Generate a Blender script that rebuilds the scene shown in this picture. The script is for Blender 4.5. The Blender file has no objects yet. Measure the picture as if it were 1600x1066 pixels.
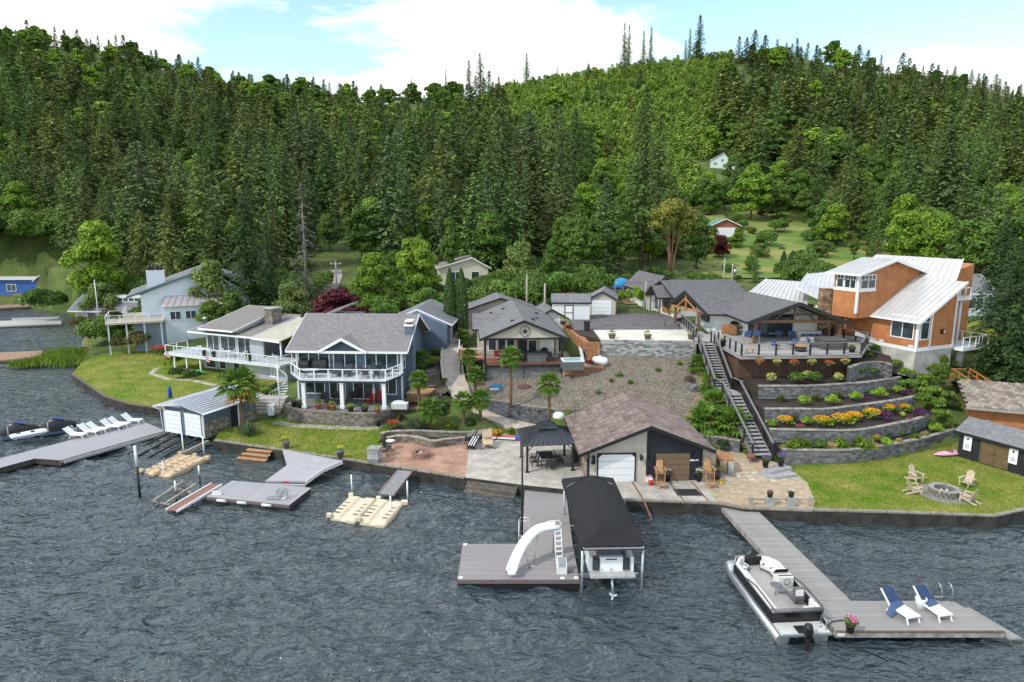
import bpy, math, random
import numpy as np
from mathutils import Vector, Matrix
R_=math.radians
rnd=random.Random(7); rng=np.random.default_rng(7)
sc=bpy.context.scene; COL=sc.collection
# ---------------- camera, sky, sun, exposure
PIT=10.5; FPX=1067.0; CH=20.0
cam=bpy.data.objects.new('camera',bpy.data.cameras.new('camera')); COL.objects.link(cam)
cam.location=(0,0,CH); cam.rotation_euler=(R_(90-PIT),0,0)
cam.data.sensor_width=36; cam.data.lens=24.0; cam.data.clip_start=.5; cam.data.clip_end=6000
sc.camera=cam
SUN_EL,SUN_AZ=44,236      # azimuth clockwise from +Y (north): light comes from the left, a little behind the camera
w=bpy.data.worlds.new('World'); sc.world=w; w.use_nodes=True
nt=w.node_tree; N=nt.nodes; L=nt.links; N.clear()
def nn(t,**k):
    n=N.new(t)
    for a,b in k.items(): setattr(n,a,b)
    return n
sky=nn('ShaderNodeTexSky',sky_type='NISHITA',sun_disc=False); sky.sun_elevation=R_(SUN_EL); sky.sun_rotation=R_(SUN_AZ)
sky.air_density=1.0; sky.dust_density=.6; sky.ozone_density=1.5
tc=nn('ShaderNodeTexCoord'); sx=nn('ShaderNodeSeparateXYZ'); L.new(tc.outputs['Generated'],sx.inputs[0])
mz=nn('ShaderNodeMath',operation='ADD'); mz.inputs[1].default_value=.16; L.new(sx.outputs[2],mz.inputs[0])
dx=nn('ShaderNodeMath',operation='DIVIDE'); dy=nn('ShaderNodeMath',operation='DIVIDE')
L.new(sx.outputs[0],dx.inputs[0]); L.new(mz.outputs[0],dx.inputs[1]); L.new(sx.outputs[1],dy.inputs[0]); L.new(mz.outputs[0],dy.inputs[1])
cx=nn('ShaderNodeCombineXYZ'); L.new(dx.outputs[0],cx.inputs[0]); L.new(dy.outputs[0],cx.inputs[1])
no=nn('ShaderNodeTexNoise'); no.inputs['Scale'].default_value=.72; no.inputs['Detail'].default_value=9; no.inputs['Roughness'].default_value=.56; no.inputs['Distortion'].default_value=.25
mp=nn('ShaderNodeMapping'); mp.inputs['Location'].default_value=(-40.6415,-23.3866,0); L.new(cx.outputs[0],mp.inputs[0]); L.new(mp.outputs[0],no.inputs['Vector'])
cr=nn('ShaderNodeValToRGB'); cr.color_ramp.elements[0].position=.465; cr.color_ramp.elements[1].position=.55
L.new(no.outputs['Fac'],cr.inputs[0])
no2=nn('ShaderNodeTexNoise'); no2.inputs['Scale'].default_value=2.4; no2.inputs['Detail'].default_value=6; L.new(mp.outputs[0],no2.inputs['Vector'])
cc=nn('ShaderNodeValToRGB'); cc.color_ramp.elements[0].position=.3; cc.color_ramp.elements[1].position=.62
cc.color_ramp.elements[0].color=(6.8,7.4,8.0,1); cc.color_ramp.elements[1].color=(16,16,15.8,1); L.new(no2.outputs['Fac'],cc.inputs[0])
sat=nn('ShaderNodeMix',data_type='RGBA',blend_type='MULTIPLY'); sat.inputs[0].default_value=1; sat.inputs[7].default_value=(2.2,2.25,2.0,1); L.new(sky.outputs[0],sat.inputs[6])
mx=nn('ShaderNodeMix',data_type='RGBA'); L.new(cr.outputs[0],mx.inputs[0]); L.new(sat.outputs[2],mx.inputs[6]); L.new(cc.outputs[0],mx.inputs[7])
bg=nn('ShaderNodeBackground'); bg.inputs[1].default_value=.125; L.new(mx.outputs[2],bg.inputs[0])
wo=nn('ShaderNodeOutputWorld'); L.new(bg.outputs[0],wo.inputs[0])
sl=bpy.data.lights.new('sun','SUN'); sl.energy=2.5; sl.angle=R_(1.2); sl.color=(1,.955,.88)
so=bpy.data.objects.new('sun',sl); COL.objects.link(so)
sd=Vector((math.sin(R_(SUN_AZ))*math.cos(R_(SUN_EL)),math.cos(R_(SUN_AZ))*math.cos(R_(SUN_EL)),math.sin(R_(SUN_EL))))
so.rotation_euler=sd.to_track_quat('Z','Y').to_euler()
vs=sc.view_settings; vs.view_transform='Standard'; vs.look='None'; vs.gamma=1; vs.exposure=.12; vs.use_curve_mapping=False
sc.cycles.max_bounces=5; sc.cycles.diffuse_bounces=2; sc.cycles.glossy_bounces=2; sc.cycles.transmission_bounces=3; sc.cycles.transparent_max_bounces=6
sc.cycles.sample_clamp_indirect=5; sc.cycles.sample_clamp_direct=6

# ---------------- helpers
_P=R_(PIT)
def G(px,py,z=0.):                     # where the ray through a point of the photograph meets the level z
    u=(px-800)/FPX;v=(py-533)/FPX
    dy=math.cos(_P)-v*math.sin(_P);dz=-math.sin(_P)-v*math.cos(_P)
    t=(z-CH)/dz
    return Vector((u*t,dy*t,z))
def GY(px,py,y):
    u=(px-800)/FPX;v=(py-533)/FPX
    dy=math.cos(_P)-v*math.sin(_P);dz=-math.sin(_P)-v*math.cos(_P)
    t=y/dy
    return Vector((u*t,y,CH+dz*t))
def GL(z,*pts): return [G(a,b,z) for a,b in pts]
class B:
    def __init__(s): s.v=[];s.f=[];s.mi=[];s.m=0;s.sm=[]
    def add(s,vs,fs,sm=False):
        o=len(s.v); s.v+= [tuple(p) for p in vs]
        for f in fs: s.f.append(tuple(i+o for i in f)); s.mi.append(s.m); s.sm.append(sm)
        return s
    def box(s,x0,x1,y0,y1,z0,z1):
        return s.add([(x0,y0,z0),(x1,y0,z0),(x1,y1,z0),(x0,y1,z0),(x0,y0,z1),(x1,y0,z1),(x1,y1,z1),(x0,y1,z1)],
          [(0,3,2,1),(4,5,6,7),(0,1,5,4),(1,2,6,5),(2,3,7,6),(3,0,4,7)])
    def cb(s,c,d,rz=0,rx=0,ry=0):       # centred box, turned
        m=Matrix.Rotation(rz,3,'Z')@Matrix.Rotation(ry,3,'Y')@Matrix.Rotation(rx,3,'X'); c=Vector(c)
        vs=[c+m@Vector((a*d[0]/2,b*d[1]/2,e*d[2]/2)) for e in(-1,1) for a,b in((-1,-1),(1,-1),(1,1),(-1,1))]
        return s.add(vs,[(0,3,2,1),(4,5,6,7),(0,1,5,4),(1,2,6,5),(2,3,7,6),(3,0,4,7)])
    def prism(s,poly,z0,z1):
        n=len(poly); p=[(a[0],a[1]) for a in poly]
        if sum(p[i][0]*p[(i+1)%n][1]-p[(i+1)%n][0]*p[i][1] for i in range(n))<0: p=p[::-1]
        vs=[(a,b,z0) for a,b in p]+[(a,b,z1) for a,b in p]
        return s.add(vs,[tuple(range(n))[::-1],tuple(range(n,2*n))]+[(i,(i+1)%n,n+(i+1)%n,n+i) for i in range(n)])
    def slab(s,pts,t):                  # plate: polygon in space given thickness t below it
        p=[Vector(a) for a in pts]; n=len(p)
        nr=Vector((0,0,0))
        for i in range(n): nr+= (p[i]-p[0]).cross(p[(i+1)%n]-p[0])
        nr.normalize()
        if nr.z<-1e-6: p=p[::-1]; nr=-nr
        vs=p+[a-nr*t for a in p]
        return s.add(vs,[tuple(range(n)),tuple(range(n,2*n))[::-1]]+[(i,n+i,n+(i+1)%n,(i+1)%n) for i in range(n)])
    def ext(s,poly,axis,a,b):           # profile polygon (2 coords) extruded along axis 'x' or 'y'
        n=len(poly)
        f=(lambda p,t:(t,p[0],p[1])) if axis=='x' else (lambda p,t:(p[0],t,p[1]))
        vs=[f(p,a) for p in poly]+[f(p,b) for p in poly]
        return s.add(vs,[tuple(range(n)),tuple(range(n,2*n))[::-1]]+[(i,n+i,n+(i+1)%n,(i+1)%n) for i in range(n)])
    def bar(s,p,q,w,h):
        p=Vector(p);q=Vector(q);d=(q-p); l=d.length; d.normalize()
        sd=d.cross(Vector((0,0,1)))
        if sd.length<1e-4: sd=Vector((1,0,0))
        sd.normalize(); up=sd.cross(d)
        vs=[e+sd*a*w/2+up*b*h/2 for e in(p,q) for a,b in((-1,-1),(1,-1),(1,1),(-1,1))]
        return s.add(vs,[(0,1,2,3),(7,6,5,4),(0,4,5,1),(1,5,6,2),(2,6,7,3),(3,7,4,0)])
    def tube(s,pts,r,n=6,r2=None):
        pts=[Vector(p) for p in pts]; k=len(pts); rings=[]
        for i,p in enumerate(pts):
            d=(pts[min(i+1,k-1)]-pts[max(i-1,0)]).normalized()
            a=d.cross(Vector((0,0,1)) if abs(d.z)<.95 else Vector((1,0,0))).normalized(); b=a.cross(d)
            rr=r if r2 is None else r+(r2-r)*i/(k-1)
            rings+=[p+(a*math.cos(t)+b*math.sin(t))*rr for t in [2*math.pi*j/n for j in range(n)]]
        fs=[(i*n+j,i*n+(j+1)%n,(i+1)*n+(j+1)%n,(i+1)*n+j) for i in range(k-1) for j in range(n)]
        s.add(rings,fs,n>5); o=len(s.v)-len(rings)
        s.f+= [tuple(o+j for j in range(n))[::-1],tuple(o+(k-1)*n+j for j in range(n))]; s.mi+=[s.m]*2; s.sm+=[False]*2
        return s
    def lathe(s,prof,n=12,c=(0,0,0),sm=True):
        vs=[];k=len(prof)
        for r,z in prof: vs+=[(c[0]+r*math.cos(2*math.pi*j/n),c[1]+r*math.sin(2*math.pi*j/n),c[2]+z) for j in range(n)]
        fs=[(i*n+j,i*n+(j+1)%n,(i+1)*n+(j+1)%n,(i+1)*n+j) for i in range(k-1) for j in range(n)]
        s.add(vs,fs,sm); o=len(s.v)-len(vs)
        s.f+= [tuple(o+j for j in range(n))[::-1],tuple(o+(k-1)*n+j for j in range(n))]; s.mi+=[s.m]*2; s.sm+=[False]*2
        return s
    def np(s,V,n=4):                    # V: (k*n,3) array, k faces of n corners
        o=len(s.v); s.v+=V.tolist(); k=len(V)//n
        s.f+=[tuple(range(o+i*n,o+i*n+n)) for i in range(k)]; s.mi+=[s.m]*k; s.sm+=[False]*k; return s
    def mesh(s,name,mats):
        me=bpy.data.meshes.new(name); me.from_pydata(s.v,[],s.f)
        if not isinstance(mats,(list,tuple)): mats=[mats]
        for m in mats: me.materials.append(m)
        me.polygons.foreach_set('material_index',s.mi); me.polygons.foreach_set('use_smooth',s.sm); me.update()
        return me
    def build(s,name,mats,parent=None,kind=None,off=None,label=None):
        if off is not None: s.v=[(a-off[0],b-off[1],c-off[2]) for a,b,c in s.v]
        return link(name,s.mesh(name,mats),parent,kind,label)
def link(name,me,parent=None,kind=None,label=None,loc=None,rz=None):
    o=bpy.data.objects.new(name,me); COL.objects.link(o)
    if parent is not None: o.parent=parent
    if kind: o['kind']=kind
    if label: o['label']=label
    if loc is not None: o.location=loc
    if rz is not None: o.rotation_euler=(0,0,rz)
    return o
def tag(o,label,cat,group=None,kind=None):
    o['label']=label;o['category']=cat
    if group:o['group']=group
    if kind:o['kind']=kind
    return o
def thing(name,label,cat,loc=(0,0,0),rz=0,group=None):
    o=bpy.data.objects.new(name,None); COL.objects.link(o); o.location=loc; o.rotation_euler=(0,0,rz); o.empty_display_size=.2
    return tag(o,label,cat,group)
KIDS={}
def kids(o):
    return [c for c in o.children]
def dup(o,loc=None,rz=None,label=None,scale=None,parent=None,ch=None):
    c=o.copy(); COL.objects.link(c); c.parent=parent
    if loc is not None:c.location=loc
    if rz is not None:c.rotation_euler=(0,0,rz)
    if label:c['label']=label
    if scale is not None:c.scale=(scale,)*3 if not hasattr(scale,'__len__') else scale
    for k in (ch if ch is not None else kids(o)): dup(k,parent=c)
    return c
ORD=['first','second','third','fourth','fifth','sixth','seventh','eighth','ninth','tenth','eleventh','twelfth','thirteenth','fourteenth','fifteenth','sixteenth']
# ---------------- materials
MATS={}
def M(name,col,rough=.7,var=.18,scale=5,bump=0,bscale=None,metal=0,col2=None,spec=.4,obj=0,island=0,trans=0,world=False,detail=6,extra=None,thr=(.35,.65)):
    if name in MATS: return MATS[name]
    m=bpy.data.materials.new(name); m.use_nodes=True; t=m.node_tree; n=t.nodes; l=t.links
    b=n['Principled BSDF']; b.inputs['Roughness'].default_value=rough; b.inputs['Metallic'].default_value=metal
    b.inputs['Specular IOR Level'].default_value=spec
    co=n.new('ShaderNodeNewGeometry').outputs['Position'] if world else n.new('ShaderNodeTexCoord').outputs['Object']
    a=n.new('ShaderNodeTexNoise'); a.inputs['Scale'].default_value=scale; a.inputs['Detail'].default_value=detail; a.inputs['Roughness'].default_value=.62
    l.new(co,a.inputs['Vector'])
    r=n.new('ShaderNodeValToRGB'); e=r.color_ramp.elements; e[0].position=thr[0];e[1].position=thr[1]
    c2=col2 if col2 else tuple(min(1,x*(1+var)) for x in col); c1=col if col2 else tuple(x*(1-var) for x in col)
    e[0].color=(*c1,1);e[1].color=(*c2,1); l.new(a.outputs['Fac'],r.inputs[0])
    out=r.outputs[0]
    def hsv(src,amt,o,hue):
        h=n.new('ShaderNodeHueSaturation'); l.new(o,h.inputs['Color'])
        q=n.new('ShaderNodeMapRange'); q.inputs[3].default_value=1-amt;q.inputs[4].default_value=1+amt; l.new(src,q.inputs[0]); l.new(q.outputs[0],h.inputs['Value'])
        q2=n.new('ShaderNodeMapRange'); q2.inputs[3].default_value=.5-hue;q2.inputs[4].default_value=.5+hue
        ml=n.new('ShaderNodeMath'); ml.operation='FRACT'; m7=n.new('ShaderNodeMath'); m7.operation='MULTIPLY'; m7.inputs[1].default_value=7.31; l.new(src,m7.inputs[0]); l.new(m7.outputs[0],ml.inputs[0])
        l.new(ml.outputs[0],q2.inputs[0]); l.new(q2.outputs[0],h.inputs['Hue']); return h.outputs[0]
    if obj: out=hsv(n.new('ShaderNodeObjectInfo').outputs['Random'],obj,out,obj*.05)
    if island: out=hsv(n.new('ShaderNodeNewGeometry').outputs['Random Per Island'],island,out,island*.03)
    if extra: out=extra(n,l,co,out,b)
    l.new(out,b.inputs['Base Color'])
    if bump and not b.inputs['Normal'].is_linked:
        bn=n.new('ShaderNodeTexNoise'); bn.inputs['Scale'].default_value=bscale or scale*6; bn.inputs['Detail'].default_value=4; l.new(co,bn.inputs['Vector'])
        bp=n.new('ShaderNodeBump'); bp.inputs['Strength'].default_value=min(1,bump); bp.inputs['Distance'].default_value=.03; l.new(bn.outputs['Fac'],bp.inputs['Height']); l.new(bp.outputs[0],b.inputs['Normal'])
    if trans:
        ts=n.new('ShaderNodeBsdfTranslucent'); l.new(out,ts.inputs[0]); ms=n.new('ShaderNodeMixShader'); ms.inputs[0].default_value=trans
        l.new(b.outputs[0],ms.inputs[1]); l.new(ts.outputs[0],ms.inputs[2]); l.new(ms.outputs[0],n['Material Output'].inputs[0])
    MATS[name]=m; return m
def bands(axis,pitch,depth=.012,prof='SAW',dark=.0):        # lap siding / battens: fine relief
    def f(n,l,co,out,b):
        s=n.new('ShaderNodeSeparateXYZ'); l.new(co,s.inputs[0])
        src=s.outputs['XYZ'.index(axis)]
        if axis=='H':
            ad=n.new('ShaderNodeMath'); l.new(s.outputs[0],ad.inputs[0]); l.new(s.outputs[1],ad.inputs[1]); src=ad.outputs[0]
        dv=n.new('ShaderNodeMath'); dv.operation='DIVIDE'; dv.inputs[1].default_value=pitch; l.new(src,dv.inputs[0])
        fr=n.new('ShaderNodeMath'); fr.operation='FRACT'; l.new(dv.outputs[0],fr.inputs[0]); h=fr.outputs[0]
        if prof!='SAW':
            gt=n.new('ShaderNodeMath'); gt.operation='LESS_THAN'; gt.inputs[1].default_value=.15; l.new(h,gt.inputs[0]); h=gt.outputs[0]
        bp=n.new('ShaderNodeBump'); bp.invert=(prof=='SAW'); bp.inputs['Strength'].default_value=.9; bp.inputs['Distance'].default_value=depth; l.new(h,bp.inputs['Height']); l.new(bp.outputs[0],b.inputs['Normal'])
        return out
    return f
def bandsH(p,d=.02):
    def f(n,l,co,out,b):
        s=n.new('ShaderNodeSeparateXYZ'); l.new(co,s.inputs[0]); ad=n.new('ShaderNodeMath'); l.new(s.outputs[0],ad.inputs[0]); l.new(s.outputs[1],ad.inputs[1])
        dv=n.new('ShaderNodeMath'); dv.operation='DIVIDE'; dv.inputs[1].default_value=p; l.new(ad.outputs[0],dv.inputs[0])
        fr=n.new('ShaderNodeMath'); fr.operation='FRACT'; l.new(dv.outputs[0],fr.inputs[0])
        gt=n.new('ShaderNodeMath'); gt.operation='LESS_THAN'; gt.inputs[1].default_value=.18; l.new(fr.outputs[0],gt.inputs[0])
        bp=n.new('ShaderNodeBump'); bp.inputs['Strength'].default_value=.9; bp.inputs['Distance'].default_value=d; l.new(gt.outputs[0],bp.inputs['Height']); l.new(bp.outputs[0],b.inputs['Normal'])
        return out
    return f
def bricks(bw,bh,mort,amt=.25,depth=.01,vert=False,mcol=.55):   # shingles, pavers: tint per piece + fine relief
    def f(n,l,co,out,b):
        v=co
        if vert:
            s=n.new('ShaderNodeSeparateXYZ'); l.new(co,s.inputs[0]); ad=n.new('ShaderNodeMath'); l.new(s.outputs[0],ad.inputs[0]); l.new(s.outputs[1],ad.inputs[1])
            c=n.new('ShaderNodeCombineXYZ'); l.new(ad.outputs[0],c.inputs[0]); l.new(s.outputs[2],c.inputs[1]); v=c.outputs[0]
        k=n.new('ShaderNodeTexBrick'); k.inputs['Scale'].default_value=1; k.inputs['Brick Width'].default_value=bw; k.inputs['Row Height'].default_value=bh
        k.inputs['Mortar Size'].default_value=mort; k.inputs['Color1'].default_value=(1-amt,)*3+(1,); k.inputs['Color2'].default_value=(1+amt,)*3+(1,); k.inputs['Mortar'].default_value=(mcol,)*3+(1,)
        l.new(v,k.inputs['Vector'])
        m=n.new('ShaderNodeMix'); m.data_type='RGBA'; m.blend_type='MULTIPLY'; m.inputs[0].default_value=1; l.new(out,m.inputs[6]); l.new(k.outputs['Color'],m.inputs[7])
        bp=n.new('ShaderNodeBump'); bp.invert=True; bp.inputs['Strength'].default_value=.8; bp.inputs['Distance'].default_value=depth; l.new(k.outputs['Fac'],bp.inputs['Height']); l.new(bp.outputs[0],b.inputs['Normal'])
        return m.outputs[2]
    return f
def shingle(name,col,amt=.16): return M(name,col,.9,var=.10,scale=2.5,detail=10,extra=bricks(.33,.15,.012,amt,.012,mcol=.7),spec=.2)
white=M('white_paint',(.78,.79,.80),.45,.04,3)
offwhite=M('offwhite_paint',(.68,.68,.66),.5,.06,3)
wplastic=M('white_plastic',(.80,.81,.82),.3,.03,2)
glass=M('window_glass',(.035,.05,.06),.04,.3,1.2,spec=.9)
blackm=M('black_metal',(.02,.02,.022),.4,.15,4)
darkf=M('charcoal_fabric',(.045,.047,.052),.85,.2,8)
galv=M('galvanised_metal',(.48,.5,.52),.35,.12,6,metal=.8)
conc=M('concrete',(.42,.38,.33),.85,.22,1.1,bump=.25,bscale=40,world=True)
concg=M('weathered_concrete',(.33,.33,.32),.9,.35,1.3,bump=.3,bscale=30,world=True)
cedar=M('cedar_wood',(.33,.15,.06),.65,.3,4,bump=.2)
brownw=M('brown_wood',(.15,.085,.05),.7,.3,4,bump=.2)
teak=M('teak_wood',(.42,.24,.12),.6,.25,5,bump=.15)
palewood=M('pale_weathered_wood',(.50,.41,.29),.75,.22,5,bump=.2)
greywood=M('grey_deck_boards',(.29,.275,.26),.75,.16,2.2,bump=.2,obj=.1)
mulch=M('dark_bark_mulch',(.045,.032,.024),.95,.5,9,bump=.8,bscale=60,world=True)
terra=M('terracotta',(.36,.16,.09),.8,.15,5)
glassr=None
def clear_glass():
    m=bpy.data.materials.new('clear_glass'); m.use_nodes=True; n=m.node_tree.nodes; l=m.node_tree.links; b=n['Principled BSDF']
    b.inputs['Base Color'].default_value=(.1,.13,.13,1); b.inputs['Roughness'].default_value=.03
    tr=n.new('ShaderNodeBsdfTransparent'); tr.inputs[0].default_value=(.86,.9,.9,1); mx=n.new('ShaderNodeMixShader'); mx.inputs[0].default_value=.07
    l.new(tr.outputs[0],mx.inputs[1]); l.new(b.outputs[0],mx.inputs[2]); l.new(mx.outputs[0],n['Material Output'].inputs[0]); return m
cglass=clear_glass()
# ---------------- terrain
CP=[(-110,155,1),(-88,140,1),(-78,118,1),(-66,102,1),(-55,85,.8),(-45,75,.8),(-37,70,.8),(-28,66,.8),(-22,64,.8),(-15,62,.8),(-5,58,.8),(2,53,.8),(10,52,.8),(18,50,.8),(30,51,.8),(37,54,1),(45,52,1.3),(60,50,1.4),
(-40,86,1.3),(-30,80,1.5),(-28,76,1.5),(-45,95,2),(-35,100,3.5),(-25,95,4),(-55,105,2),(-50,118,4),(-62,122,3),(-15,68,1.9),(-20,75,3),(-12,78,4.3),(-15,88,5),
(0,60,1.6),(-3,67,3.2),(5,67,3.4),(-3,62.5,2.7),(1,61,2.6),(5.5,66.8,4.4),(9.5,70,5.5),(18,69,5.4),(12,59,2),(15,60,2.4),(17,64,3.6),(10,63,3.6),(19,55,1.4),(20.5,58,2.8),
(9,74,6.8),(18,74,6.9),(9,86,7),(18,90,7.1),(0,80,4.9),(0,90,5.3),(4,75,4.9),(0,100,6.2),(10,100,7.5),(25,95,7.5),(40,92,7.4),(25,75,7.1),(30,70,7),(25,56,1.6),(25,59,3.4),(25,62,5),(33,62,5.0),
(38,64,5.2),(42,75,6.8),(40,85,7.4),(50,70,5.2),(36.5,60,3.8),(34,66,6.6),(44,58,2.3),(52,62,3.2),(-80,142,3),(-50,135,6),(-20,132,7),(0,130,7),(20,130,8),(40,130,9),(70,130,9),(100,130,10),(60,85,6.5),(90,85,7),(110,60,3),(-120,165,3)]
def tps_fit(cp):
    P=np.array(cp,float); X=P[:,:2]/50; n=len(P)
    d=np.linalg.norm(X[:,None]-X[None],axis=2); K=np.where(d>0,d*d*np.log(d+1e-9),0)+np.eye(n)*2e-3
    A=np.zeros((n+3,n+3)); A[:n,:n]=K; A[:n,n]=1; A[:n,n+1:]=X; A[n,:n]=1; A[n+1:,:n]=X.T
    return X,np.linalg.solve(A,np.concatenate([P[:,2],np.zeros(3)]))
TX,TW=tps_fit(CP)
def near_h(x,y):
    q=np.stack([x,y],-1)/50; out=np.zeros(x.shape); n=len(TX)
    for i in range(n):
        d=np.hypot(q[...,0]-TX[i,0],q[...,1]-TX[i,1]); out+=TW[i]*d*d*np.log(d+1e-9)
    return out+TW[n]+TW[n+1]*q[...,0]+TW[n+2]*q[...,1]
RPX=[-400,0,200,400,620,700,800,900,1000,1080,1130,1200,1300,1400,1500,1600,2000]
RRW=[50,68,102,148,174,164,150,136,122,112,100,96,116,132,148,170,190]
def hill_h(x,y):
    px=800+x/np.maximum(y,1)*1085
    row=np.interp(px,RPX,RRW); Dr=480+40*np.sin(px/230.)
    zr=20+Dr*(335-row)/1085; z0=np.interp(px,[0,500,900,1600],[4,7,8,9])
    t=np.clip((y-118)/(Dr-118),0,1); e=np.interp(px,[0,500,900,1200,1600],[1.25,1.3,1.5,1.7,1.5])
    z=z0+(zr-z0)*t**e
    return np.where(y>Dr,zr-(y-Dr)*.12,z)+1.6*np.sin(x/31.+y/47.)*np.sin(y/37.)*np.clip((y-150)/60,0,1)
SX=[-400,-140,-112,-90,-84,-74,-66,-53.5,-43.4,-35.8,-32,-26,-19,-13,-3,4,14,20,31,34,60,400]
SY=[170,160,152,139,131,115,104,82.5,72.4,68,61.5,58.5,56,53.7,49.7,47.5,45,43.8,43.5,44.5,47,60]
def elev(x,y,raw=False):
    x=np.asarray(x,float);y=np.asarray(y,float)
    s=np.clip((y-112)/36,0,1); s=s*s*(3-2*s)
    z=near_h(np.clip(x,-130,125),np.clip(y,35,170))*(1-s)+hill_h(x,np.maximum(y,100))*s
    z=np.maximum(z,.5)
    if raw: return z
    d=y-np.interp(x,SX,SY)
    return np.where(d<0,-2.5,z)
def H(x,y): return float(elev(np.array([x]),np.array([y]),True)[0])
def inpoly(x,y,poly):
    x=np.asarray(x);y=np.asarray(y); c=np.zeros(x.shape,bool); n=len(poly); j=n-1
    for i in range(n):
        xi,yi=poly[i][0],poly[i][1];xj,yj=poly[j][0],poly[j][1]
        c^=((yi>y)!=(yj>y))&(x<(xj-xi)*(y-yi)/(yj-yi+1e-12)+xi); j=i
    return c
def GT(px,py,z=4.):
    for _ in range(60):
        p=G(px,py,z); z=.6*z+.4*H(p.x,p.y)
    return G(px,py,z)
# ground areas (top level z, outline)
def W(*p): return [(a,b) for a,b in p]
g=lambda z,*pts:[tuple(G(a,b,z))[:2] for a,b in pts]
LAWN_L=g(.85,(113,584),(140,602),(165,619),(200,630),(245,637),(262,640),(330,628),(452,612),(440,596),(400,575),(285,560),(250,545),(160,552),(128,566))
SEA=g(.85,(335,687),(440,702),(535,716),(580,723)); 
FRONT_PATIO=g(.85,(580,723),(727,746)); FRONT_PLAZA=g(.85,(727,746),(820,758),(880,764)); FRONT_APRON=g(.85,(880,764),(978,780),(1120,785))
FRONT_SAND=g(.85,(1120,785),(1165,793),(1270,797)); FRONT_LAWN=g(.85,(1270,797),(1385,800),(1555,806),(1600,796),(1700,775))
LAWN_B=SEA+g(.85,(592,700),(600,690),(612,668),(560,660),(450,652),(400,660),(345,672))
PATIO=FRONT_PATIO+g(.85,(733,697),(735,688),(612,684),(598,696))
PLAZA=FRONT_PLAZA+[(4.5,50),(4.5,59),(1.2,60.2)]+g(.85,(812,672),(735,688),(733,697))
APRON=FRONT_APRON+[(13.9,46.6),(14.6,47.6),(14.2,59),(4.5,59),(4.5,50)]
SAND=FRONT_SAND+g(.85,(1274,785),(1262,755),(1238,735),(1210,722),(1170,712),(1140,700))+[(14.6,54),(14.6,47.6),(13.9,46.6)]
LAWN_R=FRONT_LAWN+[(60,44.5),(60,56),(44,56)]+g(.85,(1500,690),(1450,703),(1400,716),(1300,725),(1222,727),(1238,735),(1262,755),(1274,785))
PARK_C=[(9.5,69.9),(18.9,69.2),(19.5,76.2),(9.2,75.9)]
PARK_A=[(7.0,76.0),(9.2,75.9),(19.5,76.2),(21.3,78),(21.5,88),(17.7,89.6),(12.5,88.5),(7.2,84.5)]
T1=g(1.9,(1222,703),(1300,705),(1350,702),(1400,694),(1450,684),(1495,671))
T2=g(3.0,(1203,672),(1260,673),(1341,673),(1406,662),(1440,654),(1453,648))
T3=g(4.03,(1196,640),(1250,640),(1294,640),(1359,632),(1405,625.5),(1432,620))
T4=g(5.2,(1186,604),(1240,604),(1275,603.5),(1350,598.5),(1390,593),(1408,590))
BACK=[(37.2,66),(20,66)]
TERR=[(T1,1.9),(T2,3.0),(T3,4.03),(T4,5.2)]
FLAT=[(LAWN_L,.8),(LAWN_B,.8),(PATIO,.8),(PLAZA,.8),(APRON,.8),(SAND,.8),(LAWN_R,.8),(PARK_C,7.1),(PARK_A,7.1)]+[(t+[(t[-1][0]-.5,66),(t[0][0],66)],z) for t,z in TERR]
PC=[(1.9,59.5,.95),(.3,60.6,1.05),(-1.6,62.2,1.3),(-3.3,64.0,1.75),(-5.0,66.6,2.4),(-6.0,69.3,3.0),(-6.5,72.5,3.9),(-6.8,76,4.6),(-7.0,80,5.0),(-6.4,84,5.2),(-5.6,88,5.3)]
PCs=[]
for i in range(len(PC)-1):
    for j in range(4): PCs.append(tuple(PC[i][k]+(PC[i+1][k]-PC[i][k])*j/4 for k in range(3)))
PCs.append(PC[-1])
BOXES=[((-21.9,62.4),(-11.0,76.5),1.6),((-41,72),(-24,84),.75),((-3.5,67.8),(5.6,85),2.9),((-140,146),(-97,167),1.7)]
def terrain():
    b=B()
    def grid(xs,ys,skip=None):
        X,Y=np.meshgrid(xs,ys); Z=elev(X,Y)
        for poly,z in FLAT: Z=np.where(inpoly(X,Y,poly)&(Z>z-.35),z-.35,Z)
        for px_,py_,pz_ in PCs:
            m=np.hypot(X-px_,Y-py_)<1.9; Z=np.where(m&(Z>pz_-.25),pz_-.25,Z)
        for a,c,z in BOXES:
            m=(X>a[0])&(X<c[0])&(Y>a[1])&(Y<c[1])&(Z>z); Z=np.where(m,z,Z)
        return X,Y,Z
    xs=np.concatenate([np.arange(-420,-120,10),np.arange(-120,-60,1.5),np.arange(-60,62,.8),np.arange(62,120,2),np.arange(120,480,10)])
    ys=np.concatenate([np.arange(36,100,.8),np.arange(100,160,2),np.arange(160,760,9)])
    X,Y,Z=grid(xs,ys); ny,nx=X.shape
    me=bpy.data.meshes.new('hillside'); V=np.stack([X,Y,Z],-1).reshape(-1,3)
    i=np.arange(nx*ny).reshape(ny,nx); F=np.stack([i[:-1,:-1],i[:-1,1:],i[1:,1:],i[1:,:-1]],-1).reshape(-1,4)
    me.from_pydata(V.tolist(),[],F.tolist()); me.polygons.foreach_set('use_smooth',[True]*len(F))
    me.materials.append(M('forest_floor',(.04,.07,.012),.95,col2=(.11,.14,.03),scale=.22,bump=.7,bscale=5,world=True)); return link('hillside',me,kind='structure')
terrain()
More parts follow.
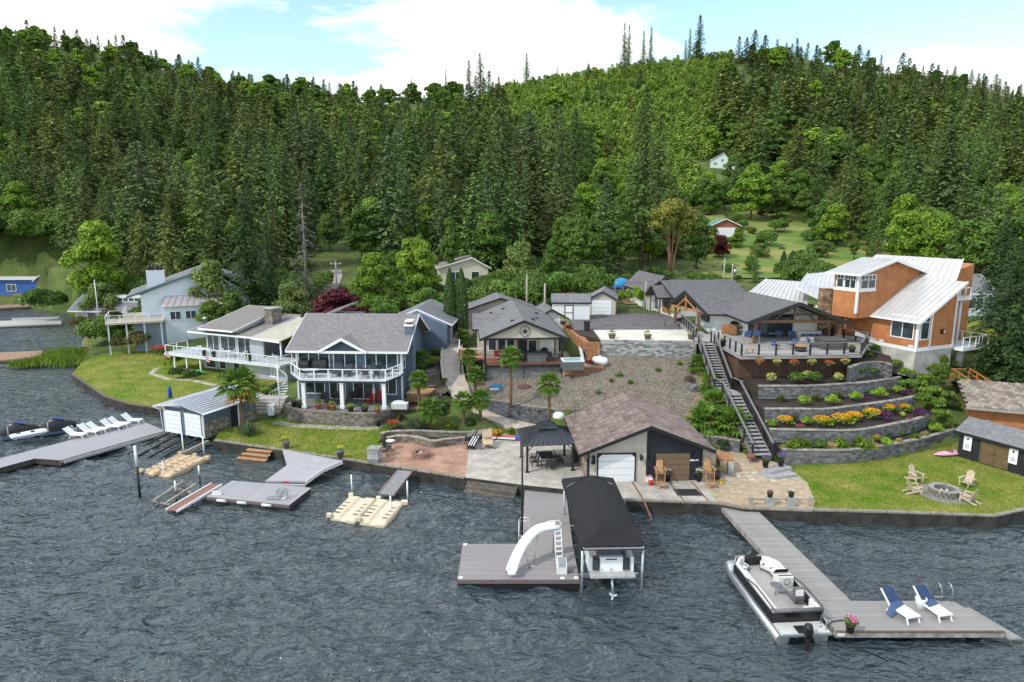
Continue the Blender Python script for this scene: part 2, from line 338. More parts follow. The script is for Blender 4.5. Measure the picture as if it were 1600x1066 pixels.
# ---------------- lake
WA,WB=.8,.17
def lake():
    xs=np.concatenate([np.arange(-420,-62,2.),np.arange(-62,44,.23),np.arange(44,180,2.)]); ys=np.concatenate([np.arange(-60,16,2.),np.arange(16,66,.23),np.arange(66,215,.8)])
    X,Y=np.meshgrid(xs,ys); Z=np.zeros_like(X); r=np.random.default_rng(3); dX=np.zeros_like(X);dY=np.zeros_like(X)
    gust=.72+.28*np.sin(X/9.+.6*np.sin(Y/7.))*np.sin(Y/6.+.8*np.sin(X/13.+1))+.2*np.sin(X/3.1+Y/4.3)
    for k in range(46):
        lam=.75*1.062**k*r.uniform(.9,1.1)*.8; th=R_(-112)+r.normal(0,.55); a=.0165*lam**.62*r.uniform(.6,1.3)*1.15
        if lam>5.5: a*=.6
        kx,ky=2*math.pi/lam*math.cos(th),2*math.pi/lam*math.sin(th); ph=kx*X+ky*Y+r.uniform(0,6.28)
        wx=.5*np.sin(X*.31*r.uniform(.5,1.5)+r.uniform(0,6))+.5*np.sin(Y*.37*r.uniform(.5,1.5)+r.uniform(0,6))
        ph=ph+wx*1.3
        am=a*gust
        Z+=am*np.cos(ph); dX-=am*.8*math.cos(th)*np.sin(ph); dY-=am*.8*math.sin(th)*np.sin(ph)
    far=np.clip((90-np.hypot(X,Y))/40,.25,1); fine=((X>-62)&(X<44)&(Y>16)&(Y<66))
    Z=Z*np.where(fine,1,.5); X2=X+dX*fine; Y2=Y+dY*fine
    ny,nx=X.shape; V=np.stack([X2,Y2,Z],-1).reshape(-1,3); i=np.arange(nx*ny).reshape(ny,nx)
    F=np.stack([i[:-1,:-1],i[:-1,1:],i[1:,1:],i[1:,:-1]],-1).reshape(-1,4)
    me=bpy.data.meshes.new('lake_water'); me.vertices.add(len(V)); me.vertices.foreach_set('co',V.ravel()); me.loops.add(F.size); me.loops.foreach_set('vertex_index',F.ravel().astype(np.int32))
    me.polygons.add(len(F)); me.polygons.foreach_set('loop_start',np.arange(0,F.size,4,dtype=np.int32)); me.polygons.foreach_set('loop_total',np.full(len(F),4,np.int32)); me.polygons.foreach_set('use_smooth',np.ones(len(F),bool)); me.update(calc_edges=True)
    m=M('lake_water_surface',(.036,.050,.058),.06,col2=(.048,.066,.070),scale=.12,spec=.5,world=True); b=m.node_tree.nodes['Principled BSDF']; b.inputs['IOR'].default_value=1.55
    n=m.node_tree.nodes;l=m.node_tree.links
    gm=n.new('ShaderNodeNewGeometry'); last=None
    def nz(scale,det,sx_,sy_,rot,dist,ridged,prev):
        mp=n.new('ShaderNodeMapping'); mp.inputs['Scale'].default_value=(sx_,sy_,1); mp.inputs['Rotation'].default_value=(0,0,R_(rot)); l.new(gm.outputs['Position'],mp.inputs[0])
        t=n.new('ShaderNodeTexNoise'); t.inputs['Scale'].default_value=scale; t.inputs['Detail'].default_value=det; t.inputs['Roughness'].default_value=.55; t.inputs['Distortion'].default_value=.5; l.new(mp.outputs[0],t.inputs['Vector']); h=t.outputs['Fac']
        if ridged:
            a=n.new('ShaderNodeMath'); a.operation='SUBTRACT'; a.inputs[1].default_value=.5; l.new(h,a.inputs[0]); c=n.new('ShaderNodeMath'); c.operation='ABSOLUTE'; l.new(a.outputs[0],c.inputs[0]); h=c.outputs[0]
        bp=n.new('ShaderNodeBump'); bp.invert=ridged; bp.inputs['Strength'].default_value=1; bp.inputs['Distance'].default_value=dist; l.new(h,bp.inputs['Height'])
        if prev: l.new(prev,bp.inputs['Normal'])
        return bp.outputs[0]
    last=nz(.85,2.5,.6,1.25,-14,WA,True,None); last=nz(2.3,2,.65,1.2,10,WB,False,last)
    l.new(last,b.inputs['Normal'])
    me.materials.append(m); link('lake_water',me,kind='structure')
lake()
# ---------------- flat grounds
grass=M('lawn_grass',(.12,.20,.016),.9,col2=(.30,.27,.07),scale=.42,bump=.5,bscale=50,world=True,detail=9,thr=(.36,.68),spec=.15)
sand=M('court_gravel',(.40,.31,.21),.95,.25,2.2,bump=.5,bscale=40,world=True)
paver=M('red_patio_pavers',(.40,.235,.165),.85,.25,.8,world=True,extra=bricks(.3,.15,.012,.14,.006))
stonewall=M('seawall_concrete',(.038,.035,.03),.95,.45,1.2,bump=.6,bscale=9,world=True)
capc=M('seawall_cap',(.25,.215,.175),.9,.25,1.5,bump=.3,bscale=25,world=True)
def ground(name,poly,z0,z1,m): B().prism(poly,z0,z1).build(name,m,kind='structure')
ground('lawn',LAWN_L,-1.5,.85,grass); ground('lawn',LAWN_B,-1.5,.85,grass); ground('patio',PATIO,-1.5,.852,paver); ground('plaza',PLAZA,-1.5,.85,conc); ground('garage_apron',APRON,-1.5,.85,conc)
ground('gravel_court',SAND,-1.5,.846,sand); ground('lawn',LAWN_R,-1.5,.85,grass)
def off_line(p,d):                     # shift a polyline sideways
    o=[]
    for i in range(len(p)):
        a=Vector(p[max(i-1,0)][:2]);c=Vector(p[min(i+1,len(p)-1)][:2]);t=(c-a).normalized(); o.append((p[i][0]+t.y*d,p[i][1]-t.x*d))
    return o
def seawall(path,label,z=.9,th=.28,out=.12,mats=(stonewall,capc)):
    t=thing('seawall',label,'seawall',(path[0][0],path[0][1],0),group=None); a=off_line(path,out); c=off_line(path,out-th)
    b=B(); b2=B()
    for i in range(len(path)-1):
        b.prism([a[i],a[i+1],c[i+1],c[i]],-1.6,z-.1)
        k=max(1,int((Vector(path[i+1])-Vector(path[i])).length/1.2))
        for j in range(k):
            f=lambda q,s:(q[i][0]+(q[i+1][0]-q[i][0])*s,q[i][1]+(q[i+1][1]-q[i][1])*s)
            e=.006; ao=off_line(path,out+.03)
            B_=B().prism([f(ao,j/k+e),f(ao,(j+1)/k-e),f(c,(j+1)/k-e),f(c,j/k+e)],z-.1,z+rnd.uniform(-.008,.012)); B_.build('coping_stone',mats[1],t,off=t.location)
    b.build('wall',mats[0],t,off=t.location)
seawall(LAWN_L[:6],'low dark timber seawall along the far left lawn of the grey house',.88,mats=(stonewall,M('seawall_timber',(.16,.12,.085),.9,.3,3,bump=.3)))
seawall(SEA,'dark stained seawall below the small lawn by the blue boathouse',.88)
seawall(FRONT_PATIO,'dark seawall with concrete coping below the red paver patio',.88)
seawall(FRONT_APRON[1:],'seawall of the double garage apron beside the black boat canopy',.86)
seawall(FRONT_SAND,'seawall below the gravel court behind the small post fence',.87)
seawall(FRONT_LAWN,'long concrete seawall along the right hand lawn with the fire ring',.92)
bank=[(-66,104.2),(-60.5,94)]+[LAWN_L[0]]
# plaza front: wall with three steps let into the water
pz=FRONT_PLAZA; t=thing('plaza_seawall','concrete plaza edge with wide steps going down into the lake','seawall',(*pz[0],0))
for k in range(3):
    a,c=Vector(pz[0]),Vector(pz[1]); d=(c-a).normalized(); nrm=Vector((d.y,-d.x))
    p0=a+d*.25+nrm*(.33*k); p1=a+d*4.1+nrm*(.33*k); B().prism([p0,p1,p1+nrm*.33,p0+nrm*.33],-1.2,.66-.22*k).build('step',M('wet_step_concrete',(.12,.10,.08),.8,.35,2,bump=.4,world=True),t,off=t.location)
b=B()
for p,q in ((pz[0],pz[1]),(pz[1],pz[2])):
    o=off_line([p,q],.1); b.prism([p,q,o[1],o[0]],-1.5,.83)
b.build('wall',stonewall,t,off=t.location)
# ---------------- block retaining walls
def arc(path,step=.4):
    P=[Vector(p[:2]) for p in path]; out=[]; 
    for i in range(len(P)-1):
        p0=P[max(i-1,0)];p1=P[i];p2=P[i+1];p3=P[min(i+2,len(P)-1)]; n=max(1,int((p2-p1).length/step))
        for j in range(n):
            t=j/n; out.append(.5*((2*p1)+(p2-p0)*t+(2*p0-5*p1+4*p2-p3)*t*t+(3*p1-p0-3*p2+p3)*t**3))
    out.append(P[-1]); return out
def block_wall(name,label,cat,path,z0,z1,mat,bl=.42,bh=.2,th=.3,cap=None,indiv=False,jit=.018,part='block',top=None):
    pts=arc(path,.15); S=[0]
    for i in range(1,len(pts)): S.append(S[-1]+(pts[i]-pts[i-1]).length)
    Ltot=S[-1]; 
    def at(s):
        s=min(max(s,0),Ltot); i=min(max(np.searchsorted(S,s)-1,0),len(pts)-2); f=(s-S[i])/(S[i+1]-S[i]+1e-9); p=pts[i].lerp(pts[i+1],f); d=(pts[i+1]-pts[i]).normalized(); return p,d
    f0=z0 if callable(z0) else (lambda s:z0); f1=z1 if callable(z1) else (lambda s:z1)
    t=thing(name,label,cat,(pts[0].x,pts[0].y,f0(0))); o=t.location; bb=B(); core=B(); cnt=0
    zmin=min(f0(k*Ltot/10) for k in range(11)); zmax=max(f1(k*Ltot/10) for k in range(11)); nr=int(round((zmax-zmin)/bh)); me=None
    for r in range(nr):
        z=zmin+r*bh; s=-(r%2)*bl/2
        while s<Ltot:
            a=max(s,0);e=min(s+bl,Ltot); m=(a+e)/2
            if e-a>.08 and z+bh*.5<f1(m/Ltot) and z+bh>f0(m/Ltot):
                p,d=at(m); nr_=Vector((d.y,-d.x)); c=p+nr_*(rnd.uniform(-jit,jit)-th/2)
                rz=math.atan2(d.y,d.x)+rnd.uniform(-.02,.02)
                if indiv and cnt<300:
                    if me is None: me=B().cb((0,0,0),(1,1,1)).mesh(part,mat)
                    q=link(part,me,t,loc=(c.x-o.x,c.y-o.y,z+bh/2-o.z),rz=rz); q.scale=(e-a-.018,th,bh-.014)
                else: bb.cb((c.x,c.y,z+bh/2),(e-a-.018,th,bh-.014),rz)
                cnt+=1
            s+=bl
    if bb.v: bb.build(part+'s' if not indiv else 'block_courses',mat,t,kind='stuff',off=o)
    for i in range(0,len(pts)-1,3):
        j=min(i+3,len(pts)-1); a,c=pts[i],pts[j]; d=(c-a).normalized(); n_=Vector((d.y,-d.x)); zt=f1(S[(i+j)//2]/Ltot)
        core.prism([a-n_*.06,c-n_*.06,c-n_*(th-.04),a-n_*(th-.04)],f0(S[i]/Ltot)-.4,zt-bh*.6 if callable(z1) else zt-.03)
    core.build('mortar_core',M('wall_core',(.05,.05,.05),.95,.2),t,off=o)
    if cap:
        cb_=B(); s=0
        while s<Ltot:
            e=min(s+bl*1.15,Ltot); m=(s+e)/2; p,d=at(m); n_=Vector((d.y,-d.x)); c=p-n_*(th/2-.02)
            cb_.cb((c.x,c.y,f1(m/Ltot)+.035+rnd.uniform(-.006,.006)),(e-s-.012,th+.08,.08),math.atan2(d.y,d.x)); s=e
        cb_.build('cap_stones',cap,t,kind='stuff',off=o)
    return t
gblock=M('grey_wall_block',(.15,.148,.15),.92,.16,3,bump=.7,bscale=14,world=True,island=.42)
gcap=M('grey_cap_stone',(.27,.25,.22),.9,.3,3,bump=.4,world=True,island=.2)
dblock=M('dark_slate_block',(.10,.105,.12),.9,.16,3,bump=.6,bscale=14,world=True,island=.42)
bblock=M('brown_grey_block',(.19,.165,.14),.92,.16,3,bump=.7,bscale=14,world=True,island=.42)
pblock=M('pale_grey_block',(.30,.295,.29),.92,.12,4,bump=.6,bscale=14,obj=.5,island=.2)
oblock=M('rust_stained_big_block',(.32,.15,.075),.9,.4,1.2,bump=.6,bscale=9,obj=.2,world=True)
for k,(t,z) in enumerate(TERR):
    z0=[.8,2.05,3.1,4.15][k]
    block_wall('terrace_wall',['lowest and longest grey block terrace wall, at the lawn edge','second grey block terrace wall up from the lawn','third grey block terrace wall, above the orange flowering shrubs','topmost long grey block terrace wall below the slatted deck skirt'][k],'retaining wall',t,z0-.1,z,gblock,cap=gcap)
    b=B().prism(off_line(t,-.2)+[(t[-1][0]-.2,66),(t[0][0]-.3,66)],-1,z-.08); b.build('terrace_bed',mulch,kind='structure')
UW=g(6.6,(1330,573),(1352,566),(1378,565),(1390,569))
block_wall('terrace_wall','short upper grey block wall right of the slatted deck skirt','retaining wall',UW,5.1,6.5,gblock,cap=gcap)
B().prism(off_line(UW,-.2)+[(37.8,67),(33.2,67)],4,6.45).build('terrace_bed',mulch,kind='structure')
# parking terrace
block_wall('parking_wall','pale grey chequered block wall holding up the white parking pad','retaining wall',[(9.2,69.75),(14,69.35),(19.0,69.0)],5.4,7.2,pblock,bl=.46,bh=.2,indiv=True)
padc=M('pale_parking_concrete',(.62,.58,.50),.85,.12,.8,world=True,bump=.15); asph=M('asphalt',(.125,.113,.115),.9,.25,.9,bump=.4,bscale=60,world=True)
ground('parking_pad',[(9.3,69.9),(18.9,69.3),(19.5,76.2),(9.2,75.9)],4.8,7.2,padc); ground('asphalt_drive',PARK_A,5.2,7.19,asph)
ground('garden_bed',[(9.2,75.8),(7.2,75.9),(6.6,80),(7.4,73.5),(9.2,70.2)],5,7.12,mulch)
block_wall('big_block_wall','long row of rust stained concrete blocks beside the star house','retaining wall',[(6.3,85),(6.6,78),(7.2,72.5),(7.4,69.6)],4.9,7.0,oblock,bl=1.25,bh=.7,th=.6,indiv=True,jit=.03)
block_wall('big_block_wall','short rust stained block wall behind the white propane tank','retaining wall',[(7.3,69.5),(9.15,69.5)],4.9,6.9,oblock,bl=1.0,bh=.68,th=.5,indiv=True,jit=.02)
block_wall('big_block_wall','low rust stained block kerb below the hot tub','retaining wall',[(5.3,66.6),(7.6,66.5),(9.3,66.7)],4.2,4.95,oblock,bl=1.35,bh=.75,th=.6,indiv=True,jit=.02)
ground('hot_tub_terrace',[(5.2,66.9),(9.2,67),(9.2,69.4),(7.2,69.4),(6.6,75),(5.2,75)],3.5,4.93,sand)
# path retaining wall + gravel slope
PWb=g(1.2,(741,648),(768,659),(800,671),(815,678)); 
PW=[(-3.6,65.0),(-2.1,63.0),(.2,61.6),(2.2,60.6),(4.2,60.2)]
block_wall('path_wall','dark slate block wall between the sloping path and the gravel bank','retaining wall',PW,lambda s:1.5-.8*s,lambda s:2.75-.25*s,dblock,bl=.4,bh=.2,cap=gcap)
PW2=[(-4.9,74.5),(-4.7,70.5),(-4.3,67),(-3.7,65.1)]
block_wall('path_wall','dark slate block wall stepping up along the path under the small palms','retaining wall',PW2,lambda s:4.2-2.7*s,lambda s:5.1-2.2*s,dblock,bl=.4,bh=.2,cap=gcap)
gravelm=M('slope_gravel',(.13,.11,.085),.95,col2=(.24,.20,.155),scale=.9,bump=.9,bscale=9,world=True,detail=12)
dirt=M('slope_dirt',(.22,.14,.085),.95,col2=(.30,.22,.13),scale=1.2,bump=.8,bscale=20,world=True)
def drape(name,poly,m,dz=.05,step=.4,kind='structure'):
    xs=[p[0] for p in poly];ys=[p[1] for p in poly]; X,Y=np.meshgrid(np.arange(min(xs)-step,max(xs)+step,step),np.arange(min(ys)-step,max(ys)+step,step))
    Z=elev(X,Y,True)+dz; ny,nx=X.shape; C=inpoly(X[:-1,:-1]+step/2,Y[:-1,:-1]+step/2,poly); i=np.arange(nx*ny).reshape(ny,nx)
    F=np.stack([i[:-1,:-1],i[:-1,1:],i[1:,1:],i[1:,:-1]],-1)[C]; u,inv=np.unique(F,return_inverse=True); V=np.stack([X,Y,Z],-1).reshape(-1,3)[u]
    b=B(); b.add(V.tolist(),inv.reshape(-1,4).tolist(),True); return b.build(name,m,kind=kind)
GRAV=[(-3.5,64.8),(-2.0,62.9),(.2,61.5),(2.2,60.5),(4.4,60),(9.5,58.5),(14.5,57.5),(17,60),(18.6,66),(18.8,68.9),(9.3,69.6),(9.2,66.5),(5.2,66.5),(5.2,68),(-3.4,68),(-4.2,67)]
drape('gravel_slope',GRAV,gravelm,.06)
drape('dirt_slope',[(14.5,57.5),(19.9,52.6),(21,56),(20.5,60),(19.6,63),(19.2,68),(18.4,68.5),(18,64),(16.5,60)],dirt,.07)
def stones(name,poly,n,m,s0,s1,zf,seed=1):
    r=np.random.default_rng(seed); xs=[p[0] for p in poly];ys=[p[1] for p in poly]; X=r.uniform(min(xs),max(xs),n*3);Y=r.uniform(min(ys),max(ys),n*3); k=inpoly(X,Y,poly); X=X[k][:n];Y=Y[k][:n]; Z=zf(X,Y)
    ico=np.array([(0,0,1),(.89,0,.45),(.28,.85,.45),(-.72,.53,.45),(-.72,-.53,.45),(.28,-.85,.45),(.72,.53,-.45),(-.28,.85,-.45),(-.89,0,-.45),(-.28,-.85,-.45),(.72,-.53,-.45)])
    fc=[(0,1,2),(0,2,3),(0,3,4),(0,4,5),(0,5,1),(1,6,2),(2,7,3),(3,8,4),(4,9,5),(5,10,1),(2,6,7),(3,7,8),(4,8,9),(5,9,10),(1,10,6)]
    b=B()
    for x,y,z in zip(X,Y,Z):
        s=r.uniform(s0,s1); a=r.uniform(0,6.28); c,sn=math.cos(a),math.sin(a); v=ico*[s*r.uniform(.7,1.3),s*r.uniform(.7,1.3),s*r.uniform(.4,.8)]
        b.add([(x+c*p[0]-sn*p[1],y+sn*p[0]+c*p[1],z+p[2]) for p in v],fc)
    return b.build(name,m,kind='stuff')
stonem=M('loose_stone',(.24,.205,.165),.9,.3,4,island=.5)
stones('gravel_stones',GRAV,9000,stonem,.03,.085,lambda x,y:elev(x,y,True)+.08,2)
# concrete path between the houses
def strip(name,cl,wd,m,th=.15,kind='structure'):
    b=B()
    for i in range(len(cl)-1):
        def ed(j):
            a=cl[max(j-1,0)];c=cl[min(j+1,len(cl)-1)]; d=(Vector(c)-Vector(a)); d.z=0; d.normalize(); n_=Vector((d.y,-d.x,0)); wj=wd[j] if isinstance(wd,(list,tuple)) else wd
            return Vector(cl[j])+n_*wj/2,Vector(cl[j])-n_*wj/2
        a0,a1=ed(i);c0,c1=ed(i+1); b.slab([a0,c0,c1,a1],th)
    return b.build(name,m,kind=kind)
pathm=M('path_concrete',(.54,.45,.37),.9,.15,1.2,bump=.3,bscale=30,world=True)
strip('garden_path',PCs,2.3,pathm,.9)
drape('side_bed',[(-10.4,62.5),(-8.3,62.6),(-6.2,66),(-7.4,69),(-8.2,75),(-8.2,84),(-10.2,84),(-10.4,70)],M('side_bed_soil',(.10,.08,.055),.95,.45,2.2,bump=.8,world=True),.08,.35)
for i_,pl_ in enumerate(([(-10.2,66.6),(-8.9,66.0),(-7.6,66.9)],[(-10.2,70.2),(-9.2,69.6),(-8.0,70.4)])): block_wall('bed_wall',['small curved block wall in the side bed beside the wooden tub','upper small curved block wall in the side bed'][i_],'retaining wall',pl_,[2.2,3.0][i_],[3.1,3.9][i_],bblock,bl=.36,bh=.15)
# curb along the left of the path
cu=[]
b=B()
for i in range(14,len(PCs)-1):
    a=Vector(PCs[i]);c=Vector(PCs[i+1]);d=(c-a).normalized();n_=Vector((d.y,-d.x,0)); a=a-n_*1.2*1;c=c-n_*1.2
    b.bar(a+Vector((0,0,.0)),c+Vector((0,0,.0)),.22,.36)
b.build('path_kerb',M('pale_kerb',(.55,.5,.43),.85,.1),kind='structure')
# road up the hill at left, field at right
rd=[GT(500,476),GT(508,462),GT(516,446),GT(521,432),GT(519,424)]
rd=[(p.x,p.y,H(p.x,p.y)+.25) for p in rd]; strip('country_road',rd,[3,3.2,3.4,3.6,3.6],M('road_surface',(.33,.29,.26),.9,.15,1,world=True),.3)
fieldm=M('dry_meadow',(.10,.19,.025),.95,col2=(.27,.25,.07),scale=.10,bump=.6,bscale=8,world=True,thr=(.42,.6))
drape('meadow',[(33,122),(60,122),(100,128),(105,150),(98,190),(80,215),(60,215),(52,180),(42,150),(36,135)],fieldm,.25,2.2)
drape('hillside_garden',[(9,97),(22,96),(24,108),(18,118),(8,114)],M('tilled_soil',(.17,.10,.06),.95,.3,1.2,bump=.6,world=True),.12,1)
# small lawn by the grey boathouse in the bay, with low wall
LB=g(.85,(128,541),(133,530),(165,512),(178,520),(178,535),(165,543))
ground('lawn',LB,-1,.86,grass); ground('lawn',[(-122,160),(-96,147),(-88,150),(-90,162),(-115,172)],-1,2.0,grass)
seawall([LB[2],LB[1],LB[0],LB[5]],'grey concrete seawall around the small lawn beside the grey boathouse',.9)
# ---------------- plants
def unit(v): return v/np.maximum(np.linalg.norm(v,axis=-1,keepdims=True),1e-9)
def leaf_quads(P,Nrm,L,Wd,r,T=None):
    """diamond leaves centred at P, facing Nrm (n,3), length L, width Wd arrays"""
    n=len(P); L=np.broadcast_to(L,(n,))[:,None]; Wd=np.broadcast_to(Wd,(n,))[:,None]
    if T is None: T=r.normal(size=(n,3))
    T=unit(T-(T*Nrm).sum(1,keepdims=True)*Nrm); S=np.cross(Nrm,T)
    V=np.stack([P-T*L*.5,P+S*Wd*.5-T*L*.08,P+T*L*.5,P-S*Wd*.5-T*L*.08],1)
    return V.reshape(-1,3)
def crown(blobs,n,size,r,shell=.55,flat=.35,elong=1.4):
    """leaves spread through ellipsoid clumps (cx,cy,cz,rx,ry,rz)"""
    bl=np.array(blobs,float); wgt=bl[:,3]*bl[:,4]+bl[:,3]*bl[:,5]; idx=r.choice(len(bl),n,p=wgt/wgt.sum()); c=bl[idx]
    d=unit(r.normal(size=(n,3))); d[:,2]=np.where(d[:,2]<-.55,-d[:,2]*.5,d[:,2]); d=unit(d)
    rad=1-shell*r.random(n)**2.0; P=c[:,:3]+d*c[:,3:6]*rad[:,None]
    Nn=unit(d*.8+r.normal(size=(n,3))*flat*1.3+np.array([0,0,.35])); s=size*r.uniform(.6,1.35,n)
    return leaf_quads(P,Nn,s*elong,s,r)
def lump(b,cx,cy,cz,rx,ry,rz,n,r):
    out=[]
    for i in range(n):
        d=unit(r.normal(size=3)); d[2]=abs(d[2])*.9-.15; k=r.uniform(.5,.85); s=r.uniform(.38,.6)
        out.append((cx+d[0]*rx*k,cy+d[1]*ry*k,cz+d[2]*rz*k,rx*s,ry*s,rz*s*.85))
    return out
bark=M('bark',(.10,.075,.055),.95,.3,5,bump=.7,bscale=14); greybark=M('grey_bark',(.22,.20,.18),.95,.25,5,bump=.5)
def leafmat(name,c,c2=None,isl=.35,obj=.22,tr=.25,sc=.5): return M(name,c,.62,col2=c2,var=.3,scale=sc,island=isl,obj=obj,trans=tr,spec=.25)
lm_con=leafmat('conifer_needles',(.085,.14,.036),(.15,.21,.055),.4,.38,.12)
lm_con2=leafmat('blue_green_needles',(.085,.135,.05),(.14,.195,.065),.35,.2,.12)
lm_con3=leafmat('olive_needles',(.115,.155,.036),(.18,.22,.058),.4,.25,.15)
lm_dec=leafmat('bright_maple_leaves',(.13,.24,.02),(.23,.34,.035),.35,.15)
lm_dec2=leafmat('mid_green_leaves',(.075,.145,.022),(.13,.21,.035),.35,.22)
lm_dec3=leafmat('pale_willow_leaves',(.13,.19,.045),(.20,.26,.07),.3,.15)
lm_gold=leafmat('golden_leaves',(.26,.28,.02),(.38,.36,.03),.25,.1)
lm_red=leafmat('dark_red_leaves',(.075,.012,.018),(.13,.02,.025),.4,.1)
lm_hedge=leafmat('cypress_foliage',(.03,.06,.014),(.055,.10,.022),.35,.15,.1)
lm_lime=leafmat('lime_foliage',(.17,.30,.02),(.27,.40,.03),.25,.12)
lm_palm=leafmat('palm_fronds',(.07,.15,.02),(.15,.24,.03),.4,.1)
lm_palmy=leafmat('yellowed_palm_fronds',(.30,.20,.03),(.40,.27,.04),.4,.1)
lm_fern=leafmat('fern_fronds',(.09,.17,.02),(.18,.27,.03),.4,.12)
lm_grass=leafmat('grass_blades',(.12,.20,.02),(.20,.29,.035),.4,.1)
lm_brown=leafmat('brown_twig_foliage',(.10,.075,.045),(.17,.12,.07),.3,.1)
fl_or=leafmat('orange_yellow_blossom',(.75,.34,.02),(.85,.48,.03),.2,.05); fl_red=leafmat('red_blossom',(.60,.03,.05),(.72,.07,.08),.25,.05)
fl_pur=leafmat('purple_blossom',(.07,.02,.07),(.14,.04,.12),.3,.1); fl_yel=leafmat('yellow_blossom',(.75,.60,.05),(.80,.66,.12),.2,.05); fl_pk=leafmat('pink_blossom',(.60,.13,.28),(.72,.3,.45),.2,.05); fl_wh=leafmat('white_blossom',(.75,.72,.70),(.8,.8,.76),.1,.05); fl_vio=leafmat('violet_blossom',(.18,.06,.45),(.28,.1,.55),.2,.05); fl_peach=leafmat('peach_blossom',(.72,.42,.16),(.8,.55,.25),.2,.05); lm_straw=leafmat('straw_foliage',(.42,.34,.12),(.5,.44,.18),.25,.1)
def conifer_mesh(h,rad,nb,seed,droop=.25,step=.55,base=.06,dens=2.2,leafs=1.0,gap=0,top=1.0,ir=.0):
    r=np.random.default_rng(seed); Ps=[];Ns=[];Ts=[];Ls=[];Ws=[]
    for i in range(nb):
        f=(i+r.random())/nb; z=h*(base+(1-base)*f**.92); 
        L=rad*(1-f)**.66*r.uniform(.7,1.15)*top+.18
        if gap and r.random()<gap: continue
        if ir: L*=1+ir*math.sin(z*1.7+seed)
        a=i*2.399+r.normal(0,.35); k=max(2,int(L/step)); 
        s=(np.arange(k)+r.random(k)*.8+.3)/k; s=np.clip(np.repeat(s,max(1,int(dens)))+r.normal(0,.04,k*max(1,int(dens))),.08,1.05)
        up=.28*(f)-.02; zz=z+L*s*up-droop*L*s**2+r.normal(0,.06,len(s))
        d=np.array([math.cos(a),math.sin(a),0]); sd=np.array([-d[1],d[0],0])
        wid=.42*L*(1-s*.75)*.5+.08; off=r.uniform(-1,1,len(s))*wid
        P=d*(L*s)[:,None]+sd*off[:,None]; P[:,2]=zz-np.abs(off)*.22
        T=d*1.0+sd*np.sign(off)[:,None]*.75+np.array([0,0,-.25])+r.normal(0,.22,(len(s),3))
        N_=np.array([0,0,1.])+d*.45+r.normal(0,.38,(len(s),3))
        Ps.append(P);Ns.append(N_);Ts.append(T);l=(.52*step/.55+.16*L*.3)*r.uniform(.7,1.3,len(s))*leafs; Ls.append(l);Ws.append(l*r.uniform(.34,.52,len(s)))
    P=np.concatenate(Ps);N_=unit(np.concatenate(Ns));T=np.concatenate(Ts)
    k=14; P=np.concatenate([P,np.stack([r.normal(0,.05,k),r.normal(0,.05,k),h*(1-.06*np.arange(k)/k)],1)]);N_=np.concatenate([N_,unit(r.normal(size=(k,3))*[1,1,.1])]);T=np.concatenate([T,np.tile([0,0,1.],(k,1))+r.normal(0,.35,(k,3))]); Ls.append(np.full(k,.8*h/20));Ws.append(np.full(k,.2*h/20))
    return leaf_quads(P,N_,np.concatenate(Ls),np.concatenate(Ws),r,T)
def limb_mesh(b,h,rad,seed,n=7,r0=.25,up=.5):
    r=random.Random(seed); b.tube([(0,0,-.6),(r.uniform(-.1,.1),r.uniform(-.1,.1),h*.35),(r.uniform(-.3,.3),r.uniform(-.3,.3),h*.8)],r0,7,r0*.35)
    for i in range(n):
        a=i*2.4+r.random(); z=h*(.25+.4*i/n); l=rad*r.uniform(.6,.9); b.tube([(0,0,z),(math.cos(a)*l*.5,math.sin(a)*l*.5,z+l*up*.6),(math.cos(a)*l,math.sin(a)*l,z+l*up*1.3)],r0*.4,5,r0*.1)
    return b
TREE={}
def reg(kind,crownV,crownm,trunkB,trunkm=bark,h=1):
    c=B().np(crownV).mesh('crown',crownm); t=trunkB.mesh('trunk',trunkm); TREE[kind]=(c,t,h)
def reg_con(kind,h,rad,nb,seed,m,**k):
    tb=B().tube([(0,0,-1.2),(0,0,h*.5),(0,0,h*.97)],h*.014,6,.03); reg(kind,conifer_mesh(h,rad,nb,seed,**k),m,tb,h=h)
reg_con('fir1',22,4.9,340,1,lm_con,droop=.30,dens=3)
reg_con('fir2',22,4.2,320,2,lm_con,droop=.22,dens=3,ir=.15)
reg_con('fir3',22,5.6,360,3,lm_con3,droop=.34,dens=3,gap=.06,ir=.12)
reg_con('fir4',22,3.9,280,4,lm_con,droop=.28,base=.22,dens=3,gap=.1)
lm_spruce=leafmat('dark_spruce_needles',(.032,.062,.018),(.062,.10,.028),.4,.1,.12)
reg_con('spruce',20,4.6,420,5,lm_spruce,droop=.42,dens=4,step=.42,leafs=.85,base=.02)
reg_con('bluefir',18,4.0,260,6,lm_con2,droop=.2,dens=3,gap=.08)
reg_con('skinny',22,2.3,230,7,lm_con,droop=.35,base=.3,dens=2,gap=.15)
reg_con('far1',20,4.6,150,8,lm_con,droop=.26,dens=2,step=.9,leafs=1.35)
reg_con('far2',20,4.0,140,9,lm_con,droop=.2,dens=2,step=.9,leafs=1.35,base=.12)
reg_con('far3',20,5.2,150,10,lm_con3,droop=.32,dens=2,step=.9,leafs=1.35)
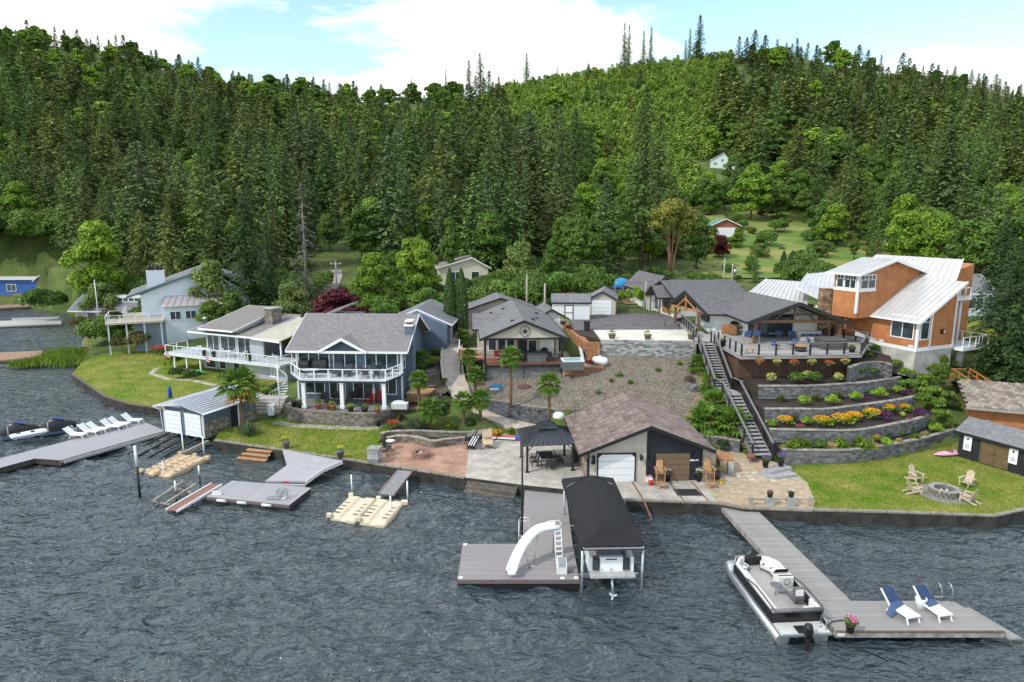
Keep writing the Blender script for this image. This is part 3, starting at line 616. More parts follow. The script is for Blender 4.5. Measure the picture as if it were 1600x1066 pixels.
def reg_dec(kind,h,rad,n,size,seed,m,lumps=16,base=.25,shape=1.0,tm=bark):
    lumps=int(lumps*2.2)
    r=np.random.default_rng(seed); bl=[]
    for i in range(lumps):
        f=r.random(); z=h*(base+(1-base)*(.15+.75*f)); rr=rad*(1-abs(2*f-.75)**1.6*.55)*shape; a=i*2.4+r.normal(0,.3); k=r.uniform(.2,.86)
        s=rad*r.uniform(.17,.36); bl.append((math.cos(a)*rr*k,math.sin(a)*rr*k,z,s,s,s*.8))
    bl.append((0,0,h*.86,rad*.3,rad*.3,h*.13))
    reg(kind,crown(bl,n,size,r),m,limb_mesh(B(),h*.85,rad,seed,8,h*.018),tm,h)
reg_dec('maple',11,4.6,9000,.34,21,lm_dec,20,.12)
reg_dec('maple2',12,4.2,9000,.34,22,lm_dec2,20,.1)
reg_dec('maple3',13,5.2,9500,.38,23,lm_dec,26,.08)
reg_dec('alder',14,3.4,8000,.33,24,lm_dec2,22,.12,.8)
reg_dec('willow',9,4.4,9000,.3,25,lm_dec3,18,.08)
reg_dec('fardec',10,4.2,2600,.62,26,lm_dec,16,.05)
reg_dec('fardec2',10,4.2,2600,.62,27,lm_dec2,16,.05)
reg_dec('redmaple',5.5,2.9,6000,.26,28,lm_red,16,.1)
reg_dec('goldbush',4.5,3.6,7000,.24,29,lm_gold,16,.0)
reg_dec('goldmix',6,3.4,7000,.25,30,lm_dec3,16,.0)
# clear-cut saplings
r=np.random.default_rng(31); reg('sapling',np.concatenate([conifer_mesh(4,1.7,70,32,droop=.05,step=.6,dens=2,leafs=1.0,base=.0)]),leafmat('young_conifer_foliage',(.23,.34,.055),(.32,.43,.09),.35,.3,.2),B().tube([(0,0,-.5),(0,0,3.5)],.07,5,.02),h=4)
def tree(kind,name,label,cat,loc,h,group=None,rz=None,sx=1.0):
    c,t,h0=TREE[kind]; s=h/h0; e=thing(name,label,cat,loc,rnd.uniform(0,6.28) if rz is None else rz,group); e.scale=(s*sx,s*sx,s)
    link('trunk',t,e); link('crown',c,e); return e
def ptree(kind,name,label,px,py,h,Y=None,z=None,group=None,sx=1.0,cat='tree'):
    p=GY(px,py,Y) if Y else G(px,py,z); 
    if Y: p.z=H(p.x,Y)
    return tree(kind,name,label,cat,(p.x,p.y,p.z-.1),h,group,sx=sx)
# --- procedural forest
def hill_site():                        # first ground met by the sight line to the house on the hill
    for y in np.arange(160,420,1.):
        p=GY(1122,262,y)
        if H(p.x,y)>=p.z: return p
    return GY(1122,262,300)
def forest():
    r=np.random.default_rng(77); pts=[]
    Yv=126.0
    while Yv<640:
        sp=7.6+Yv*.0085
        for x in np.arange(-.86*Yv,.86*Yv,sp):
            pts.append((x+r.uniform(-.45,.45)*sp,Yv+r.uniform(-.45,.45)*sp))
        Yv+=sp*1.02
    P=np.array(pts); x,y=P[:,0],P[:,1]; z=elev(x,y); u=x/y; px=800+u*1085
    ok=(z>1.2)&(y<np.where(True,540+40*np.sin(px/230.),0)+25)
    front=np.interp(px,[-100,60,100,200,330,420,500,560,640,760,900,980,1060,1100,1300,1380,1480,1600,1800],[170,170,160,145,128,128,150,142,132,134,134,132,140,200,190,140,118,104,100])
    ok&=y>front
    ok&=~((abs(x-GT(519,430).x)<3.5)&(y<GT(519,424).y+2))
    near_road=0
    hs=hill_site(); ok&=~((abs(x-hs.x)<11)&(y>hs.y-34)&(y<hs.y+10))
    n0=np.sin(x/17.+2)*np.sin(y/21.)+.3*np.sin(x/6.)
    cut=((y>300)&(px>790+(420-y)*.18)&(px<1128+np.clip((y-430)*.2,-40,20)))|((y>215)&(y<=300)&(px>955)&(px<1105))|((y>235)&(px>850)&(px<=960)&(n0>.1))
    n1=np.sin(x/23.)*np.sin(y/31.+1.3)+.6*np.sin(x/11.+y/13.)
    rr=r.random(len(x)); kind=np.full(len(x),0)   # 0 conifer 1 deciduous 2 sapling
    pdec=np.where(px<560,.15+.45*(n1>.5),np.where(px<860,.18+.4*(n1>.5),.2)); pdec=np.where((px>900)&(y<300),.56+.3*(n1>.2),pdec); pdec=np.where((px>1130)&(y>300),.10,pdec); pdec=np.where((px>1250)&(y<240),.66,pdec)
    kind[rr<pdec]=1; kind[cut&(rr<.965)&(n1<1.15)]=2
    h=np.where(kind==0,r.uniform(13,27,len(x)),np.where(kind==1,r.uniform(9,15,len(x)),r.uniform(3.5,7.5,len(x))))
    h=np.where((kind==0)&(y>360),h*.62,h); h=np.where((kind==0)&(y<230),h*1.12,h)
    h=np.where((kind==0)&(y<200)&(px<620),h*.9,h)
    ok&=~((y<200)&(px>1150)&(px<1300)&(kind==0))
    X2=r.uniform(-40,170,9000);Y2=r.uniform(215,540,9000);p2=800+X2/Y2*1085; c2=(((Y2>300)&(p2>790+(420-Y2)*.18)&(p2<1128+np.clip((Y2-430)*.2,-40,20)))|((Y2>215)&(Y2<=300)&(p2>955)&(p2<1105)))&~((abs(X2-hs.x)<11)&(Y2>hs.y-22)&(Y2<hs.y+10))
    X2,Y2,p2=X2[c2],Y2[c2],p2[c2]; Z2=elev(X2,Y2)
    cat=np.concatenate
    return cat([x[ok],X2]),cat([y[ok],Y2]),cat([z[ok],Z2]),cat([kind[ok],np.full(len(X2),2)]),cat([h[ok],r.uniform(3,7,len(X2))]),cat([px[ok],p2])
fx,fy,fz,fk,fh,fpx=forest()
vis=(np.abs(fpx-800)<880)
ci=[i for i in np.argsort(fy) if fk[i]==0 and vis[i]][:290]; di=[i for i in np.argsort(fy) if fk[i]==1 and vis[i]][:150]
indiv=set(ci)|set(di)
def band(px): return 'left slope' if px<520 else 'middle slope' if px<980 else 'right slope'
for i in ci:
    k=rnd.choice(['fir1','fir1','fir2','fir2','fir3','fir4','bluefir']) if fpx[i]<1000 else rnd.choice(['fir1','fir2','fir2','fir3','fir4'])
    nm={'fir1':'broad dark green fir','fir2':'narrow dark green fir','fir3':'drooping olive green fir','fir4':'bare trunked dark fir','bluefir':'blue green fir'}[k]
    lab=f'{nm} in the front of the forest on the {band(fpx[i])}'
    tree(k,'fir_tree',lab,'tree',(fx[i],fy[i],fz[i]-.3),fh[i],sx=rnd.uniform(.95,1.55),group=f'{nm}s of the {band(fpx[i])}')
for i in di:
    k=rnd.choice(['maple','maple2','maple2','alder','alder','maple3']); nm={'maple':'bright green broadleaf tree','maple2':'mid green broadleaf tree','maple3':'wide spreading bright broadleaf tree','alder':'upright mid green alder'}[k]
    tree(k,'broadleaf_tree',f'{nm} among the firs of the {band(fpx[i])}','tree',(fx[i],fy[i],fz[i]-.3),fh[i],group=f'{nm}s of the {band(fpx[i])}')
def scatter(name,label,kinds,ids):
    me=bpy.data.meshes.new(name); me.from_pydata([(fx[i],fy[i],fz[i]-.3) for i in ids],[],[]); n=len(ids)
    src=[]
    for k in kinds:
        c,t,h=TREE[k]; o=bpy.data.objects.new(k+'_source',c); src.append(o)
    H0=[TREE[k][2] for k in kinds]; ki=[rnd.randrange(len(kinds)) for _ in ids]
    a=me.attributes.new('idx','INT','POINT'); a.data.foreach_set('value',ki)
    a=me.attributes.new('scl','FLOAT_VECTOR','POINT'); a.data.foreach_set('vector',[q for i,k in zip(ids,ki) for s in [fh[i]/H0[k]] for q in (s*rnd.uniform(.95,1.6),)*2+(s,)])
    a=me.attributes.new('rot','FLOAT_VECTOR','POINT'); a.data.foreach_set('vector',[q for _ in ids for q in (rnd.uniform(-.04,.04),rnd.uniform(-.04,.04),rnd.uniform(0,6.28))])
    o=link(name,me,kind='stuff'); o['label']=label; o['category']='forest'
    ng=bpy.data.node_groups.new(name,'GeometryNodeTree'); ng.interface.new_socket('Geometry',in_out='INPUT',socket_type='NodeSocketGeometry'); ng.interface.new_socket('Geometry',in_out='OUTPUT',socket_type='NodeSocketGeometry')
    gi=ng.nodes.new('NodeGroupInput');go=ng.nodes.new('NodeGroupOutput'); ip=ng.nodes.new('GeometryNodeInstanceOnPoints'); ng.links.new(gi.outputs[0],ip.inputs['Points'])
    gg=ng.nodes.new('GeometryNodeGeometryToInstance')
    for s in src[::-1]:
        oi=ng.nodes.new('GeometryNodeObjectInfo'); oi.inputs['Object'].default_value=s; oi.inputs['As Instance'].default_value=True; ng.links.new(oi.outputs['Geometry'],gg.inputs[0])
    ng.links.new(gg.outputs[0],ip.inputs['Instance']); ip.inputs['Pick Instance'].default_value=True
    for nm,dt,sk in(('idx','INT','Instance Index'),('scl','FLOAT_VECTOR','Scale'),('rot','FLOAT_VECTOR','Rotation')):
        at=ng.nodes.new('GeometryNodeInputNamedAttribute'); at.data_type=dt; at.inputs[0].default_value=nm
        ou=[q for q in at.outputs if q.enabled and q.name=='Attribute'][0]
        ng.links.new(ou,ip.inputs[sk])
    ng.links.new(ip.outputs[0],go.inputs[0]); md=o.modifiers.new('scatter','NODES'); md.node_group=ng
allv=[i for i in range(len(fx)) if i not in indiv]
scatter('conifer_forest','dark conifer forest covering the hills up to the skyline',['far1','far2','far3'],[i for i in allv if fk[i]==0])
scatter('broadleaf_woods','bright broadleaf woods scattered among the conifers on the hills',['fardec','fardec2'],[i for i in allv if fk[i]==1])
scatter('regrowth','light green young regrowth covering the logged hilltop',['sapling'],[i for i in allv if fk[i]==2])
# ---------------- building helpers (local coordinates of the building's empty)
def face(f,pos):
    return {'S':lambda a,d,z:(a,pos-d,z),'N':lambda a,d,z:(a,pos+d,z),'E':lambda a,d,z:(pos+d,a,z),'W':lambda a,d,z:(pos-d,a,z)}[f]
def bx(b,T,a0,a1,d0,d1,z0,z1):
    p=T(a0,d0,z0);q=T(a1,d1,z1); return b.box(min(p[0],q[0]),max(p[0],q[0]),min(p[1],q[1]),max(p[1],q[1]),min(p[2],q[2]),max(p[2],q[2]))
def window(P,f,pos,a,z,w,h,nx=2,ny=1,m=None,fw=.09,name='window',gm=None,split=None):
    T=face(f,pos); b=B(); m=m or white; d=.06
    bx(b,T,a-w/2-fw,a-w/2,-.02,d,z-fw,z+h+fw); bx(b,T,a+w/2,a+w/2+fw,-.02,d,z-fw,z+h+fw); bx(b,T,a-w/2,a+w/2,-.02,d,z-fw,z); bx(b,T,a-w/2,a+w/2,-.02,d,z+h,z+h+fw)
    for i in range(1,nx): bx(b,T,a-w/2+w*i/nx-fw*.4,a-w/2+w*i/nx+fw*.4,0,d-.006,z,z+h)
    for i in range(1,ny):
        zz=z+h*(split if split else i/ny); bx(b,T,a-w/2,a+w/2,0,d-.012,zz-.03,zz+.03)
    o=b.build(name,m,P)
    for i in range(nx):
        p=B(); bx(p,T,a-w/2+w*i/nx+.005,a-w/2+w*(i+1)/nx-.005,-.05,.022,z+.004,z+h-.004); p.build('pane',gm or glass,o)
    return o
def railing(P,pts,h=1.0,sp=1.4,pm=None,rm=None,gl=None,bal=0,pw=.09,midrails=0,closed=False,tw=.1,capw=None,lab=None):
    pm=pm or white; rm=rm or pm
    for i in range(len(pts)-1):
        a=Vector(pts[i]);c=Vector(pts[i+1]); L_=(c-a).length; n=max(1,round(L_/sp)); d=(c-a)/n; rz=math.atan2(d.y,d.x)
        for j in range(n+(1 if i==len(pts)-2 else 0)):
            p=a+d*j; B().cb((p.x,p.y,p.z+h/2-.02),(pw,pw,h+.02),rz).build('post',pm,P)
        b=B(); up=Vector((0,0,h)); b.bar(a+up,c+up,tw*.8 if capw is None else capw,.055)
        if midrails:
            for k in range(midrails): u=Vector((0,0,h*(k+.35)/(midrails+.0))); b.bar(a+u,c+u,.022,.022)
        else: u=Vector((0,0,.1)); b.bar(a+u,c+u,.03,.03)
        b.build('rail',rm,P)
        if gl:
            for j in range(n):
                p=a+d*(j+.06)+Vector((0,0,.16));q=a+d*(j+.94)+Vector((0,0,.16)); B().add([p,q,q+Vector((0,0,h-.22)),p+Vector((0,0,h-.22))],[(0,1,2,3)]).build('glass_panel',gl,P)
        if bal:
            bb=B(); k=int(L_/bal)
            for j in range(1,k): p=a+(c-a)*j/k; bb.bar(p+Vector((0,0,.1)),p+Vector((0,0,h)),.025,.025)
            bb.build('balusters',pm,P,kind='stuff')
def boards(P,x0,x1,y0,y1,z,m,wd=.2,along='x',name='plank',gap=.012,th=.04):
    n=int(round(((y1-y0) if along=='x' else (x1-x0))/wd)); me=None
    for i in range(n):
        if along=='x': cx_,cy_,sx_,sy_=(x0+x1)/2,y0+(i+.5)*(y1-y0)/n,x1-x0,(y1-y0)/n-gap
        else: cx_,cy_,sx_,sy_=x0+(i+.5)*(x1-x0)/n,(y0+y1)/2,(x1-x0)/n-gap,y1-y0
        if me is None: me=B().cb((0,0,0),(1,1,1)).mesh(name,m)
        o=link(name,me,P,loc=(cx_,cy_,z-th/2+rnd.uniform(-.003,.003))); o.scale=(sx_,sy_,th)
def gable(P,x0,x1,y0,y1,ze,zr,m,axis='y',ov=.5,th=.16,trim=None,name='roof',xr=None,tw=.2):
    """ridge along axis; eaves at ze on the wall lines extended by ov"""
    for s in (0,1):
        if axis=='y':
            xm=(x0+x1)/2 if xr is None else xr; e=x0 if s==0 else x1; k=(zr-ze)/abs(xm-e); eo=e+(-ov if s==0 else ov); zo=ze-k*ov
            q=[(eo,y0-ov,zo),(xm,y0-ov,zr),(xm,y1+ov,zr),(eo,y1+ov,zo)]
        else:
            ym=(y0+y1)/2 if xr is None else xr; e=y0 if s==0 else y1; k=(zr-ze)/abs(ym-e); eo=e+(-ov if s==0 else ov); zo=ze-k*ov
            q=[(x0-ov,eo,zo),(x1+ov,eo,zo),(x1+ov,ym,zr),(x0-ov,ym,zr)]
        B().slab([(a,b_,c+th) for a,b_,c in q],th).build(name,m,P)
        if trim:
            b=B(); Q=[Vector(a)+Vector((0,0,th-.1)) for a in q]
            if axis=='y':
                for p,q2 in((Q[0],Q[1]),(Q[3],Q[2])):
                    o=Vector((0,-.03 if p.y<(y0+y1)/2 else .03,0)); b.bar(p+o,q2+o,.05,tw)
                o=Vector((-.03 if s==0 else .03,0,0)); b.bar(Q[0]+o,Q[3]+o,.05,tw)
            else:
                for p,q2 in((Q[0],Q[3]),(Q[1],Q[2])):
                    o=Vector((-.03 if p.x<(x0+x1)/2 else .03,0,0)); b.bar(p+o,q2+o,.05,tw)
                o=Vector((0,-.03 if s==0 else .03,0)); b.bar(Q[0]+o,Q[1]+o,.05,tw)
            b.build('fascia',trim,P)
def walls(P,x0,x1,y0,y1,z0,ze,m,zr=None,axis='y',xr=None,name='wall'):
    b=B()
    if zr is None: b.box(x0,x1,y0,y1,z0,ze)
    elif axis=='y': xm=(x0+x1)/2 if xr is None else xr; b.ext([(x0,z0),(x1,z0),(x1,ze),(xm,zr),(x0,ze)],'y',y0,y1)
    else: ym=(y0+y1)/2 if xr is None else xr; b.ext([(y0,z0),(y1,z0),(y1,ze),(ym,zr),(y0,ze)],'x',x0,x1)
    return b.build(name,m,P)
def panel_roof(P,p00,p10,p11,p01,n,m,th=.05,name='roof_panel'):
    """standing seam sheet: n panels between edge p00-p01 and edge p10-p11 (00-10 is the eave)"""
    p00,p10,p11,p01=map(Vector,(p00,p10,p11,p01)); nr=(p10-p00).cross(p01-p00).normalized()
    if nr.z<0: nr=-nr
    for i in range(n):
        f0,f1=i/n,(i+1)/n; a=p00.lerp(p10,f0);c=p00.lerp(p10,f1);d=p01.lerp(p11,f1);e=p01.lerp(p11,f0)
        b=B().slab([a,c,d,e],th); up=nr*.035; b.bar(a+up,e+up,.045,.07); b.build(name,m,P)
def toloc(o,p):
    c,s=math.cos(-o.rotation_euler.z),math.sin(-o.rotation_euler.z); d=Vector(p)-o.location; return Vector((c*d.x-s*d.y,s*d.x+c*d.y,d.z))
def ray(o,px,py,p0,n):              # point where a sight line of the photograph meets a plane of the building (local coordinates)
    c=toloc(o,(0,0,CH)); d=toloc(o,G(px,py,0))-c; p0=Vector(p0);n=Vector(n); return c+d*((p0-c).dot(n)/d.dot(n))
# ================= blue two storey house
navy=M('blue_lap_siding',(.10,.138,.195),.6,.1,2,extra=bands('Z',.16,.015)); shg=shingle('grey_brown_shingles',(.23,.215,.215)); shl=shingle('grey_shingles',(.20,.20,.21))
t=BH=thing('blue_house','blue two storey lake house with white trim and a wide white deck','house',(-21.3,66.0,2.0),R_(-3))
W_=10.5
walls(t,0,W_,0,11,-1.0,5.1,navy)
B().ext([(0,5.1),(11,5.1),(5.6,7.55)],'x',.02,W_-.02).build('gable_wall',navy,t)
gable(t,0,W_,0,11.2,5.12,7.6,shg,axis='x',ov=.75,trim=white)
# small gable over the deck door
gx,gw=4.85,2.15
B().slab([(gx-gw-.1,-.86,4.93),(gx,-.86,6.2),(gx,2.4,6.2),(gx-gw-.1,-.4,4.93)],.12).build('roof',shg,t); B().slab([(gx+gw+.1,-.86,4.93),(gx,-.86,6.2),(gx,2.4,6.2),(gx+gw+.1,-.4,4.93)],.12).build('roof',shg,t)
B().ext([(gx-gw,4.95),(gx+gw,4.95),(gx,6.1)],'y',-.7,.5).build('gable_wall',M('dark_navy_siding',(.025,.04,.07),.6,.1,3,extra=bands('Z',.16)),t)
b=B(); b.bar((gx-gw-.25,-.9,4.83),(gx,-.9,6.14),.07,.26); b.bar((gx+gw+.25,-.9,4.83),(gx,-.9,6.14),.07,.26); b.box(gx-gw,gx+gw,-.85,-.72,4.72,4.95); b.build('gable_trim',white,t)
b=B(); b.box(-.06,.12,-.04,.1,-.4,5.05); b.box(W_-.12,W_+.06,-.04,.1,-.4,5.05); b.box(0,W_,-.03,.02,4.72,4.95); b.build('corner_boards',white,t)
window(t,'S',0,1.75,3.05,3.0,1.65,3); window(t,'S',0,4.85,2.82,2.15,1.95,2,name='patio_door'); window(t,'S',0,8.5,3.05,3.1,1.65,3)
window(t,'S',0,1.7,.55,1.9,1.5,2); window(t,'S',0,4.0,.05,1.5,2.1,2,name='patio_door'); window(t,'S',0,6.6,.05,1.9,2.1,2,name='patio_door'); window(t,'S',0,9.1,.55,1.5,1.5,2)
window(t,'E',W_,1.0,3.0,.9,1.7,1,2); window(t,'E',W_,4.2,3.2,.8,1.3,1)
b=B().box(W_,W_+.75,1.9,3.3,-.6,7.0); c=b.build('chimney',navy,t); B().box(W_+.1,W_+.65,2.1,3.1,7.18,7.45).build('brick_top',M('red_brick',(.33,.10,.07),.9,.2,6),c); b=B(); b.box(W_-.08,W_+.83,1.82,3.38,7.0,7.18); b.box(W_-.02,W_+.77,1.88,3.32,7.45,7.55); b.build('chimney_cap',white,c)
# deck
dk=[(.0,-.02),(W_+.15,-.02),(W_+.1,-1.4),(9.75,-3.75),(1.65,-3.75),(-.1,-1.2)]
B().prism(dk,2.52,2.72).build('deck_frame',M('dark_fascia',(.03,.04,.06),.5,.1),t); B().prism([(x*1.006-.03,y*1.012) for x,y in dk],2.72,2.80).build('deck_floor',M('pale_vinyl_deck',(.60,.61,.63),.5,.06),t)
railing(t,[(-.1,-.4,2.8),(-.1,-1.25,2.8),(1.65,-3.68,2.8),(9.75,-3.68,2.8),(W_+.1,-1.4,2.8),(W_+.1,-.3,2.8)],1.0,1.45,white,white,cglass,pw=.1,tw=.12)
for x in (1.85,5.5,9.5):
    b=B().box(x-.17,x+.17,-3.62,-3.28,.28,2.38); b.box(x-.23,x+.23,-3.68,-3.22,0,.28); b.box(x-.22,x+.22,-3.67,-3.23,2.38,2.52); b.build('column',white,t)
gable(t,6.0,13.2,13.5,22,5.5,7.1,shl,axis='y',ov=.5,trim=white); walls(t,6.0,13.2,12.0,22,-1,5.5,navy,7.0,'y',name='rear_wing'); window(t,'E',13.2,15.5,3.2,1.2,1.4,2); window(t,'E',13.2,19,3.2,1.0,1.4,1)
B().slab([(-.6,8.0,6.9),(2.2,8.0,7.9),(2.2,15,7.9),(-.6,15,6.9)],.15).build('roof',shl,t); walls(t,-.3,3,11.2,15,-.5,6.6,navy,name='rear_wing')
# spiral stair
s=thing('spiral_staircase','white metal spiral staircase at the left end of the blue house deck','staircase',(-22.35,63.4,2.0))
B().tube([(0,0,-.3),(0,0,4.0)],.06,8).build('centre_pole',white,s); pr=None
for k in range(14):
    a=R_(200+k*24); z=.2*(k+1); a2=a+R_(22); B().slab([(.05*math.cos(a),.05*math.sin(a),z),(.85*math.cos(a),.85*math.sin(a),z),(.85*math.cos(a2),.85*math.sin(a2),z),(.05*math.cos(a2),.05*math.sin(a2),z)],.04).build('tread',white,s)
    B().tube([(.85*math.cos(a),.85*math.sin(a),z),(.85*math.cos(a),.85*math.sin(a),z+.95)],.018,5).build('baluster',white,s)
B().tube([(.85*math.cos(R_(200+k*12)),.85*math.sin(R_(200+k*12)),.2+.1*k+.95) for k in range(29)],.03,6).build('handrail',white,s)
# patio behind the curved wall
CW=g(.85,(443,650),(455,657),(480,661),(530,664.5),(581,666),(605,661),(620,653))
block_wall('curved_wall','curved brown grey block wall holding the blue house patio','retaining wall',CW,.8,2.0,bblock,bl=.38,bh=.17,cap=M('brown_cap_stone',(.24,.20,.16),.9,.3,3,island=.2,world=True))
B().prism(off_line(CW,-.25)+[(-10.2,66),(-21.5,67)],.3,1.96).build('stone_patio',M('flagstone_patio',(.22,.21,.19),.85,.35,1.1,bump=.3,world=True),kind='structure')
strip('stone_walk',[(-22.2,61.6,.87),(-20.2,60.6,.87),(-17,60.0,.87),(-13,59.6,.87),(-11.6,59.9,.87)],1.0,M('pale_flagstones',(.46,.41,.33),.85,.25,1.4,bump=.3,world=True),.1)
# steps left of the patio
st=thing('garden_steps','broad concrete steps rising beside the spiral staircase','steps',(-24.2,64.4,.85))
for k in range(5): B().box(-1.2,1.5,k*.42,k*.42+.46+(1 if k==4 else 0),-.3,.2*(k+1)).build('step',conc,st)
# ================= grey house
grey=M('grey_board_siding',(.40,.41,.45),.7,.08,2,extra=bandsH(.3,.02)); shb=shingle('brown_grey_shingles',(.24,.22,.20))
p=G(258,551.6,3.0); q=G(433.7,571.6,3.0); ang=math.atan2(q.y-p.y,q.x-p.x); LG=(q-p).length
t=GH=thing('grey_house','grey two level house with a cream patio roof and long glass railed deck','house',(p.x,p.y,.85),ang); zd=2.15
B().prism([(-.2,0),(LG+.3,0),(LG+.3,4.4),(-.2,4.4)],zd-.28,zd).build('deck',M('deck_white_edge',(.62,.63,.64),.6,.06),t)
railing(t,[(0,3.4,zd),(0,.08,zd),(LG,.08,zd),(LG+.2,2.2,zd)],1.0,1.55,white,white,cglass,pw=.08,tw=.1)
walls(t,3.4,11.3,3.4,12,-.8,zd+2.45,grey)
walls(t,11.2,LG,1.2,11.8,-.8,zd-.3,grey,name='lower_wall')
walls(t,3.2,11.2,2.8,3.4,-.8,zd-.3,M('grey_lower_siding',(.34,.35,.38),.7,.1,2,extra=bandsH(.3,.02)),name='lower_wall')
for x in (1.2,3.3,5.6): B().box(x-.08,x+.08,.2,.36,-.3,zd-.28).build('post',white,t)
window(t,'S',3.4,4.6,zd+.15,1.9,1.9,2); window(t,'S',3.4,7.15,zd+.02,2.4,2.05,2,name='patio_door'); window(t,'S',3.4,9.9,zd+.15,2.2,1.9,2)
window(t,'S',2.8,4.6,.2,1.6,1.4,1); window(t,'S',2.8,6.6,.2,1.0,1.35,1); window(t,'S',2.8,8.9,.0,.9,1.6,1,name='door'); window(t,'S',2.8,10.3,.3,.6,1.0,1)
# roofs: raised centre slope over lower slopes
def shed(P,x0,x1,y0,y1,z0,z1,m,trim=white,th=.18,name='roof'):
    B().slab([(x0,y0,z0),(x1,y0,z0),(x1,y1,z1),(x0,y1,z1)],th).build(name,m,P); b=B(); b.bar((x0,y0-.03,z0-.1),(x1,y0-.03,z0-.1),.05,.22); b.bar((x0-.03,y0,z0-.1),(x0-.03,y1,z1-.1),.05,.22); b.bar((x1+.03,y0,z0-.1),(x1+.03,y1,z1-.1),.05,.22); b.build('fascia',trim,P)
shed(t,1.6,12.2,2.2,11,zd+2.55,zd+4.1,shb); shed(t,3.9,9.6,1.8,10.5,zd+3.15,zd+5.0,shb); walls(t,4.4,9.0,3.2,10,zd+2.6,zd+3.4,grey,name='clerestory_wall')
B().slab([(9.45,2.6,zd+2.75),(9.45,10.3,zd+4.1),(9.45,10.3,zd+4.85),(9.45,2.6,zd+3.15)],.1).build('clerestory_wall',grey,t)
B().slab([(12.2,2.3,zd+2.5),(16.9,1.8,zd+2.45),(16.9,10.5,zd+3.7),(12.2,10.5,zd+3.9)],.1).build('patio_roof',M('cream_metal_roof',(.62,.59,.48),.5,.08,1),t)
b=B(); [b.bar((12.2+4.7*k/14,2.2-.3*k/14,zd+2.53),(12.2+4.7*k/14,10.5,zd+3.9-.2*k/14),.03,.04) for k in range(15)]; b.build('roof_ribs',MATS['cream_metal_roof'],t,kind='stuff')
b=B(); b.bar((12.2,2.2,zd+2.38),(16.9,1.75,zd+2.33),.08,.25); b.build('patio_beam',white,t); B().box(16.6,16.75,2.1,2.25,zd,zd+2.35).build('post',white,t)
walls(t,12,17,10.2,10.4,zd,zd+3.3,M('cream_wall',(.5,.47,.40),.7,.08),name='rear_wall'); walls(t,11.0,13.2,3.0,3.2,zd,zd+2.3,grey,name='screen_wall')
b=B().box(10.2,11.5,6.6,8.2,zd+2,zd+5.3); c=b.build('chimney',M('stone_chimney',(.22,.19,.17),.9,.35,3,bump=.6,extra=bricks(.4,.2,.02,.3,.02,True)),t); B().box(10.05,11.65,6.45,8.35,zd+5.3,zd+5.42).build('chimney_cap',concg,c)
B().lathe([(.16,0),(.16,1.1),(.28,1.12),(.28,1.3),(.1,1.4)],10,(2.4,4.3,zd+2.7)).build('vent_pipe',galv,t)
# ================= blue and grey boathouse with white garage doors
a=G(258,672,.6);c=G(320,683,.6);ang=math.atan2(c.y-a.y,c.x-a.x); dirb=Vector((-23.51,63.6))-Vector((c.x,c.y))
t=thing('boathouse','low blue boathouse with two white garage doors and grey metal roof','boathouse',(a.x,a.y,.55),ang); Lb=(c-a).length; dp=6.2
greyp=M('pale_blue_grey_paint',(.52,.56,.62),.5,.06,2,extra=bands('Z',.2,.01))
walls(t,0,Lb,.05,dp,-.15,2.35,navy)
B().box(-.03,.25,-.02,.05,-.1,2.3).build('corner_board',greyp,t); B().box(Lb/2-.2,Lb/2+.2,-.02,.05,-.1,2.3).build('corner_board',navy,t); B().box(Lb-.25,Lb+.03,-.02,.05,-.1,2.3).build('corner_board',greyp,t)
doorw=M('white_garage_door',(.74,.75,.76),.4,.04,2)
def garage_door(P,x0,x1,y,z0,z1,m,n=4,name='garage_door',f='S'):
    e=B().box(x0,x1,y-.02,y+.04,z0,z1).build(name,M('door_gap',(.05,.05,.05),.8),P)
    for i in range(n): B().box(x0+.01,x1-.01,y-.06,y-.02,z0+(z1-z0)*i/n+.012,z0+(z1-z0)*(i+1)/n-.012).build('door_panel',m,e)
    return e
garage_door(t,.28,Lb/2-.22,-.03,-.05,2.05,doorw,5); garage_door(t,Lb/2+.22,Lb-.28,-.03,-.05,2.05,doorw,5)
stoneM=M('ledge_stone_veneer',(.30,.26,.21),.9,.35,2.5,bump=.5,extra=bricks(.4,.16,.02,.5,.03,True,.3))
B().box(Lb,Lb+.06,.1,2.9,-.1,1.25).build('stone_veneer',stoneM,t); B().box(Lb,Lb+.06,4.0,dp,-.1,1.15).build('stone_veneer',stoneM,t); B().box(Lb,Lb+.05,3.1,3.85,-.05,2.0).build('door',M('dark_door',(.02,.02,.03),.5),t); B().box(Lb,Lb+.09,3.86,4.0,-.1,2.2).build('door_trim',white,t)
mgrey=M('grey_standing_seam',(.47,.48,.52),.45,.08,.8,metal=.15); mwhite=M('pale_standing_seam',(.60,.61,.64),.42,.08,.8,metal=.15)
panel_roof(t,(-.55,-.5,2.42),(Lb*.52,-.5,2.8),(Lb*.52,dp+.5,2.8),(-.55,dp+.5,2.42),4,mwhite); panel_roof(t,(Lb*.42,-.55,2.98),(Lb+.6,-.55,2.36),(Lb+.6,dp+.5,2.36),(Lb*.42,dp+.5,2.98),9,mgrey)
b=B(); b.tube([(-.62,-.55,2.36),(-.62,dp+.5,2.36)],.06,6); b.tube([(-.62,-.5,2.33),(-.2,-.15,2.0),(-.12,-.1,-.2)],.045,6); b.tube([(Lb+.66,-.55,2.32),(Lb+.66,dp+.5,2.32)],.06,6); b.tube([(Lb+.62,-.4,2.3),(Lb+.1,-.06,2.0),(Lb+.1,-.06,0)],.045,6); b.build('gutters',white,t)
B().ext([(0,2.3),(Lb/2,2.3),(Lb/2,2.75)],'y',.06,dp).build('gable_wall',greyp,t); B().ext([(Lb*.43,2.3),(Lb,2.3),(Lb*.43,2.9)],'y',.04,dp).build('gable_wall',navy,t)
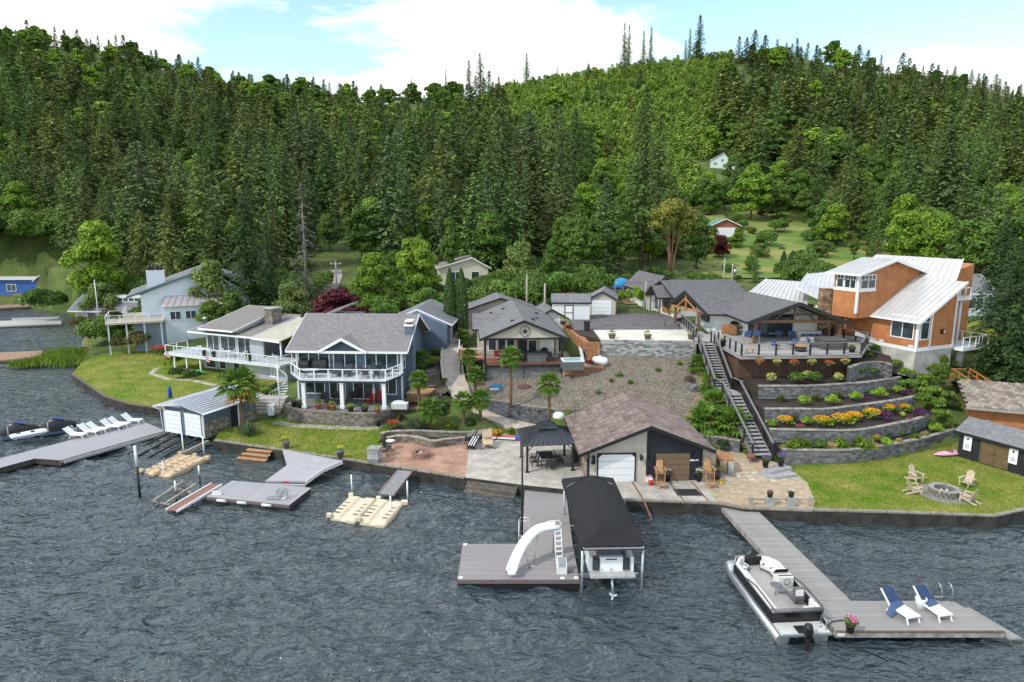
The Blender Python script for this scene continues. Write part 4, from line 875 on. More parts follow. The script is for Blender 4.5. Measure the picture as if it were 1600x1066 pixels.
t=thing('boat_rail','set of dark launching rails sloping from the boathouse doors into the water','rail',(a.x,a.y,.5),ang)
for x in (.7,1.9,3.1,4.3): B().bar((x,-.1,.0),(x+.3,-4.6,-.55),.12,.14).build('rail',M('wet_dark_steel',(.03,.028,.025),.4,.3,4),t)
# ================= star house
t=SH=thing('star_house','single storey house with grey roof, black posts and a star on its gable','house',(-2.8,67.4,5.05),R_(4))
beige=M('beige_lap_siding',(.48,.44,.37),.7,.08,2,extra=bands('Z',.16,.014)); shs=shingle('charcoal_shingles',(.19,.187,.19)); W_=8.0
B().box(0,W_,.0,3.2,-.32,-.02).build('porch_frame',blackm,t); boards(t,0,W_,.0,3.2,.02,M('red_brown_deck_boards',(.30,.12,.075),.6,.2,3,obj=.15),.2,'x')
walls(t,0,W_,3.2,17,-1.6,2.75,beige)
B().ext([(.05,2.72),(W_-.05,2.72),(W_/2,4.35)],'y',-.1,16.8).build('gable_wall',beige,t); gable(t,0,W_,.0,16.6,2.75,4.42,shs,axis='y',ov=.45,trim=blackm,tw=.26)
for x in (.1,W_-.1): B().box(x-.12,x+.12,-.05,.2,-1.8,2.7).build('post',blackm,t)
B().box(-.05,W_+.05,-.1,.15,2.55,2.75).build('beam',blackm,t); B().box(W_/2-.04,W_/2+.04,-.02,.08,-2.0,-.3).build('post',blackm,t)
railing(t,[(.15,.03,0),(W_-.15,.03,0)],1.0,2.0,blackm,blackm,cglass,pw=.06,tw=.07)
block_wall('stone_skirt','grey ledge stone skirt below the star house porch','wall',[(-2.6,67.75),(5.0,68.25)],2.8,4.72,pblock,bl=.5,bh=.16,th=.3)
for i,x in enumerate((.95,1.95,2.9)): window(t,'S',3.2,x,.9,.75,1.1,1)
window(t,'S',3.2,4.15,.0,.9,2.05,1,name='door',m=M('red_door_trim',(.35,.04,.03),.5)); window(t,'S',3.2,5.2,.6,.85,1.3,1); B().box(5.9,7.5,3.05,3.2,0,2.3).build('wall_panel',offwhite,t); window(t,'S',3.2,7.3,.4,.5,1.7,1,m=blackm)
st=B(); cx_,cz_=4.1,3.42
st.v=[];pts=[(cx_+(.33 if k%2==0 else .14)*math.sin(k*math.pi/5),-.17,cz_+(.33 if k%2==0 else .14)*math.cos(k*math.pi/5)) for k in range(10)]
n=len(pts); st.add([(cx_,-.24,cz_)]+pts,[(0,1+i,1+(i+1)%n) for i in range(n)]); em=st.build('star',blackm,t)
b=B(); b.tube([(cx_+.5*math.sin(k*math.pi/14),-.16,cz_+.5*math.cos(k*math.pi/14)) for k in range(29)],.03,5); b.build('star_ring',blackm,t)
for x,y,z in ((1.6,9,3.6),(2.6,12,3.95),(1.2,13,3.35),(5.2,3,4.05),(5.9,6,3.7),(3.0,2,4.1),(6.4,11,3.55)): B().cb((x,y,z+.1),(.35,.3,.2)).build('roof_vent',blackm,t)
gable(t,-.8,3.2,6.0,10.5,2.7,3.9,shs,axis='x',ov=.3,trim=blackm); walls(t,-.5,2,6.2,10.3,-1.5,2.7,beige,name='side_wall'); 
B().box(-2.6,0,3.4,9.0,-.2,0).build('side_deck',MATS['red_brown_deck_boards'],t); railing(t,[(0,3.45,0),(-2.55,3.45,0),(-2.55,9,0)],1.0,1.6,blackm,white,None,pw=.08,tw=.14)
for x,y in((-2.4,3.6),(-.2,3.6)): B().box(x-.07,x+.07,y-.07,y+.07,-2,-.2).build('post',blackm,t)
t2=thing('rear_house','low grey roofed house directly behind the star house','house',(-6.0,88,5.3),R_(6)); walls(t2,0,9,0,9,-.6,2.4,beige,3.9,'y'); gable(t2,0,9,0,9,2.45,3.95,shs,axis='y',ov=.5,trim=blackm); window(t2,'W',0,3,.8,1.2,1.2,2); window(t2,'S',0,1.5,.8,1.2,1.2,2)
t2=thing('garage_wing','small dark roofed side wing right of the star house rear','house',(3.2,83.6,5.2),R_(6)); walls(t2,0,3.4,0,6,-.5,2.2,offwhite,3.1,'y'); gable(t2,0,3.4,0,6,2.25,3.2,shs,axis='y',ov=.4,trim=blackm); window(t2,'S',0,1.7,.8,1,1,1)
# ================= tiled double garage on the apron
t=thing('lake_garage','double garage with red brown tiled roof, half beige and half black front','garage',(5.5,47.0,.85),R_(2.5)); W_,D_=8.35,8.0; xm=4.35
beigeV=M('beige_board_siding',(.50,.45,.38),.7,.08,2,extra=bands('Z',.15,.012)); dnav=M('black_navy_siding',(.018,.021,.03),.6,.2,2,extra=bands('Z',.17,.014))
for nm,xx,m in(('beige_wall',(0,xm),beigeV),('black_wall',(xm,W_),dnav)):
    x0,x1=xx; zl=2.55 if x0==0 else 4.2; zr_=4.2 if x0==0 else 2.55; B().ext([(x0,-.3),(x1,-.3),(x1,zr_),(x0,zl)],'y',0,D_).build('wall',m,t)
b=B(); b.box(xm-.09,xm+.09,-.05,.02,0,4.0); b.box(-.04,.1,-.04,.1,0,2.5); b.box(W_-.1,W_+.04,-.04,.1,0,2.5); b.build('corner_boards',blackm,t)
B().box(-.07,0,.05,D_,-.2,1.6).build('stone_veneer',stoneM,t)
sl_=(4.35-2.62)/xm
ov=.75
tile=M('red_brown_roof_tile',(.16,.112,.098),.85,col2=(.31,.24,.215),scale=.9,bump=.4,bscale=20,obj=.34)
for s in (0,1):
    xe=-ov if s==0 else W_+ov-.0; ze=2.62-sl_*ov if s==0 else 4.35-sl_*(W_+ov-xm)
    y0,y1=-.7,D_+.5
    B().slab([(xe,y0,ze),(xm,y0,4.35),(xm,y1,4.35),(xe,y1,ze)],.16).build('roof',M('roof_underlay',(.03,.018,.016),.9),t)
    nx_,ny_=12,22; L_=math.hypot(xm-xe,4.35-ze); an=math.atan2(4.35-ze,xm-xe); me=B().cb((0,0,0),(1,1,1)).mesh('roof_tile',tile); oth=B()
    for i in range(nx_):
        for j in range(ny_):
            f=(i+.5)/nx_; yy=y0+(j+.5)*(y1-y0)/ny_; px_=xe+(xm-xe)*f; pz_=ze+(4.35-ze)*f+.05+rnd.uniform(-.006,.012)
            if s==0:
                o=link('roof_tile',me,t,loc=(px_,yy,pz_)); o.rotation_euler=(rnd.uniform(-.015,.015),-an+.045,0); o.scale=(L_/nx_*1.03,(y1-y0)/ny_-.13,.05)
            else: oth.cb((px_,yy,pz_),(L_/nx_*1.03,(y1-y0)/ny_-.09,.05),0,0,-an+math.pi-.045)
    if oth.v: oth.build('roof_tiles',tile,t,kind='stuff')
    b=B(); b.bar((xe,y0-.04,ze-.06),(xm,y0-.04,4.29),.07,.24); b.build('fascia',blackm,t)
    b=B(); b.bar((xe,y0,ze-.08),(xe,y1,ze-.08),.1,.12); b.build('gutter',blackm,t)
B().tube([(xm,-.7,4.42),(xm,D_+.5,4.42)],.09,6).build('ridge_tiles',tile,t)
garage_door(t,.75,3.4,-.02,0,2.1,doorw,4); garage_door(t,4.95,7.45,-.02,0,2.1,M('brown_garage_door',(.16,.105,.065),.6,.12,3),5)
b=B(); 
for x in(.66,3.4): b.box(x,x+.09,-.09,.02,0,2.1)
b.box(.66,3.49,-.09,.02,2.1,2.2); b.add([(.75,-.085,1.85),(1.0,-.085,2.1),(.75,-.085,2.1)],[(0,1,2)]); b.add([(3.4,-.085,1.85),(3.4,-.085,2.1),(3.15,-.085,2.1)],[(0,1,2)]); b.build('door_trim',blackm,t)
for x in (.38,3.85,4.6,7.75):
    b=B(); b.box(x-.05,x+.05,-.12,.0,1.95,2.05); b.box(x-.1,x+.1,-.26,-.08,1.68,1.98); b.add([(x-.13,-.29,1.98),(x+.13,-.29,1.98),(x+.13,-.05,1.98),(x-.13,-.05,1.98),(x,-.17,2.12)],[(0,1,4),(1,2,4),(2,3,4),(3,0,4)]); b.build('wall_lamp',blackm,t)
B().lathe([(.17,0),(.17,.04)],12).build('sign_disc',blackm,t); o=[c for c in t.children if c.name.startswith('sign_disc')][0]; o.rotation_euler=(R_(90),0,0); o.location=(.38,-.01,1.5)
B().box(4.5,4.75,-.03,.03,3.5,3.85).build('gable_vent',blackm,t); B().box(7.4,8.1,-.06,.0,1.5,1.62).build('sign_board',offwhite,t)
B().box(-.06,-.01,1.0,1.9,0,2.1).build('door',offwhite,t)
# ================= gazebo
t=thing('gazebo','dark metal roofed gazebo on the plaza with a dining set beneath','gazebo',(1.15,48.9,.85),R_(7)); gw,gd=3.5,3.3
for x,y in((0,0),(gw,0),(0,gd),(gw,gd)): b=B().box(x-.08,x+.08,y-.08,y+.08,0,2.2); b.box(x-.15,x+.15,y-.15,y+.15,0,.04); b.build('post',blackm,t)
b=B(); 
for p,q in(((0,0),(gw,0)),((gw,0),(gw,gd)),((gw,gd),(0,gd)),((0,gd),(0,0))): b.bar((*p,2.15),(*q,2.15),.1,.14)
for x,y,dx_,dy_ in((0,0,1,0),(gw,0,-1,0),(0,0,0,1),(gw,0,0,1)): b.bar((x,y,1.65),(x+dx_*.5,y+dy_*.5,2.1),.06,.06)
b.build('beams',blackm,t)
gzm=M('charcoal_metal_roof',(.065,.07,.08),.42,.1,1,metal=.4)
def hip(P,x0,x1,y0,y1,z0,fx0,fx1,fy0,fy1,z1,n,m):
    panel_roof(P,(x0,y0,z0),(x1,y0,z0),(fx1,fy0,z1),(fx0,fy0,z1),n,m,.04); panel_roof(P,(x1,y0,z0),(x1,y1,z0),(fx1,fy1,z1),(fx1,fy0,z1),n,m,.04); panel_roof(P,(x1,y1,z0),(x0,y1,z0),(fx0,fy1,z1),(fx1,fy1,z1),n,m,.04); panel_roof(P,(x0,y1,z0),(x0,y0,z0),(fx0,fy0,z1),(fx0,fy1,z1),n,m,.04)
hip(t,-.35,gw+.35,-.4,gd+.4,2.2,gw*.36,gw*.64,gd*.36,gd*.64,3.0,9,gzm); B().box(gw*.36,gw*.64,gd*.36,gd*.64,2.9,3.08).build('roof_vent',blackm,t)
hip(t,gw*.28,gw*.72,gd*.28,gd*.72,3.05,gw*.49,gw*.51,gd*.40,gd*.60,3.4,4,gzm)
# ================= timber porch house with big deck
bwhite=M('white_board_and_batten',(.72,.72,.71),.6,.05,2,extra=bandsH(.35,.02)); timber=M('dark_stained_timber',(.17,.095,.055),.65,.3,4,bump=.2); shd=shingle('dark_grey_shingles',(.14,.138,.142))
t=TH=thing('timber_house','white house with dark roof and timber framed porch above the terraces','house',(23.3,66.3,7.5),0)
l=lambda x,y,z:(x-23.3,y-66.3,z-7.5)
B().prism([(22.1-23.3,73.4-66.3),(24.2-23.3,72.2-66.3),(24.5-23.3,69.8-66.3),(32.2-23.3,69.7-66.3),(32.4-23.3,79-66.3),(21.6-23.3,79.4-66.3)],-1.5,2.05).build('wall',bwhite,t)
# porch roof B: ridge from front peak back
zp,ze_=4.15,2.15
pk0,pk1=l(27.75,65.4,7.5+zp),l(26.2,74.5,7.5+zp)
eL0,eL1=l(23.0,65.9,7.5+ze_),l(22.6,72.0,7.5+ze_); eR0,eR1=l(32.9,65.6,7.5+ze_),l(32.6,78,7.5+ze_)
B().slab([eL0,pk0,pk1,eL1],.2).build('porch_roof',shd,t); B().slab([eR0,eR1,pk1,pk0],.2).build('porch_roof',shd,t)
# wing A: gable to the left
gA,gB,gP=l(18.5,80.2,9.55),l(20.9,72.2,9.55),l(19.35,76.0,11.6); rE=l(26.2,74.6,11.63)
B().slab([gB,gP,rE,l(23.9,71.4,9.6)],.2).build('roof',shd,t); B().slab([gA,l(30,80.2,9.5),rE,gP],.2).build('roof',shd,t)
b=B(); U=Vector((0,0,.02))
for p,q in((eL0,pk0),(eR0,pk0)): b.bar(Vector(p)+Vector((0,-.05,-.12)),Vector(q)+Vector((0,-.05,-.12)),.08,.36)
for p,q in((gA,gP),(gB,gP)): b.bar(Vector(p)+Vector((-.05,0,-.12)),Vector(q)+Vector((-.05,0,-.12)),.08,.34)
b.bar(Vector(eL0)+Vector((0,0,-.1)),Vector(eL1)+Vector((0,0,-.1)),.08,.22); b.bar(Vector(gB)+Vector((0,0,-.1)),Vector(l(23.9,71.4,9.6))+Vector((0,0,-.1)),.08,.22); b.build('fascia',blackm,t)
for x,y in((.75,.2),(9.0,.2)): B().box(x-.15,x+.15,y-.15,y+.15,0,2.05).build('post',timber,t)
b=B(); b.box(.3,9.4,.08,.32,2.0,2.3); b.bar((4.5,.2,2.3),(4.5,.2,3.9),.18,.18); b.tube([(2.6,.2,2.35),(3.3,.2,2.95),(4.1,.2,3.3)],.1,6); b.tube([(6.4,.2,2.35),(5.7,.2,2.95),(4.9,.2,3.3)],.1,6); b.build('porch_truss',timber,t)
B().add([l(24.2,70.0,9.85),l(31.4,70.0,9.85),l(27.2,70.0,11.45)],[(0,1,2)]).build('gable_wall',bwhite,t)
window(t,'S',3.4,3.4,.05,4.4,2.0,4,m=blackm,name='sliding_door'); B().box(5.8,8.4,3.28,3.42,0,2.3).build('wall_panel',bwhite,t)
fp=B().box(8.2,9.3,2.6,3.6,0,5.1); c=fp.build('stone_fireplace',M('brown_ledge_stone',(.30,.20,.12),.9,.35,2.5,bump=.5,extra=bricks(.4,.18,.02,.5,.03,True,.3)),t); B().box(8.45,9.0,2.55,2.62,.4,1.1).build('firebox',blackm,c)
for x,y in((19.1,79.0),(20.3,73.4)): q=l(x,y,7.5); B().box(q[0]-.15,q[0]+.15,q[1]-.15,q[1]+.15,0,2.1).build('post',timber,t)
b=B(); a_,c_,m_=Vector(l(18.7,79.6,9.55)),Vector(l(20.8,72.8,9.55)),Vector(l(19.55,76.1,9.55)); b.bar(a_,c_,.2,.25); b.bar(m_,m_+Vector((-.1,0,1.75)),.16,.16); b.bar(m_.lerp(a_,.6),m_+Vector((-.1,0,1.2)),.14,.14); b.bar(m_.lerp(c_,.6),m_+Vector((-.1,0,1.2)),.14,.14); b.build('entry_truss',M('warm_timber',(.36,.17,.07),.6,.25,4),t)
window(t,'W',21.72-23.3,76.2-66.3,.8,2.4,.8,4,m=blackm)
B().box(-1.0,.5,5.0,5.5,0,1.0).build('bar_counter',M('warm_timber',(.36,.17,.07)),t)
# deck
deckm=M('weathered_grey_decking',(.36,.345,.33),.75,.14,2,bump=.2,obj=.1); skirt=M('brown_slat_skirt',(.105,.06,.042),.75,.25,4,bump=.2,obj=.22)
D=[(20.6,60.2),(31.9,61.0),(35.2,66.2),(33.2,70.2),(24.5,70.0),(20.6,71.8),(20.8,78.6),(19.7,79.0),(19.0,69.6),(18.3,67.9),(20.3,66.9)]
t=TD=thing('timber_deck','large grey deck with black posts, brown slatted skirt and terraces below','deck',(20.6,60.2,7.5)); o=t.location
B().prism(D,7.15,7.4).build('deck_frame',M('grey_deck_fascia',(.28,.27,.26),.75,.12,3),t,off=o)
b=B(); 
# decking boards cut to the outline in rows
def clip_rows(poly,y0,y1,wd):
    out=[];y=y0
    while y<y1:
        xs=[]; n=len(poly); ym=y+wd/2
        for i in range(n):
            a,c=poly[i],poly[(i+1)%n]
            if (a[1]>ym)!=(c[1]>ym): xs.append(a[0]+(c[0]-a[0])*(ym-a[1])/(c[1]-a[1]))
        xs.sort()
        for i in range(0,len(xs)-1,2): out.append((xs[i],xs[i+1],y))
        y+=wd
    return out
me=B().cb((0,0,0),(1,1,1)).mesh('plank',deckm)
for x0,x1,y in clip_rows(D,60.2,79,.28):
    q=link('plank',me,t,loc=((x0+x1)/2-o.x,y+.14-o.y,-.05+.02)); q.scale=(x1-x0,.262,.05)
pr=[Vector((*p,7.5))-o for p in D]
def vv(*a): return [Vector(p)-o for p in a]
railing(t,vv((20.55,64.9,7.5),(20.68,60.3,7.5),(31.85,61.08,7.5),(35.1,66.2,7.5),(33.3,69.9,7.5)),1.05,1.55,blackm,M('grey_rail_cap',(.17,.165,.16),.6,.1),None,pw=.14,tw=.06,capw=.16,midrails=3)
railing(t,vv((18.35,67.95,7.5),(19.05,69.6,7.5),(19.75,78.5,7.5)),1.05,1.5,blackm,MATS['grey_rail_cap'],None,pw=.14,tw=.06,capw=.16,midrails=3)
railing(t,vv((19.9,67.1,7.5),(20.5,66.7,7.5)),1.05,1.5,blackm,MATS['grey_rail_cap'],None,pw=.14,capw=.16,midrails=3)
me=B().cb((0,0,0),(1,1,1)).mesh('skirt_slat',skirt)
sk=[Vector((20.9,66.5)),Vector((20.9,61.9)),Vector((31.3,62.4)),Vector((34.2,66.5))]
for i in range(3):
    a,c=sk[i],sk[i+1]; n=int((c-a).length/.135); rz=math.atan2(c.y-a.y,c.x-a.x)
    for k in range(n):
        p=a.lerp(c,(k+.5)/n); zb=5.0; q=link('skirt_slat',me,t,loc=(p.x-o.x,p.y-o.y,(zb+7.15)/2-7.5),rz=rz); q.scale=(.115,.04,7.15-zb+rnd.uniform(-.02,.0))
b=B(); 
b.prism([(21.0,66),(21.0,62.05),(31.2,62.5),(34,66.4)],4.8,7.1); b.build('deck_shade_fill',M('deck_shadow',(.03,.022,.018),.9),t,off=o)  # near-black block standing in for the shade behind the skirt slats
B().cb((21.0,61.75,7.0),(.5,.3,.25)).build('beam_end',timber,t,off=o)
# stairs
t=ST=thing('garden_stairs','long grey staircase with black rails going down beside the terraces','staircase',(19.8,51,1.2)); o=t.location
S0,S1=Vector((19.3,66.6,7.45)),Vector((19.25,60.6,4.3)); S2,S3=Vector((19.6,59.2,4.3)),Vector((19.75,51.3,1.25))
stepm=M('pale_stair_tread',(.33,.32,.32),.7,.12,3); cap_=MATS['grey_rail_cap']
def flight(p,q,wd,n):
    d=q-p; dr=Vector((d.x,d.y,0)).normalized(); sd=Vector((-dr.y,dr.x,0))
    for k in range(n):
        c=p+d*((k+.5)/n); B().cb((c.x,c.y,c.z),(wd,abs(d.length/n)*.86,.06),math.atan2(dr.y,dr.x)-math.pi/2).build('tread',stepm,t,off=o)
    for s in(-1,1):
        B().bar(p+sd*s*(wd/2+.04)+Vector((0,0,-.12)),q+sd*s*(wd/2+.04)+Vector((0,0,-.12)),.08,.32).build('stringer',cap_,t,off=o)
        P=[p+sd*s*(wd/2+.1),q+sd*s*(wd/2+.1)]; m=4
        for k in range(m+1):
            c=P[0].lerp(P[1],k/m); B().cb((c.x,c.y,c.z+.45),(.13,.13,1.15)).build('post',blackm,t,off=o)
        B().bar(P[0]+Vector((0,0,1.05)),P[1]+Vector((0,0,1.05)),.16,.07).build('handrail',cap_,t,off=o)
        for hh in (.3,.52,.74): B().bar(P[0]+Vector((0,0,hh)),P[1]+Vector((0,0,hh)),.03,.03).build('rail',blackm,t,off=o)
flight(S0,S1,1.35,17); flight(S2,S3,1.4,17)
lp=[(18.5,60.7),(20.1,60.7),(20.5,59.1),(18.8,59.1)]; B().prism(lp,4.15,4.3).build('landing',stepm,t,off=o)
for x,y in((18.6,60.5),(20.2,59.2),(18.9,59.2)): B().box(x-.08,x+.08,y-.08,y+.08,1.5,4.15).build('post',timber,t,off=o)
B().bar((18.45,60.7,5.35),(18.75,59.2,5.35),.16,.07).build('handrail',cap_,t,off=o); B().bar((20.2,60.7,5.35),(20.6,59.2,5.35),.16,.07).build('handrail',cap_,t,off=o)
p1=g(1.05,(1184,738),(1220,728),(1246,741),(1207,746)); p2=g(1.05,(1192,735),(1222,727),(1238,734),(1204,741))
B().prism(p1,.5,1.02).build('bottom_step',stepm,t,off=o); B().prism(p2,1.02,1.22).build('bottom_step',stepm,t,off=o)
# ================= orange house
C0=Vector((38,63,7.4)); t=OH=thing('orange_house','orange shingled house with pale standing seam metal roofs and white trim','house',C0,R_(24.7))
org=M('orange_shingle_siding',(.46,.183,.07),.8,.16,1.2,extra=bricks(.2,.16,.01,.10,.012,True,.75)); mroof=M('white_standing_seam',(.58,.57,.56),.38,.07,.7,metal=.2)
k=.57; ze=3.1
pn=(-k,0,1); pp=(0,0,ze+k*.0+.0)  # lower roof plane z=ze+k*x
rp=lambda px,py:ray(t,px,py,pp,pn)
# walls under the sloping roof
b=B(); X1=5.3; b.ext([(0,0),(X1,0),(X1,ze+k*X1-.1),(0,ze-.1)],'y',0,11.5); b.build('wall',org,t)
b=B(); b.ext([(X1,0),(11.5,0),(11.5,ze+k*8),(X1,ze+k*X1-.1)],'y',2.6,11.5); b.build('wall',org,t)
cb_=B(); cb_.box(-.02,X1,.02,11,-2.6,-.02); cb_.box(X1,8,2.7,11,-2.6,-.02); cb_.build('concrete_base',M('foundation_concrete',(.42,.40,.36),.85,.25,.8,bump=.25,bscale=14),t)
b=B(); b.box(-.05,X1+.05,-.05,0,-.12,.22); b.box(-.06,.16,-.06,.16,0,ze); b.box(X1-.16,X1+.05,-.06,.1,0,ze+k*X1-.2); b.box(1.75,1.95,-.05,0,0,ze+k*1.8-.1); b.box(-.05,0,0,11.5,-.12,.2); b.build('trim',white,t)
window(t,'W',0,1.55,1.05,2.2,1.55,2,name='window'); window(t,'W',0,1.55,2.68,2.2,.42,4,name='transom_window'); window(t,'S',0,.95,1.05,1.1,1.55,1); window(t,'S',0,.95,2.68,1.1,.42,2,name='transom_window')
window(t,'E',X1,1.3,.3,1.2,2.1,1); 
# lower roof in standing seam panels
xr=8.9; 
panel_roof(t,(-.6,8.0,ze-k*.6),(-.6,-.6,ze-k*.6),(X1+.3,-.6,ze+k*(X1+.3)),(X1+.3,8.0,ze+k*(X1+.3)),15,mroof,.09)
panel_roof(t,(X1+.3,11.8,ze+k*(X1+.3)),(X1+.3,.6,ze+k*(X1+.3)),(xr,2.2,ze+k*xr),(xr,11.8,ze+k*xr),17,mroof,.09)
b=B(); b.bar((-.62,-.63,ze-k*.6-.02),(X1+.3,-.63,ze+k*(X1+.3)-.02),.06,.24); b.bar((-.64,-.6,ze-k*.6-.05),(-.64,8,ze-k*.6-.05),.1,.16); b.bar((X1+.3,.55,ze+k*(X1+.3)),(xr,2.15,ze+k*xr),.06,.24); b.build('fascia',white,t)
# tower rising through the roof
yt=4.6; T0=lambda px,py:ray(t,px,py,(0,yt,0),(0,1,0))
a0=T0(1339,470); a1=T0(1447,434); tl=T0(1340,425.5); pkk=T0(1393.6,405); rr=T0(1466,434)
yb=ray(t,1303,450,(a0.x,0,0),(1,0,0)).y; 
B().ext([(a0.x,ze-.5),(a1.x+.6,ze-.4),(rr.x-.3,rr.z),(pkk.x,pkk.z-.1),(a0.x,tl.z-.05)],'y',yt,yb).build('tower_wall',org,t)
panel_roof(t,(pkk.x,yt-.55,pkk.z),(pkk.x,yb+.6,pkk.z),(a0.x-.6,yb+.6,tl.z-.2),(a0.x-.6,yt-.55,tl.z-.2),10,mroof,.09); panel_roof(t,(pkk.x,yt-.55,pkk.z),(pkk.x,yb+.6,pkk.z),(rr.x+.3,yb+.6,rr.z-.1),(rr.x+.3,yt-.55,rr.z-.1),10,mroof,.09)
b=B(); b.bar((a0.x-.6,yt-.6,tl.z-.24),(pkk.x,yt-.6,pkk.z-.06),.07,.26); b.bar((rr.x+.3,yt-.6,rr.z-.14),(pkk.x,yt-.6,pkk.z-.06),.07,.26); b.bar((a0.x-.62,yt-.6,tl.z-.25),(a0.x-.62,yb+.6,tl.z-.25),.07,.2); b.build('fascia',white,t)
w2=T0(1367,455); zb=T0(1342,451).z; hh=tl.z-zb-.35
window(t,'S',yt,(a0.x+.25+w2.x)/2,zb,w2.x-a0.x-.45,hh*.6,2); window(t,'S',yt,(a0.x+.25+w2.x)/2,zb+hh*.68,w2.x-a0.x-.45,hh*.3,4,name='transom_window')
for k_ in (0,1):
    ya=yt+.3+(yb-yt-.5)*(.62*k_); wd_=(yb-yt-.5)*(.52 if k_==0 else .3); window(t,'W',a0.x,ya+wd_/2,zb,wd_,hh*.6,2 if k_==0 else 1); window(t,'W',a0.x,ya+wd_/2,zb+hh*.68,wd_,hh*.3,4 if k_==0 else 2,name='transom_window')
b=B(); b.box(a0.x-.06,a0.x+.14,yt-.06,yt+.14,ze,tl.z-.1); b.box(a0.x-.05,a0.x,yt,yb,zb-.35,zb-.1); b.box(a0.x,w2.x+.1,yt-.05,yt,zb-.35,zb-.1); b.build('trim',white,t)
panel_roof(t,(-.55,8.2,ze-.35),(-.55,11.5,ze-.35),(.4,11.5,ze+.2),(.4,8.2,ze+.2),5,mroof)
# rear wings with metal roofs (left)
t2=thing('metal_roof_wing','low building with a wide pale ribbed metal roof behind the timber house','house',(29.5,75.5,7.5),R_(14))
B().prism([(-2.6,3),(7.5,3.5),(7.5,10),(-1,10)],-1,2.0).build('wall',org,t2)
q4=lambda *a:[toloc(t2,GY(*p)) for p in a]
e0,e1,r1,r0=q4((1158,468,77.5),(1262,482,76),(1262,441,84),(1198,436,83)); panel_roof(t2,e0,e1,r1,r0,13,mroof,.08); b=B(); b.bar(e0,r0,.08,.2); b.bar(e0,e1,.1,.2); b.build('gutter',white,t2)
e0,e1,r1,r0=q4((1245,450,77.5),(1318,486,75.5),(1316,423,86),(1262,428,85)); panel_roof(t2,e0,e1,r1,r0,9,mroof,.08); b=B(); b.bar(e0,r0,.08,.2); b.bar(e0,e1,.1,.2); b.build('gutter',white,t2)
cq=toloc(t2,GY(1295,500,70.5)); cz=toloc(t2,GY(1295,455,70.5)).z; B().box(cq.x-.55,cq.x+.55,cq.y-.4,cq.y+.4,-.5,cz).build('stone_chimney',MATS['brown_ledge_stone'],t2); B().box(cq.x-.65,cq.x+.65,cq.y-.5,cq.y+.5,cz,cz+.12).build('chimney_cap',concg,t2)
# lakeside balcony of the orange house
bl_=thing('balcony','white two level balcony on round posts beside the orange house','balcony',(43.3,66.3,7.3),R_(24.7))
B().box(-.5,3.6,-1.6,3,-.3,0).build('floor',white,bl_); railing(bl_,[(-.4,-1.5,0),(3.5,-1.5,0),(3.5,2.8,0)],1.0,.9,white,white,cglass,pw=.08); B().box(-.3,3.2,.4,4,4.3,4.6).build('floor',white,bl_); railing(bl_,[(-.2,.5,4.6),(3.1,.5,4.6),(3.1,3.6,4.6)],.9,.9,white,white,None,pw=.08)
B().lathe([(.14,0),(.14,4.3)],10,(2.2,.8,0)).build('post',white,bl_); B().lathe([(.38,-3.2),(.38,-.3)],12,(2.0,.2,0)).build('pier',offwhite,bl_)
# wooden stairs down from the orange house
t=WS=thing('wooden_stairs','orange brown wooden stairs descending to the shingled lake cottage','staircase',(45,62,4)); o=t.location; woodo=M('orange_stained_wood',(.40,.155,.05),.65,.25,4)
A=Vector((43.4,63.5,6.1)); E_=Vector((44.6,55.4,2.9)); A=GY(1500,592,64.0); E_=GY(1562,632,58.5); 
d=E_-A; dr=Vector((d.x,d.y,0)).normalized(); sd=Vector((-dr.y,dr.x,0))
for k in range(16):
    c=A+d*((k+.5)/16); B().cb((c.x,c.y,c.z),(1.5,.32,.05),math.atan2(dr.y,dr.x)-math.pi/2).build('tread',woodo,t,off=o)
for s in(-1,1):
    P=[A+sd*s*.85,E_+sd*s*.85]; B().bar(P[0]-Vector((0,0,.15)),P[1]-Vector((0,0,.15)),.08,.35).build('stringer',woodo,t,off=o); B().bar(P[0]+Vector((0,0,1.0)),P[1]+Vector((0,0,1.0)),.14,.08).build('handrail',woodo,t,off=o); B().bar(P[0]+Vector((0,0,.55)),P[1]+Vector((0,0,.55)),.05,.1).build('rail',woodo,t,off=o)
    for k in range(6): c=P[0].lerp(P[1],k/5); B().cb((c.x,c.y,c.z+.3),(.12,.12,1.5)).build('post',woodo,t,off=o)
B().cb((A.x-.6,A.y+.9,A.z),(2.8,2.2,.12)).build('landing',woodo,t,off=o)
for a,c in (((-2,-.1),(.4,-.1)),((-2,-.1),(-2,2))): B().bar(Vector((A.x+a[0],A.y+a[1],A.z+1)),Vector((A.x+c[0],A.y+c[1],A.z+1)),.1,.08).build('rail',woodo,t,off=o)
